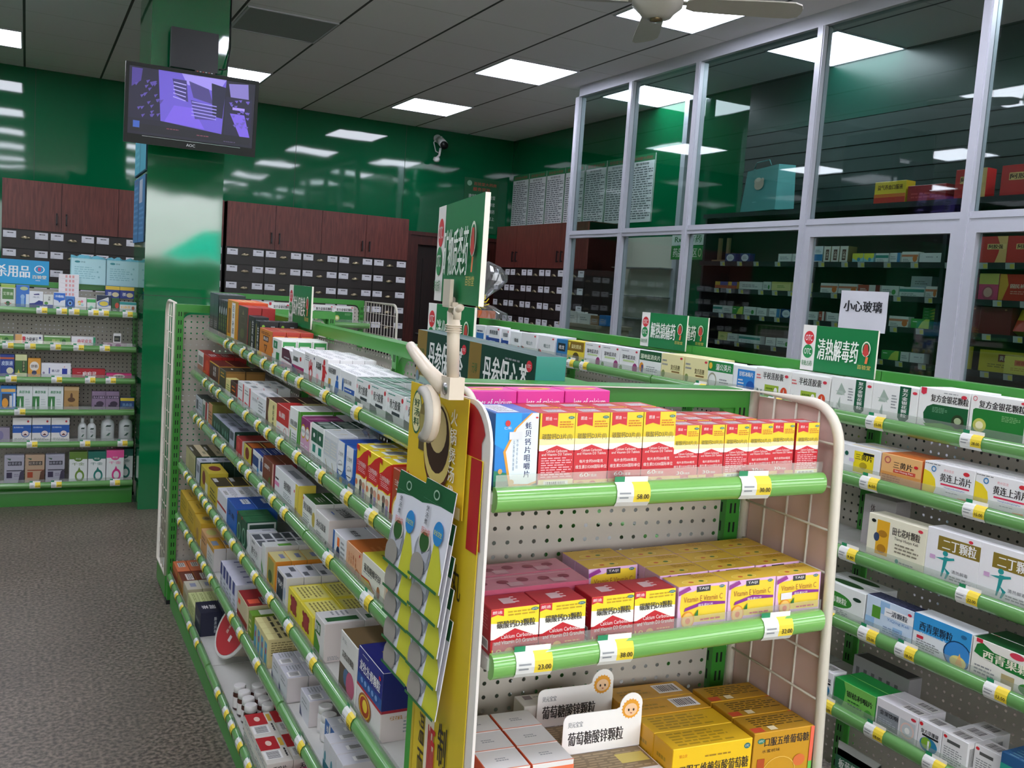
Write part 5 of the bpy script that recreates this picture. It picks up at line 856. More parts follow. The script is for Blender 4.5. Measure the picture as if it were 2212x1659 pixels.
run(FC, 1, [('b1', Y(4.388)), ('b2', Y(4.235), d(deep=3)), ('b3', Y(4.08), d(deep=2)), ('b4', Y(3.85), d(deep=2)), ('b5', Y(3.712)), ('b6', Y(3.617)), ('b7', Y(3.48), d(along=2, deep=3)), ('b8', Y(3.255), d(deep=2)), ('b9', Y(3.02), d(deep=4)), ('bb', Y(2.875)),
  ('bc', Y(2.715), d(deep=2)), ('bd', Y(2.59), d(along=2, jit=.001)), ('be', Y(2.475), d(along=2, deep=3)), ('bf', Y(2.352), d(along=2, deep=2)), ('bg', Y(2.23), d(along=2, gap=.008)), ('bh', Y(2.082), d(along=3, deep=2, gap=.002)), ('bi', Y(1.838))])
run(FC, 2, [('c1', Y(4.4)), ('c2', Y(4.222)), ('c3', Y(4.068), d(deep=2)), ('c4', Y(3.97), d(along=2, deep=3)), ('c5', Y(3.6), d(deep=2)), ('c6', Y(3.47), d(deep=2)), ('c7', Y(3.33), d(deep=3)), ('c8', Y(3.185), d(deep=4)), ('c9', Y(3.03), d(deep=2)), ('ca', Y(2.86)),
  ('cb', Y(2.53), d(deep=3)), ('cc', Y(2.395), d(deep=2)), ('cd', Y(2.235), d(deep=2)), ('ce', Y(2.122), d(deep=2)), ('cf', Y(2.004), d(deep=2)), ('ce', Y(1.84), d(place='centre rack third shelf behind the hanging packets'))])
run(FC, 3, [('d1', Y(4.345), d(deep=3)), ('d2', Y(4.06), d(deep=4)), ('d3', Y(3.94)), ('d4', Y(3.73), d(deep=3)), ('d5', Y(3.56), d(deep=3)), ('d6', Y(3.37), d(deep=2)), ('d7', Y(3.19), d(along=2, gap=.002)), ('d8', Y(3.03)), ('d9', Y(2.978), d(deep=6)), ('da', Y(2.81), d(deep=2)), ('db', Y(2.73), d(deep=4)),
  ('dc', Y(2.61), d(deep=4)), ('dd', Y(2.475), d(along=2, deep=2)), ('de', Y(2.21), d(deep=2)), ('df', Y(1.998), d(deep=1)), ('dg', Y(1.87), d(deep=1))])
run(FC, 4, [('e1', Y(4.43), d(deep=2)), ('e1', Y(4.222), d(deep=2, place='centre rack fifth shelf beside the portrait cartons')), ('e2', Y(4.015), d(deep=2)), ('e3', Y(3.85), d(deep=2)), ('e4', Y(3.71), d(deep=4)), ('e5', Y(3.42), d(along=5, jit=.0005)), ('e6', Y(3.105)), ('e7', Y(2.925)), ('e8', Y(2.84), d(along=4, deep=2)),
  ('e9', Y(2.60), d(along=2, deep=3)), ('e9', Y(2.36), d(deep=2, back=.02, place='centre rack fifth shelf beside the white bottles')), ('ea', Y(2.165), d(along=2, back=.03)), ('eb', Y(2.07), d(along=3, deep=2))])
run(FC, 5, [('f1', Y(4.43), d(deep=2)), ('f2', Y(4.27), d(deep=3)), ('f5', Y(4.1), d(deep=2)), ('f3', Y(3.97), d(deep=5)), ('f4', Y(3.78), d(deep=2)), ('f6', Y(2.82), d(along=2, deep=2, high=2))])
# end display: first row, then the rows behind
put(FE, 0, 'g1', -.3032, size=(.070, .117))
put(FE, 0, 'g5', -.2305, size=(.0592, .116)); put(FE, 0, 'g2', -.1705, along=3, size=(.0592, .116))
put(FE, 0, 'g3', .0085, along=2, size=(.0483, .093)); put(FE, 0, 'g4', .108, size=(.0483, .093), note='third of the short ones')
put(FE, 0, 'g3', .157, size=(.0483, .093), note='fourth of the short ones'); put(FE, 0, 'g3', .2065, size=(.0483, .093), back=.004, note='fifth of the short ones'); put(FE, 0, 'g4', .2563, size=(.0483, .093), note='against the wire mesh')
put(FE, 0, 'g2', -.232, along=4, back=.06, size=(.0592, .116), place='second row of end display top shelf')
put(FE, 0, 'g3', .0135, along=4, deep=2, back=.052, size=(.0483, .093), place='behind on end display')
put(FE, 0, 'g6', -.3032, along=3, back=.121)
put(FE, 1, 'g7', -.302, along=2, size=(.078, .072)); put(FE, 1, 'g7', -.134, along=2, size=(.0755, .073), note='beside the vitamin cartons')
put(FE, 1, 'g9', .024, along=2, size=(.0965, .073)); put(FE, 1, 'gt', .22, size=(.0955, .072))
put(FE, 1, 'g8', -.305, deep=2, back=.065, size=(.2, .078))
put(FE, 1, 'g9', .022, along=3, deep=3, back=.054, size=(.096, .075), place='rear of end display second shelf'); put(FE, 1, 'g9', -.076, deep=2, back=.122, size=(.096, .075), place='end display, beside the pink film bundle')
put(FE, 2, 'ga', -.302, along=2, deep=3, size=(.071, .11), gap=.003)
put(FE, 2, 'gc', -.128, deep=2, size=(.15, .06), gap=.002); put(FE, 2, 'gb', -.15, deep=1, back=.207, size=(.155, .1)); 
put(FE, 2, 'gd', .0245, deep=2, size=(.159, .1)); put(FE, 2, 'ge', .0245, deep=2, back=.121, size=(.159, .1))
put(FE, 2, 'gf', .186, deep=3, dg=.003, size=(.128, .106))
# upright display cards with a sun-faced child (plain round badge)
for j, lab in enumerate(('white header card with round sun badge on the zinc granule tray', 'white header card with round sun badge, just behind the nearer one')):
    mb = MB(); w_, h_ = .15, .07
    pts = [(0, 0), (w_, 0), (w_, h_*.75)]+[(w_-.022+.022*math.cos(a_), h_+.004+.022*math.sin(a_)) for a_ in [k*PI/10-.25 for k in range(12)]]+[(w_-.05, h_), (.012, h_)]+[(.012-.012*math.sin(a_), h_-.012+.012*math.cos(a_)) for a_ in (.5, 1.0, 1.5)]
    mb.mesh([(x, 0, z) for x, z in pts]+[(x, .0012, z) for x, z in pts], [tuple(range(len(pts))), tuple(range(len(pts), 2*len(pts)))[::-1]]+[(i, len(pts)+i, len(pts)+(i+1) % len(pts), (i+1) % len(pts)) for i in range(len(pts))], card('w'))
    ops_on(mb, (0, 0, 0), (w_, 0, 0), (0, 0, h_), (0, -1, 0), 'T .42 .38 .7 .34 2a2424 葡萄糖酸锌颗粒|T .15 .74 .18 .14 x 贝元宝宝')
    for k in range(18):
        an = 2*PI*k/18; c0, c1, r1, r2 = w_-.023, h_-.002, .0145, .0185
        mb.poly([(c0+r1*math.cos(an-.17), -.0004, c1+r1*math.sin(an-.17)), (c0+r2*math.cos(an), -.0004, c1+r2*math.sin(an)), (c0+r1*math.cos(an+.17), -.0004, c1+r1*math.sin(an+.17))], card('e89a2c'))
    ops_on(mb, (w_-.0395, 0, h_-.0185), (.033, 0, 0), (0, 0, .033), (0, -1, 0), 'E .5 .5 .5 .5 eba436|E .5 .46 .38 .34 f2c9a0|E .36 .46 .05 .07 z|E .64 .46 .05 .07 z|E .5 .3 .05 .03 c0503a', step=.0006)
    ox, oy = FE.world(-.152, -.045+.096*1+.01-.105*(1-j)+(-.002)); y_ = -.046+.004+(.098 if j == 0 else .1995)
    ox, oy = FE.world(-.128, y_); o = mb.build('header_card', None, (ox, oy, .7886)); o.rotation_euler = (0, 0, CAPA); tag(o, lab, 'display card')

# right rack
Z = lambda v: 4.75-v
run(FR, 0, [('i1', Z(4.53)), ('i2', Z(4.365)), ('i2', Z(4.19), dict(size=(.08, .095), note='narrow half-hidden one')), ('i3', Z(4.09)), ('i4', Z(3.975), d(along=2, gap=.02)), ('i5', Z(3.637)), ('i6', Z(3.54)), ('i7', Z(3.397), d(along=3, gap=.006)), ('i8', Z(2.992)), ('i9', Z(2.85), d(along=2, gap=.008)),
  ('ia', Z(2.578)), ('ib', Z(2.446)), ('ic', Z(2.335), d(along=2)), ('id', Z(2.012), d(along=2)), ('ie', Z(1.704)), ('if', Z(1.55)), ('id', Z(1.39), d(note='by the frame edge'))])
run(FR, 0, [('i4', Z(3.975), d(along=2, back=.064, place='right rack top shelf, second row')), ('i9', Z(2.85), d(along=2, back=.062, place='right rack top shelf, second row')), ('ib', Z(2.44), d(back=.062, place='right rack top shelf, second row')), ('ic', Z(2.32), d(along=2, back=.062, place='right rack top shelf, second row')), ('ie', Z(1.704), d(back=.062, place='right rack top shelf, second row'))])
run(FR, 1, [('j1', Z(2.035), d(note='half hidden by the wire mesh')), ('j1', Z(1.893), d(deep=2)), ('j2', Z(1.756), d(deep=2)), ('j3', Z(1.62), d(along=3, deep=2))])
run(FR, 2, [('k0', Z(1.86), d(back=.1)), ('k1', Z(1.751)), ('k2', Z(1.565), d(along=2, gap=-.0)), ('k1', Z(1.255), d(note='cut by the frame edge'))])
run(FR, 3, [('l1', Z(1.888), d(deep=2)), ('l2', Z(1.703), d(deep=1)), ('l3', Z(1.552), d(deep=1)), ('l4', Z(1.386), d(deep=2))])
for j in range(8): put(FR, 3, 'l2', Z(1.703), back=.052+j*.0085*2, size=(.15, .091), note='edge %d' % j) if j < 0 else None
run(FR, 4, [('m3', Z(1.835), d(note='behind the wire mesh')), ('m1', Z(1.762), d(deep=2)), ('m2', Z(1.62), d(deep=2)), ('m3', Z(1.49)), ('m4', Z(1.422), d(deep=3)), ('m6', Z(1.90), d(back=.19)) if 0 else ('m4', Z(1.35), d(note='next to the striped cartons', back=.02)), ('m5', Z(1.27), d(deep=6))])
put(FR, 4, 'm6', Z(1.82), back=.13, size=(.19, .1))

# rear rack
run(FB, 0, [('o1', -.133), ('o2', -.052), ('o3', .021), ('o4', .098), ('o5', .154), ('o6', .222), ('o7', .274), ('o8', .343), ('o9', .398), ('oa', .486), ('ob', .533, d(size=(.1, .07))), ('oc', .455, d(along=2, back=.1, z=1.33))])
run(FB, 0, [('od', .184, d(high=8, back=.09))])
run(FB, 1, [('p1', -.052), ('p2', .105), ('p3', .259), ('p4', .445), ('p2', -.21, d(note='at the frame edge'))])
run(FB, 2, [('q1', -.131), ('q2', -.05), ('q3', .02), ('q4', .094), ('q5', .268), ('q6', .465)])
run(FB, 3, [('r1', -.127), ('r2', -.038, d(along=3)), ('r3', .224), ('r4', .384, d(along=2)), ('r5', .552)])
run(FB, 4, [('s0', -.148), ('s1', -.058, d(along=3, gap=.004))])
run(FB, 5, [('t1', -.1, d(note='left of the tan one')), ('t2', .014), ('t1', .128, d(note='right of the tan one')), ('u1', .262), ('u2', .37), ('u3', .478), ('u2', .54, d(back=.08, note='half hidden behind the pink one'))])
run(FB, 0, [('ie', 1.02+.14, d(size=(.15, .12), note='beside the pillar')), ('ie', 1.32, d(along=2, size=(.15, .12), place='shelf right of the pillar')), ('if', 1.63, d(size=(.145, .12), place='shelf right of the pillar')), ('if', 1.78, d(along=2, size=(.147, .12), place='right of pillar by the rack end')), ('i4', 1.95, d(size=(.1, .02), back=.1, note='lying flat') ) if 0 else ('i7', 1.16, d(back=.12, size=(.12, .1), place='behind, right of the pillar'))])

# dispensary
Q = lambda v: 6.0-v
DR = {1: [('v6', 5.73, .12), ('v6', 5.56, .11), ('v1', 5.152, .13), ('v1', 5.01, .12), ('v9', 4.816, .085), ('va', 4.722, .062), ('va', 4.655, .07), ('va', 4.58, .07), ('vd', 4.47, .09), ('vd', 4.375, .08), ('v3', 4.28, .1), ('v2', 4.17, .08), ('v5', 4.08, .12), ('vb', 3.95, .155)],
      2: [('v8', 5.82, .15), ('v8', 5.665, .1), ('v1', 5.54, .25), ('v4', 5.28, .08), ('v7', 5.19, .19), ('v7', 4.99, .15), ('v5', 4.72, .15), ('v5', 4.56, .155), ('ve', 4.395, .175), ('v4', 4.21, .13), ('v3', 4.07, .18), ('v5', 3.88, .08)],
      3: [('v3', 5.82, .11), ('v1', 5.70, .105), ('vc', 5.59, .115), ('v4', 5.465, .13), ('v1', 5.32, .1), ('v2', 5.19, .105), ('v6', 5.075, .11), ('v1', 4.815, .095), ('ve', 4.71, .06), ('v1', 4.64, .1), ('v5', 4.50, .12), ('v3', 4.35, .15), ('v5', 4.125, .145), ('vc', 3.96, .13)],
      4: [('v7', 5.73, .1), ('v1', 5.62, .11), ('v3', 5.49, .23), ('v1', 5.2, .1), ('v4', 5.09, .14), ('v2', 4.9, .12), ('v5', 4.75, .12), ('v4', 4.6, .1), ('vc', 4.155, .13), ('v1', 4.01, .06), ('vb', 3.94, .1)]}
for si, its in DR.items():
    for n_, (k_, y_, w_) in enumerate(its):
        put(FD, si, k_, Q(y_), size=(w_, PR[k_][2]), note='%s from far end' % ORD[n_+1])
put(FD, 2, 'v9', Q(4.05), size=(.15, .13), back=.07, note='standing behind')
for j in range(7): put(FD, 3, 'vc', Q(3.93), size=(.12, .018), back=.06, z=1.493+.0+j*.0186, note='%s up in the flat stack' % ORD[j+1])
run(FD, 0, [('w1', Q(4.344)), ('w2', Q(4.088)), ('w3', Q(3.76), d(size=(.2, .17), note='left one')), ('w3', Q(3.47), d(note='right one'))])
run(FD, 1, [('w5', Q(3.745), d(size=(.15, .155))), ('w4', Q(3.556), d(along=3, size=(.172, .15)))])
run(FD, 2, [('w7', Q(3.71), d(note='half behind the post', size=(.12, .13))), ('w7', Q(3.53), d(size=(.12, .15))), ('w6', Q(3.405), d(along=2))])
run(FD, 3, [('wb', Q(3.69), d(along=2, size=(.19, .155))), ('w8', Q(3.30), d(tilt=-.45, back=.01, z=1.5215))])
run(FD, 4, [('w9', Q(3.74), d(size=(.18, .13), note='left one')), ('w9', Q(3.516), d(note='right one', back=.056)), ('wa', Q(3.32))])

# ================================================================== SIGNS AND NOTICES
def board(name, w, h, dep, base, ops, loc, rz, label, cat, edge='efe9dc', rx=0, group=None):
    mb = MB(); mb.box(0, w, 0, dep, 0, h, card(edge)); mb.poly([(0, -.0002, 0), (w, -.0002, 0), (w, -.0002, h), (0, -.0002, h)], card(base)) 
    ops_on(mb, (0, -.0002, 0), (w, 0, 0), (0, 0, h), (0, -1, 0), ops, step=.0004)
    o = mb.build(name, None, loc); o.rotation_euler = (rx, 0, rz); return tag(o, label, cat, group)
LOGO = '|O %s .62 .055 .13 e8efe0 .8|P d8403a %s|O %s .45 .06 .09 e8efe0 .85|T %s .22 .17 .1 e0b84a 百验堂'
def otc(title, lx=.88):
    return ('R 0 0 .19 1 f0ece8|E .095 .72 .07 .15 d8303a|T .095 .72 .1 .13 w OTC|E .095 .42 .07 .15 1f8a4a|T .095 .42 .1 .13 w OTC|T .095 .16 .15 .12 1f7a3c 非处方药|T .51 .5 .54 .46 f2f6ee %s' % title
            + '|O .88 .6 .055 .16 e6ecd8 .82|P c8403a .84 .5 .88 .44 .92 .5 .9 .7 .86 .7|P e87a4a .89 .44 .92 .44 .91 .3 .88 .3|T .88 .22 .17 .09 e4c060 百验堂')
SG = '0f7a42'
board('category_sign', .302, .145, .006, SG, otc('清热解毒药'), (2.2425, 2.276, 1.363), -PI/2, 'green 清热解毒药 sign on the right rack, nearest of its signs', 'sign')
board('category_sign', .297, .137, .006, SG, otc('解热镇痛药'), (2.2425, 3.18, 1.366), -PI/2, 'green 解热镇痛药 sign on the right rack, front one of the pair', 'sign')
board('category_sign', .297, .13, .006, SG, otc('解热镇痛药'), (2.303, 3.13, 1.3705), -PI/2, 'green sign mostly hidden behind the 解热镇痛药 sign', 'sign')
board('category_sign', .31, .15, .006, SG, otc('滋补保健类'), (.8875, 3.56, 1.368), -PI/2, 'darker green category sign among tonic cartons on the centre rack', 'sign')
board('category_sign', .286, .145, .006, SG, otc('消化系统药'), (.9455, 2.31, 1.36), -PI/2, 'green category sign half hidden behind the big green tea cartons', 'sign')
# the big clip sign
a_ = math.atan2(1.395-1.098, .575-.514)
bs = board('category_sign', .30, .146, .007, SG, otc('矿物质类药'), (.578, 1.392, 1.5275), a_+PI, 'green 矿物质类药 sign held by the cream clip arm', 'sign')
board('category_sign', .42, .152, .006, '1f9fd6', 'T .44 .52 .6 .5 f4f8fa 消杀用品|O .87 .64 .07 .16 e8f0f8 .8|P c8507a .85 .57 .89 .57 .89 .72 .85 .72|T .87 .32 .19 .15 f0e8d0 百验堂|L .82 .15 .9 .2 1 w', (-.29, 6.70, 1.384), 0, 'blue 消杀用品 sign on the rear rack left of the pillar', 'sign')
for (ops_, z0, c_, h_, lab) in (('T .52 .5 .84 .6 2a7a3a Rx处方药', 2.03, 'e8ece6', .1, 'white Rx prescription sign hanging inside the dispensary'), ('T .45 .5 .76 .66 e8f0e0 药品阴凉区|O .92 .5 .05 .3 e8e0c0 .7', 1.91, '1f8a3c', .115, 'green 药品阴凉区 sign below the white Rx sign')):
    board('hanging_sign', .42, h_, .006, c_, ops_, (4.86, 6.55, z0), -PI/2, lab, 'sign')
# notices on the right wall
for i in range(7):
    y1 = 9.98-i*.405
    board('notice_board', .39, .62, .006, '1a7a4a', 'R .02 .0 .98 .9 d6dadb|T .5 .945 .8 .05 a8403a 百验堂大药房|T .5 .86 .55 .035 k 管理制度|L .06 .04 .94 .83 22 5a6066', (XR-.008, y1, 2.27), -PI/2, 'white printed notice on green wall, %s from the rear corner' % ORD[i+1], 'notice', 'd8d8d8', 0, 'printed notices in a row')
board('service_board', .44, .62, .006, '0f5a34', 'E .14 .9 .07 .05 8ab89a|T .6 .9 .66 .06 b84a3c 百验堂大药房|T .5 .8 .5 .07 c04a3c 服务宗旨|T .3 .67 .34 .07 d8e0d8 遵守制度|T .74 .67 .34 .07 d8e0d8 守法经营|T .3 .54 .34 .07 d8e0d8 优质服务|T .74 .54 .34 .07 d8e0d8 礼仪待客|T .3 .41 .34 .07 d8e0d8 保证质量|T .74 .41 .34 .07 d8e0d8 放心用药|T .3 .28 .34 .07 d8e0d8 童叟无欺|T .74 .28 .34 .07 d8e0d8 顾客至上|T .6 .12 .6 .05 a8c0a8 热线:0771-2920000', (4.46, YB-.008, 2.2), 0, 'dark green service pledge board beside the rear corner', 'notice', '0f5a34')
# paper on the glass
mb = MB(); n_ = 8; W_, H_ = .335, .225
vs = [(W_*i/n_, -.0015-.0015*math.sin(i*1.1+j*.8), H_*j/n_) for j in range(n_+1) for i in range(n_+1)]
mb.mesh(vs, [(j*(n_+1)+i, j*(n_+1)+i+1, (j+1)*(n_+1)+i+1, (j+1)*(n_+1)+i) for j in range(n_) for i in range(n_)], card('e6e6ee'), True)
ops_on(mb, (0, -.0032, 0), (W_, 0, 0), (0, 0, H_), (0, -1, 0), 'T .49 .62 .8 .28 26262c 小心玻璃')
o = mb.build('paper_notice', None, (PXP-.001, 3.935, 1.46)); o.rotation_euler = (0, 0, -PI/2-.0); tag(o, 'white paper reading 小心玻璃 taped to the glass partition', 'notice')
# blue price board on the side of the pillar
board('pillar_notice', .66, .24, .006, '5ab0c8', 'R .47 0 .5 1 2a5a80|L .05 .2 .45 .8 3 7ac8d8|R 0 0 1 .04 1a3a5a', (PX0-.007, 6.99, 2.14), -PI/2, 'pale blue board high on the left side of the pillar', 'notice', '1a3a5a')
board('pillar_notice', .66, .42, .006, '4f86b8', 'R .47 0 .5 1 2a4a70|R .52 .6 .8 .95 c0c8d8|L .55 .1 .95 .55 6 7ab0d8|L .05 .1 .44 .9 9 7ab0d8|T .25 .94 .3 .06 b06a7a 公示', (PX0-.007, 6.99, 1.7), -PI/2, 'darker blue notice board below the pale one on the pillar', 'notice', '1a3a5a')

# ================================================================== ON AND BY THE PILLAR
def hexmat(c): return card(c)
t = thing('television', 'black flat television with purple security camera picture, fixed to the green pillar', 'television', (.49, 6.02, 2.262), 0)
t.rotation_euler = (math.radians(6), 0, math.radians(-1))
TW, TH = .752, .452
a = MB(); a.box(0, TW, .0, .035, 0, TH, BLACKP); a.box(.12, .63, .035, .07, .06, .36, BLACKP); a.build('casing', t)
a = MB()
for q in ((0, TW, 0, .052), (0, TW, TH-.022, TH), (0, .02, .052, TH-.022), (TW-.02, TW, .052, TH-.022)): a.box(q[0], q[1], -.006, .0, q[2], q[3], flat('gloss_black', '0b0b0f', .3, spec=.3))
a.box(.1, .66, -.0075, -.006, .044, .0465, flat('chrome_line', 'b8b8c4', .15, .9)); ops_on(a, (.345, -.006, .014), (.055, 0, 0), (0, 0, .018), (0, -1, 0), 'T .5 .5 .9 .9 s AOC', step=.0006); a.build('bezel', t)
SCR = lambda c: emis('screen_'+c, c, .38)
a = MB(); sw, sh = TW-.04, TH-.074
a.box(.02, TW-.02, -.0015, 0, .052, TH-.022, SCR('17122a'))
rs = random.Random(3)
scr = 'R .0 .24 .27 1 1c1634|P 4a3a8c .02 .98 .1 .98 .09 .8 .02 .7|P 6a58c8 .25 .24 .22 1 .76 1 .74 .16|P a090e8 .4 1 .76 1 .7 .8 .45 .84|P 7a60dc .28 .24 .35 .5 .5 .5 .6 .2|P 3c3270 .33 .9 .44 .9 .46 .58 .36 .66|P 4a3f80 .46 .9 .62 .82 .66 .6 .5 .66|P 4a3f88 .48 .62 .7 .56 .68 .36 .52 .34|P 1c1838 .64 .92 .76 .88 .74 .4 .66 .42|P 8478c0 .78 .95 .94 .98 .95 .75 .8 .75|R .76 .1 .98 .75 1e1838|P 7a60d8 .8 .5 .92 .5 .98 .12 .9 .12|P a890e8 .82 .56 .92 .56 .92 .6 .82 .6|R .02 .04 .98 .16 120e20|R .04 .1 .09 .2 3a5ab0|L .3 .12 .42 .15 1 7a3a50|L .54 .08 .66 .11 1 7a3a50|L .76 .04 .88 .07 1 4a3a60'
for k in range(5): scr += '|P b0a4ec %.3f %.3f %.3f %.3f %.3f %.3f %.3f %.3f' % (.34, .86-k*.055, .44, .84-k*.06, .44, .825-k*.06, .34, .845-k*.055)+'|P a094e8 %.3f %.3f %.3f %.3f %.3f %.3f %.3f %.3f' % (.49, .60-k*.05, .69, .58-k*.05, .69, .565-k*.05, .49, .585-k*.05)
for k in range(26): x, y = rs.uniform(.04, .24), rs.uniform(.28, .85); scr += '|P 5848a0 %.3f %.3f %.3f %.3f %.3f %.3f' % (x, y, x+.03, y+.02, x+.01, y-.04)
for k in range(26): x, y = rs.uniform(.78, .95), rs.uniform(.3, .72); scr += '|P 6a58b8 %.3f %.3f %.3f %.3f %.3f %.3f' % (x, y, x+.03, y+.01, x+.02, y-.035)
ops_on(a, (.02, -.0016, .052), (sw, 0, 0), (0, 0, sh), (0, -1, 0), scr, step=.00005, mat=SCR); a.build('screen', t)
a = MB(); a.box(.3, .44, .07, .255, .12, .3, BLACKP); a.build('wall_bracket', t)
t = thing('recorder_box', 'dark grey recorder box standing above the television on the pillar', 'recorder', (.757, 6.18, 2.762), 0)
a = MB(); a.box(0, .275, 0, .06, 0, .235, flat('recorder_grey', '2a2b30', .5)); a.build('casing', t)
a = MB(); a.box(.02, .255, .06, .108, .06, .17, BLACKP); a.build('bracket', t)
a = MB(); a.box(.14, .26, -.01, .05, -.022, 0, BLACKP)
for i in range(6): a.box(.15+i*.017, .16+i*.017, -.0115, -.01, -.016, -.005, card('s' if i % 2 else 'c8503a'))
a.build('connector_panel', t)
mb = MB(); mb.tube([(1.042, 6.2, 2.79), (1.09, 6.2, 2.8), (1.118, 6.27, 2.95), (1.12, 6.3, 3.1), (1.118, 6.3, 3.295)], .005, BLACKP, 6); tag(mb.build('power_cable'), 'black cable running up the pillar edge to the ceiling', 'cable')
# round junction cover on the pillar
t = thing('wall_camera', 'white bullet security camera on the rear green wall', 'security camera', (4.09, 10.05, 3.2), 0)
WPL = flat('white_plastic', 'd8d8da', .35)
a = MB(); a.lathe([(.0, 0), (.045, 0), (.045, .02), (.03, .03)], WPL, 16, M=Matrix.Rotation(PI/2, 4, 'X')); a.tube([(0, -.02, 0), (0, -.12, .0), (0, -.14, -.04)], .016, WPL, 8); a.build('mount', t)
a = MB(); a.tube([(.01, -.06, -.02), (-.005, -.22, -.09)], .045, WPL, 14); a.tube([(-.005, -.215, -.088), (-.008, -.25, -.105)], .042, BLACKP, 14); a.build('camera_body', t)
a = MB(); a.tube([(-.02, -.02, -.0), (-.07, -.08, -.06), (-.06, -.13, -.16), (-.02, -.12, -.17)], .006, WPL, 6); a.build('cable', t)
a = MB(); a.lathe([(.0, -.04), (.028, -.035), (.04, -.012), (.032, .015), (.0, .02)], WPL, 14, c=(-.05, -.14, -.24)); a.tube([(-.01, -.14, -.12), (-.02, -.14, -.2), (-.05, -.14, -.23)], .013, WPL, 8); a.build('sensor_head', t)

# ================================================================== CEILING FAN
FANM = flat('fan_enamel', 'bdb8ae', .35)
FZ = 2.95
t = thing('ceiling_fan', 'cream ceiling fan hanging in front of the glass partition', 'ceiling fan', (2.66, 3.86, CEIL), 0)
zz = FZ-CEIL
a = MB(); a.lathe([(.0, 0), (.06, 0), (.055, -.03), (.012, -.05), (.012, zz+.1)], FANM, 18); a.build('rod', t)
a = MB(); a.lathe([(.03, zz+.11), (.06, zz+.10), (.115, zz+.075), (.125, zz+.03), (.12, zz-.0), (.085, zz-.03), (.07, zz-.05), (.04, zz-.058)], FANM, 28); a.build('motor_housing', t)
a = MB(); a.lathe([(.032, zz-.056), (.03, zz-.068), (.0, zz-.072)], flat('brass_cap', '8a7a5c', .3, .8), 16); a.build('centre_cap', t)
def blade(ang):
    a = MB(); u = Vector((math.cos(ang), math.sin(ang), 0)); v_ = Vector((-math.sin(ang), math.cos(ang), 0)); c0 = Vector((0, 0, zz+.02))
    prof = [(.14, .035), (.18, .055), (.3, .062), (.55, .07), (.64, .068), (.675, .05), (.685, .02)]
    top = []; n = len(prof)
    for r_, w_ in prof: top.append((c0+u*r_+v_*w_+Vector((0, 0, -w_*.22)), c0+u*r_-v_*w_+Vector((0, 0, w_*.22))))
    vs = [p for q in top for p in q]+[p+Vector((0, 0, -.006)) for q in top for p in q]
    fs = []
    for i in range(n-1): fs += [(2*i, 2*i+1, 2*i+3, 2*i+2), (2*n+2*i, 2*n+2*i+2, 2*n+2*i+3, 2*n+2*i+1), (2*i, 2*i+2, 2*n+2*i+2, 2*n+2*i), (2*i+1, 2*n+2*i+1, 2*n+2*i+3, 2*i+3)]
    fs += [(0, 2*n, 2*n+1, 1), (2*n-2, 2*n-1, 4*n-1, 4*n-2)]
    a.mesh(vs, fs, FANM); bl = a.build('blade', t)
    b_ = MB(); p0, p1 = c0+u*.09, c0+u*.19; b_.hull8([p0+v_*.022, p0-v_*.022, p1-v_*.03, p1+v_*.03], [q+Vector((0, 0, .005)) for q in (p0+v_*.022, p0-v_*.022, p1-v_*.03, p1+v_*.03)], FANM); b_.build('blade_iron', bl)
for k in range(4): blade(math.radians(-34+120*k) if 0 else [math.radians(-30), math.radians(149), math.radians(60), math.radians(239)][k])

# ================================================================== HANGING POSTER AND PACKETS ON THE LEFT SIDE OF THE END DISPLAY
YEL = card('e2c534'); 
def onside(name, y0, y1, z0, z1, x, base, ops, parent=None, th=.0015, dx=0):
    """flat sheet on the aisle side (facing -x); y0 = far edge, y1 = near edge, dx = how far the foot hangs out"""
    mb = MB(); P_ = [(x-dx, y0, z0), (x-dx, y1, z0), (x, y1, z1), (x, y0, z1)]
    mb.hull8([(p[0]+th, p[1], p[2]) for p in P_][::-1], P_[::-1], card(base))
    ops_on(mb, P_[0], Vector(P_[1])-Vector(P_[0]), Vector(P_[3])-Vector(P_[0]), (-1, 0, 0), ops, step=.0003)
    return mb, name
t = thing('advertising_banner', 'tall yellow and red advertising banner covering the end display side', 'banner', (.594, 1.4, .2), 0)
mb, _ = onside('b', 1.445, 1.215, .3, 1.30, .596, 'dcc02c', 'R 0 0 .1 1 3f9a38|R .1 0 .14 1 c8b030|R .36 0 .52 .56 ece0c8|R .84 .86 1 1 b8202a|V .3 .3 .1 .5 3a3020 温而不燥补而不腻|V .48 .3 .13 .5 c8202a 顺顺颗粒|V .67 .32 .14 .5 2a2420 制药精髓百年|V .88 .26 .14 .52 2a2420 传承济四百年丸|T .74 .80 .16 .055 2a2420 丸')
mb.v = [(x-.594, y-1.4, z-.2) for x, y, z in mb.v]; mb.build('printed_sheet', t)
mb = MB(); pts = []
for i in range(9):
    an = PI/2*i/8; pts.append((1.17+.06*(1-math.sin(an))-.0, 1.31+.075*math.cos(an)-.0))
ed = [(1.30, 1.385), (1.25, 1.385)]+[(1.245-.065*math.sin(PI/2*i/7), 1.315+.07*math.cos(PI/2*i/7)) for i in range(8)]+[(1.165, .3), (1.30, .3)]
ed = [(y+.018, z) for y, z in ed]
mb.mesh([(.5990-.594, y-1.4, z-.2) for y, z in ed]+[(.6035-.594, y-1.4, z-.2) for y, z in ed], [tuple(range(len(ed)))[::-1], tuple(range(len(ed), 2*len(ed)))]+[(i, (i+1) % len(ed), len(ed)+(i+1) % len(ed), len(ed)+i) for i in range(len(ed))], card('e9e2dc'))
e2 = [(y+.006+(.02 if y < 1.2 else .005), z-.006) for y, z in ed]
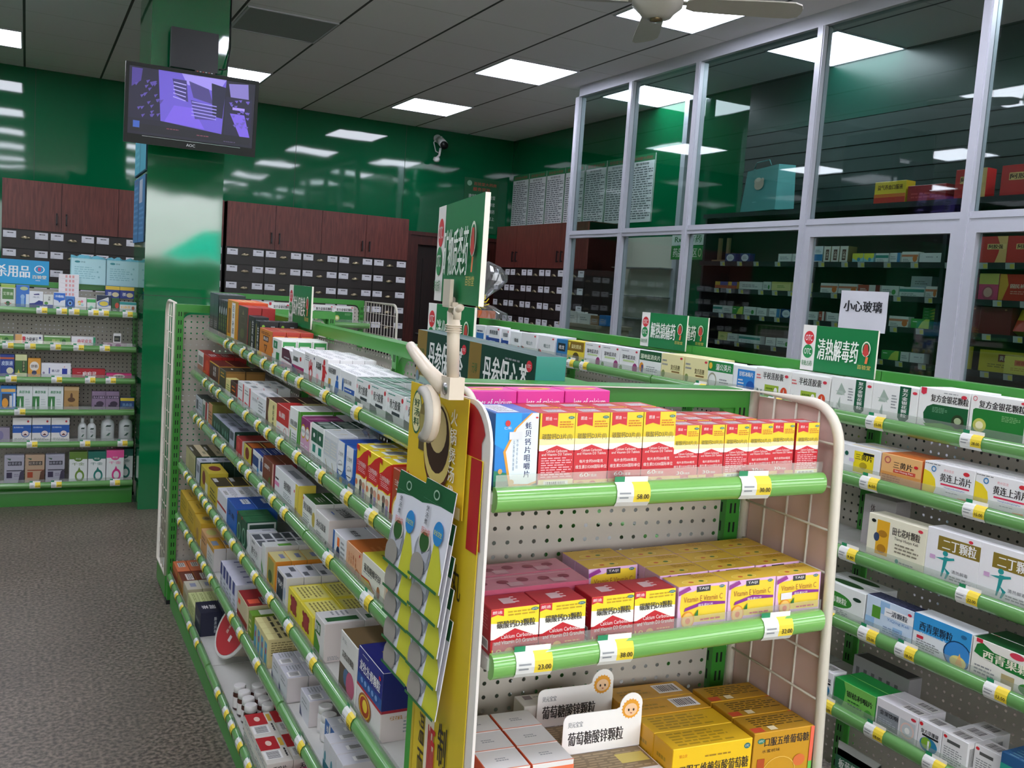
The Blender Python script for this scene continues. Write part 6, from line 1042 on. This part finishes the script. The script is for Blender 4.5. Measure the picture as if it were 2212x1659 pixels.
mb.mesh([(.5975-.594, y-1.4, max(z-.2, .965)) for y, z in e2], [tuple(range(len(e2)))[::-1]], card('b3202a'))
mb.build('white_backing', t)
# packet card
t = thing('packet_display_card', 'yellow header card hanging with pot picture above two columns of packets', 'display card', (.585, 1.5, 1.24), 0)
mb, _ = onside('c', 1.50, 1.262, 1.20, 1.385, .590, 'e0bd2c', 'E .14 .74 .09 .2 f0e6b0|O .14 .74 .09 .2 2a6a4a .9|V .14 .74 .1 .26 2a5a3a 好汤料|E .3 .7 .1 .16 8a7a4a|R .22 .52 .4 .74 a89a5a|R .22 .42 .4 .54 5a4a30|E .56 .5 .24 .38 5a2a1c|E .56 .54 .24 .36 d8c070|E .56 .58 .2 .3 3a2018|E .56 .66 .15 .2 c8b07a|V .82 .5 .1 .8 f2ece0 火锅煲汤袋|E .08 .16 .015 .02 c8401c|R 0 0 1 .1 d8cc98|P e0bd2c .0 .0 .0 .1 .1 .1')
mb.v = [(x-.585, y-1.5, z-1.24) for x, y, z in mb.v]; mb.build('header', t)
PKM = None
def packet(y0, zt, dx, lab, grp):
    global PKM
    if PKM is None:
        mb, _ = onside('p', 0, -.118, -.156, 0, 0, 'dddde6', 'R 0 .8 1 1 1d5a34|P 1d5a34 0 .74 .3 .78 .6 .8 0 .8|P c8c83a .55 0 1 0 1 .18 .8 .4 .62 .5|E .3 .27 .28 .2 8f929a|P 6a6e78 .05 .2 .3 .3 .5 .1 .3 .02 .06 .06|P b4b6be .1 .36 .3 .26 .52 .34 .5 .2 .1 .24|E .32 .4 .2 .11 d4cfc6|E .32 .39 .16 .1 2f5a2c|E .22 .12 .24 .14 9a948c|E .72 .55 .16 .12 2f86c8|T .72 .55 .26 .05 e8e040 安全卫生|V .28 .66 .1 .2 3a3a44 煲汤煮|T .34 .5 .3 .07 d05a50 厨溢袋|R 0 0 1 .03 2f6a3c|O .5 .9 .1 .05 9ab8a0 .7', dx=.02)
        PKM = mb.build('soup_packet').data; bpy.data.objects.remove(bpy.data.objects['soup_packet']); 
        PKM.materials
    o = bpy.data.objects.new('soup_packet', PKM); COL.objects.link(o); o.location = (dx, y0, zt); return tag(o, lab, 'packet', grp)
for r_ in range(5):
    packet(1.498, 1.232-r_*.046, .5795+r_*.0018, 'green-topped soup bag packet, far column, %s from the front' % ORD[r_+1], 'soup bag packets hanging in two columns')
    packet(1.378, 1.243-r_*.05, .5785+r_*.0018, 'green-topped soup bag packet, near column, %s from the front' % ORD[r_+1], 'soup bag packets hanging in two columns')
# the cream clip arm holding the big sign
CRP = flat('cream_plastic', 'd9cbb8', .35)
t = thing('sign_clip', 'cream plastic clamp arm gripping the display side and a green sign', 'clamp', (.56, 1.3, 1.37), 0)
def cl(p): return (p[0]-.56, p[1]-1.3, p[2]-1.37)
B0, B1 = Vector((.566, 1.272, 1.405)), Vector((.545, 1.24, 1.535))
a = MB(); a.tube([cl(B0), cl(B0.lerp(B1, .85))], .0095, CRP, 14)
for k in range(4): q = B0.lerp(B1, .62+k*.025); a.lathe([(.0095, -.0012), (.0125, -.0006), (.0125, .0006), (.0095, .0012)], CRP, 14, c=cl(q))
a.tube([cl(B0.lerp(B1, .85)), cl(B1)], .0085, CRP, 10, r2=.005); a.build('arm', t)
a = MB(); hx = Vector(cl(B1)); dr = Vector((math.sin(math.radians(191.6)), math.cos(math.radians(191.6)), 0)); nn = Vector((dr.y, -dr.x, 0))
def slab(c, u_, w_, d_, z0, z1, m):
    c = Vector(c); a.hull8([c-u_*w_-nn*d_+Vector((0, 0, z0)), c+u_*w_-nn*d_+Vector((0, 0, z0)), c+u_*w_+nn*d_+Vector((0, 0, z0)), c-u_*w_+nn*d_+Vector((0, 0, z0))], [c-u_*w_-nn*d_+Vector((0, 0, z1)), c+u_*w_-nn*d_+Vector((0, 0, z1)), c+u_*w_+nn*d_+Vector((0, 0, z1)), c-u_*w_+nn*d_+Vector((0, 0, z1))], m)
slab(hx-nn*.005, dr, .024, .0025, -.012, .026, CRP); slab(hx+nn*.009, dr, .024, .0025, -.012, .026, CRP); slab(hx+nn*.002, dr, .024, .009, -.014, -.006, CRP)
a.tube([hx+dr*.012+Vector((0, 0, -.02)), hx+dr*.05+Vector((0, 0, -.012))], .005, CRP, 8); a.tube([hx+dr*.03+Vector((0, 0, -.012)), hx+dr*.03+Vector((0, 0, -.03))], .006, CRP, 8)
a.build('sign_holder', t)
a = MB(); a.box(cl(B0)[0]-.012, cl(B0)[0]+.012, cl(B0)[1]-.016, cl(B0)[1]+.016, -.005+.02, .048, CRP)
a.tube([(cl(B0)[0]-.014, cl(B0)[1], .03), (cl(B0)[0]+.014, cl(B0)[1], .03)], .009, flat('steel', 'b0b0b0', .3, 1), 10); a.build('hinge_block', t)
# curved jaw
a = MB(); jw = []
for k in range(9): an = math.radians(80+k*22); jw.append((0, .02+.030*math.cos(an), -.015+.036*math.sin(an)))
for s_ in (-1,): a.tube([(p[0]-.012, p[1], p[2]) for p in jw], .010, CRP, 8)
a.tube([(-.02, p[1]*1.0, p[2]) for p in jw], .0085, flat('grey_pad', 'b4b0a8', .5), 8); a.build('jaw', t)
a = MB(); a.tube([cl((.56, 1.29, 1.40)), cl((.555, 1.34, 1.418)), cl((.55, 1.385, 1.440)), cl((.55, 1.412, 1.452))], .013, CRP, 12, r2=.008); a.build('lever', t)

# ================================================================== ODDS AND ENDS ON THE CENTRE RACK
t = thing('instant_noodle_tub', 'round tub with red lid leaning on its side on the bottom shelf', 'food tub', (.70, 3.395, .246), 0)
MT = Matrix.Rotation(math.radians(-62), 4, 'Y') @ Matrix.Rotation(math.radians(12), 4, 'X')
TUB = flat('tub_paper', 'cbbfae', .4)
a = MB(); a.lathe([(.066, -.10), (.07, -.098), (.098, .0), (.1, .004)], TUB, 32, M=MT)
for k in range(3): ops_on(a, MT @ Vector((.0+.085*math.cos(2.6+k*.45), .085*math.sin(2.6+k*.45), -.06)), (.0, .02, -.005), MT.to_3x3() @ Vector((.01, 0, .03)), MT.to_3x3() @ Vector((math.cos(2.6+k*.45), math.sin(2.6+k*.45), 0)), 'T .5 .5 .8 .8 5a4a2c '+'骨汤面'[k], step=.0075)
a.build('tub', t)
a = MB(); a.lathe([(.1, .0), (.106, .001), (.108, .006), (.104, .011), (.096, .009)], flat('clear_lid', 'd9d4d0', .15), 32, M=MT); a.build('rim', t)
a = MB(); a.lathe([(.095, .0104), (.0, .0108)], card('b8343c'), 32, M=MT); o_ = MT @ Vector((-.05, -.05, .0096)); U_ = MT.to_3x3() @ Vector((0, -.1, 0)); V_ = MT.to_3x3() @ Vector((.1, 0, 0))
ops_on(a, MT @ Vector((-.05, .05, .0112)), U_, V_, MT.to_3x3() @ Vector((0, 0, 1)), 'R .6 .1 .78 .32 e8d8d8|V .3 .6 .16 .7 f0dcd0 自热米线|P e0783a .6 .9 1.1 .9 1.1 .6', step=.0005); a.build('lid_print', t)
BOT = flat('bottle_brown', '4a2420', .2, coat=.5); CAPW = flat('cap_white', 'dedad8', .4); LBL = card('e6dedc')
def pill(loc, lab, grp, brown=True, r=.0212, h=.08):
    t = thing('pill_bottle', lab, 'bottle', loc, 0, grp)
    a = MB(); a.lathe([(.0, 0), (r*.95, 0), (r, .002), (r, h*.66), (r*.75, h*.74)], BOT if brown else flat('bottle_white', 'dcd9d8', .3), 20); a.build('body', t)
    a = MB(); a.lathe([(r*1.01, h*.1), (r*1.01, h*.55)], LBL, 20); a.build('label_band', t)
    a = MB(); a.lathe([(r*.86, h*.72), (r*.92, h*.73), (r*.92, h*.98), (r*.84, h)], CAPW, 22); a.build('cap', t)
for i, (x, y) in enumerate([(.646, 3.015), (.650, 2.965), (.653, 2.915), (.650, 2.865), (.700, 3.00), (.698, 2.95), (.700, 2.90), (.702, 2.853), (.749, 2.985), (.751, 2.935), (.75, 2.885), (.800, 2.955)]):
    pill((x, y, .1225-.0175*(3.0-y)+.001), 'white-capped brown pill bottle, %s of the bottom shelf cluster' % ORD[i+1], 'white-capped pill bottles on the bottom shelf')
pill((.70, 2.243, .3955), 'white pill bottle on the fifth shelf, farther of two', 'pair of white pill bottles', False, .02, .068)
pill((.695, 2.196, .3955), 'white pill bottle on the fifth shelf, nearer of two', 'pair of white pill bottles', False, .021, .066)
t = thing('plastic_basket', 'pink perforated plastic basket on the bottom shelf', 'basket', (.645, 2.47, .119), -PI/2)
PK = flat('pink_plastic', 'b8406a', .35); a = MB(); a.box(0, .2, 0, .14, 0, .004, PK)
for q in ((0, .2, 0, .003), (0, .2, .137, .14), (0, .003, 0, .14), (.197, .2, 0, .14)):
    a.box(q[0], q[1], q[2], q[3], .05, .06, PK); a.box(q[0], q[1], q[2], q[3], .004, .012, PK)
for k in range(16): x = k*.0131; a.box(x, x+.005, 0, .003, .012, .05, PK); a.box(x, x+.005, .137, .14, .012, .05, PK)
a.build('body', t)
mb = MB(); mb.lathe([(.0, 0), (.03, .002), (.034, .03), (.02, .055), (.0, .058)], card('e06a28'), 14); o = mb.build('orange_pouch', None, (.70, 2.34, .124)); tag(o, 'small orange pouch lying in the pink basket', 'pouch')
# crinkled clear film bags
CLR = glassy('crinkled_film', 'e4e6ea', 2.2, .08)
def film(name, pts, lab, loc, seed, sc=1, bow=True):
    rr = random.Random(seed); t = thing(name, lab, 'film bag', loc, 0)
    a = MB(); n = 30; vs = []; m_ = len(pts)
    for r_, z, ox, oy in pts:
        for k in range(n):
            an = 2*PI*k/n; q = r_*(1+rr.uniform(-.14, .14)); vs.append(((ox+q*math.cos(an))*sc, (oy+q*.6*math.sin(an))*sc, (z+rr.uniform(-.006, .006))*sc))
    a.mesh(vs, [(i*n+k, i*n+(k+1) % n, (i+1)*n+(k+1) % n, (i+1)*n+k) for i in range(m_-1) for k in range(n)], CLR); a.build('film', t)
    return t
t = film('gift_bag', [(.10, .0, .06, 0), (.09, .03, .05, 0), (.05, .06, .02, 0), (.014, .085, -.015, 0), (.045, .12, .0, 0), (.08, .16, .02, 0), (.10, .20, .03, 0), (.105, .24, .02, 0), (.085, .275, -.0, 0), (.05, .30, -.03, 0)], 'crinkled clear gift bag tied with a yellow bow on the right rack', (2.17, 4.56, 1.398), 4)
a = MB(); rr = random.Random(2)
for k in range(9):
    an = 2*PI*k/9; a.tube([(-.015, 0, .085), (-.015+.03*math.cos(an), -.02, .085+.03*math.sin(an)), (-.015+.045*math.cos(an+.5), -.03, .085+.042*math.sin(an+.5))], .006, card('e8d030'), 5, r2=.002)
a.build('bow', t)
a = MB(); a.box(-.03, .07, -.03, .03, .0, .04, card('d86a30')); a.build('contents', t)
film('film_wrap', [(.05, 0, 0, 0), (.06, .02, 0, 0), (.045, .035, .01, 0), (.01, .045, .01, 0)], 'scrap of clear film on cartons, second shelf of centre rack', (.80, 2.22, 1.166), 9, .8)

# ================================================================== REAR RACK BOTTLES AND PACKS
PUMP = flat('bottle_pearl', 'c9cccb', .3)
def pump(loc, r, h, lab):
    t = thing('lotion_bottle', lab, 'bottle', loc, 0, 'pearl white wash bottles on the rear rack')
    a = MB(); a.lathe([(.0, 0), (r*.95, 0), (r, .004), (r, h*.6), (r*.86, h*.72), (r*.4, h*.8)], PUMP, 24)
    ops_on(a, (-r*.5, -r*1.01, h*.12), (r, 0, 0), (0, 0, h*.5), (0, -1, 0), 'P 3a4a44 .1 .84 .3 .98 1 .98 .85 .84|L .2 .55 .8 .75 2 x|P 3a5a4c .2 .2 .6 .4 .9 .42 .6 .2', step=.0006); a.build('body', t)
    a = MB(); a.lathe([(r*.36, h*.78), (r*.4, h*.8), (r*.4, h), (r*.34, h*1.0)], PUMP, 18); a.build('cap', t)
for x, y, r, h, lb in ((.315, 6.53, .026, .155, 'slim pearl bottle, half behind its neighbour'), (.335, 6.505, .026, .152, 'slim pearl bottle, second from the white plaster cartons'), (.388, 6.50, .027, .148, 'slim pearl bottle beside the wide ones'), (.484, 6.517, .04, .178, 'wide pearl bottle, left of two in front'), (.592, 6.519, .042, .178, 'wide pearl bottle, right of two in front')):
    if x == .315: continue
    pump((x, y, .4095), r, h, lb+', rear rack')
PKB = card('a9d6de')
for i, (x, w) in enumerate(((.254, .205), (.463, .198), (.665, .2))):
    t = thing('tissue_pack', 'pale blue wrapped tissue pack above the rear rack, %s' % ('leftmost', 'middle one', 'partly behind the pillar')[i], 'tissue pack', (x, 6.65, 1.4065), 0, 'pale blue tissue packs')
    if i == 2: w = .2; t.location = (.665, 6.99-.0, 1.4065); t.location = (.668, 6.985, 1.4065) if 0 else (.665, 6.995, 1.4065)
    a = MB(); a.box(0, w, 0, .13, 0, .165, PKB); ops_on(a, (0, 0, 0), (w, 0, 0), (0, 0, .165), (0, -1, 0), 'R .02 .03 .98 .97 b9e0e6|E .18 .86 .08 .04 2a8a94|T .34 .86 .12 .06 3a7a84 泰福|L .1 .2 .7 .7 6 92c4cc|E .82 .7 .03 .04 92c4cc|E .76 .5 .03 .04 92c4cc|E .8 .3 .03 .04 92c4cc')
    a.build('wrapped_bundle', t)
    a = MB(); rr = random.Random(i); n = 12
    top = [(w*k/n, .0+rr.uniform(-.004, .004), .165) for k in range(n+1)]; rid = [(w*k/n, .065, .172+rr.uniform(0, .016)) for k in range(n+1)]; bk = [(w*k/n, .13, .165) for k in range(n+1)]
    a.mesh(top+rid+bk, [(k, k+1, n+1+k+1, n+1+k) for k in range(n)]+[(n+1+k, n+1+k+1, 2*n+2+k+1, 2*n+2+k) for k in range(n)], flat('blue_film', '6fb4c4', .15)); a.build('folded_film', t)
mb = MB(); mb.box(0, .046, 0, .003, 0, .06, card('e6e4e2')); ops_on(mb, (0, 0, 0), (.046, 0, 0), (0, 0, .06), (0, -1, 0), 'R .1 .1 .9 .72 2f3430|R .2 .3 .7 .5 6a6a5a'); tag(mb.build('photo_card', None, (.504, 6.515, 1.0475)), 'small white card with dark photo, rear rack second shelf', 'card')
# ================================================================== DISPENSARY TOP: TURQUOISE GIFT BAG
t = thing('paper_bag', 'turquoise paper bag with a pale sheep picture on the top ledge', 'bag', (4.60, 5.62, 2.2557), -PI/2-.12)
TQ = card('4f9a9a'); a = MB()
lo = [(0, 0, 0), (.43, 0, 0), (.46, .14, 0), (.03, .14, 0)]; hi = [(.04, .01, .30), (.42, .01, .32), (.45, .13, .32), (.06, .13, .30)]
a.hull8([(x, y+.16, z) for x, y, z in lo], [(x, y+.16, z) for x, y, z in hi], TQ)
ops_on(a, (.01, .16, .0), (.42, 0, 0), (.02, .008, .31), (0, -1, .05), 'E .45 .62 .14 .13 c8b8a8|E .36 .7 .05 .06 c8b8a8|E .56 .7 .05 .06 c8b8a8|E .45 .72 .08 .05 e0d0c0|L .38 .18 .52 .22 1 8ac8c8|P 3a8a8a .3 .98 .36 .98 .33 .84', step=.004); a.build('body', t)
a = MB(); a.tube([(.12, .17, .31), (.15, .172, .355), (.3, .172, .36), (.33, .17, .32)], .004, card('3a7a7a'), 6); a.build('handle', t)
# wooden stand on the first dispensary shelf, white W ornament on the niche shelf
mb = MB(); 
for x in (0, .1): mb.box(x, x+.03, 0, .02, 0, .19, card('9a7a5a'))
mb.box(-.04, .16, -.02, .04, 0, .02, card('9a7a5a')); o = mb.build('wooden_stand', None, (4.85, 5.93, 1.8875)); o.rotation_euler = (0, 0, -PI/2); tag(o, 'small wooden two-post stand, dispensary upper shelf', 'stand')
t = thing('shop_counter', 'beige counter block with cartons inside the partition', 'counter', (4.30, 7.35, 0), -PI/2)
a = MB(); a.box(0, .6, 0, .33, 0, 1.30, flat('counter_beige', 'a89c86', .5)); a.box(-.02, .62, -.02, .35, 1.28, 1.31, flat('counter_beige', '', )); a.build('body', t)
for i, (c, w, h, dsc) in enumerate((('c9c9c4', .16, .1, 'grey-white'), ('d8d8d4', .2, .09, 'white'), ('8a6a44', .13, .08, 'brown'), ('2f78b8', .1, .09, 'blue'))):
    D('x%d' % i, 'counter_carton', w, h, .08, dsc+' carton', c, 'L .2 .3 .8 .7 2 x')
    mb = carton(w, h, .08, c, 'L .2 .3 .8 .7 2 x'); o = mb.build('counter_carton', None, (4.34+.0, 7.31-(0, .175, .39, .53)[i], 1.311)); o.rotation_euler = (0, 0, -PI/2); tag(o, '%s carton on the beige counter inside the partition' % dsc, 'medicine box')
mb = MB(); 
for k in range(4): 
    p, q = [(0, .1), (.03, 0), (.055, .08), (.08, 0), (.11, .1)][k], [(0, .1), (.03, 0), (.055, .08), (.08, 0), (.11, .1)][k+1]
    mb.hull8([(p[0], 0, p[1]), (p[0]+.025, 0, p[1]), (q[0]+.025, 0, q[1]), (q[0], 0, q[1])], [(p[0], .015, p[1]), (p[0]+.025, .015, p[1]), (q[0]+.025, .015, q[1]), (q[0], .015, q[1])], card('w'))
o = mb.build('letter_ornament', None, (4.46, 7.32, 1.311)); o.rotation_euler = (0, 0, -PI/2); tag(o, 'white letter W ornament on the beige counter', 'ornament')
# ================================================================== RIGHT RACK BOTTOM: BAGS
def pouch(name, w, h, d_, base, ops, loc, rz, lab):
    mb = MB(); n = 8; m_ = 10; fr, bk = [], []
    for j in range(m_+1):
        v_ = j/m_; th = d_/2*math.sin(PI*min(1, v_*1.15+.12))**.7 if v_ < .97 else .002
        for i in range(n+1):
            u_ = i/n; y = th*math.sin(PI*u_)**.6 if 0 < u_ < 1 else 0; fr.append((w*u_, -y, h*v_)); bk.append((w*u_, y, h*v_))
    mb.mesh(fr, [(j*(n+1)+i, j*(n+1)+i+1, (j+1)*(n+1)+i+1, (j+1)*(n+1)+i) for j in range(m_) for i in range(n)], card(base), True)
    mb.mesh(bk, [(j*(n+1)+i, (j+1)*(n+1)+i, (j+1)*(n+1)+i+1, j*(n+1)+i+1) for j in range(m_) for i in range(n)], card(base), True)
    ops_on(mb, (0, -d_/2-.001, 0), (w, 0, 0), (0, 0, h), (0, -1, 0), ops); o = mb.build(name, None, loc); o.rotation_euler = (0, 0, rz); return tag(o, lab, 'bag')
pouch('granule_bag', .15, .22, .05, 'c9cbc8', 'R .12 .7 .95 .88 2a5a44|T .55 .79 .7 .12 d8e0d8 板蓝根颗粒|E .4 .36 .1 .08 a8b85a|E .65 .42 .1 .08 a8b85a|R .39 .1 .41 .34 7a8a4a|R .64 .1 .66 .4 7a8a4a', (2.06, 1.80, .1345), -PI/2, 'grey-white 板蓝根 granule bag on the bottom of the right rack')
pouch('granule_bag', .14, .19, .07, 'c6c8c6', 'P 2a6a4a .0 .9 .3 .95 .8 .5 .9 .2 .6 .2 .1 .6|P a8b83c .6 .2 .9 .2 .95 .05 .7 .05|T .4 .6 .5 .1 d8e0d0 颗粒|E .8 .85 .14 .1 e8e8e4', (2.05, 1.63, .1345), -PI/2, 'plump grey granule bag with a green ribbon print, right rack bottom')
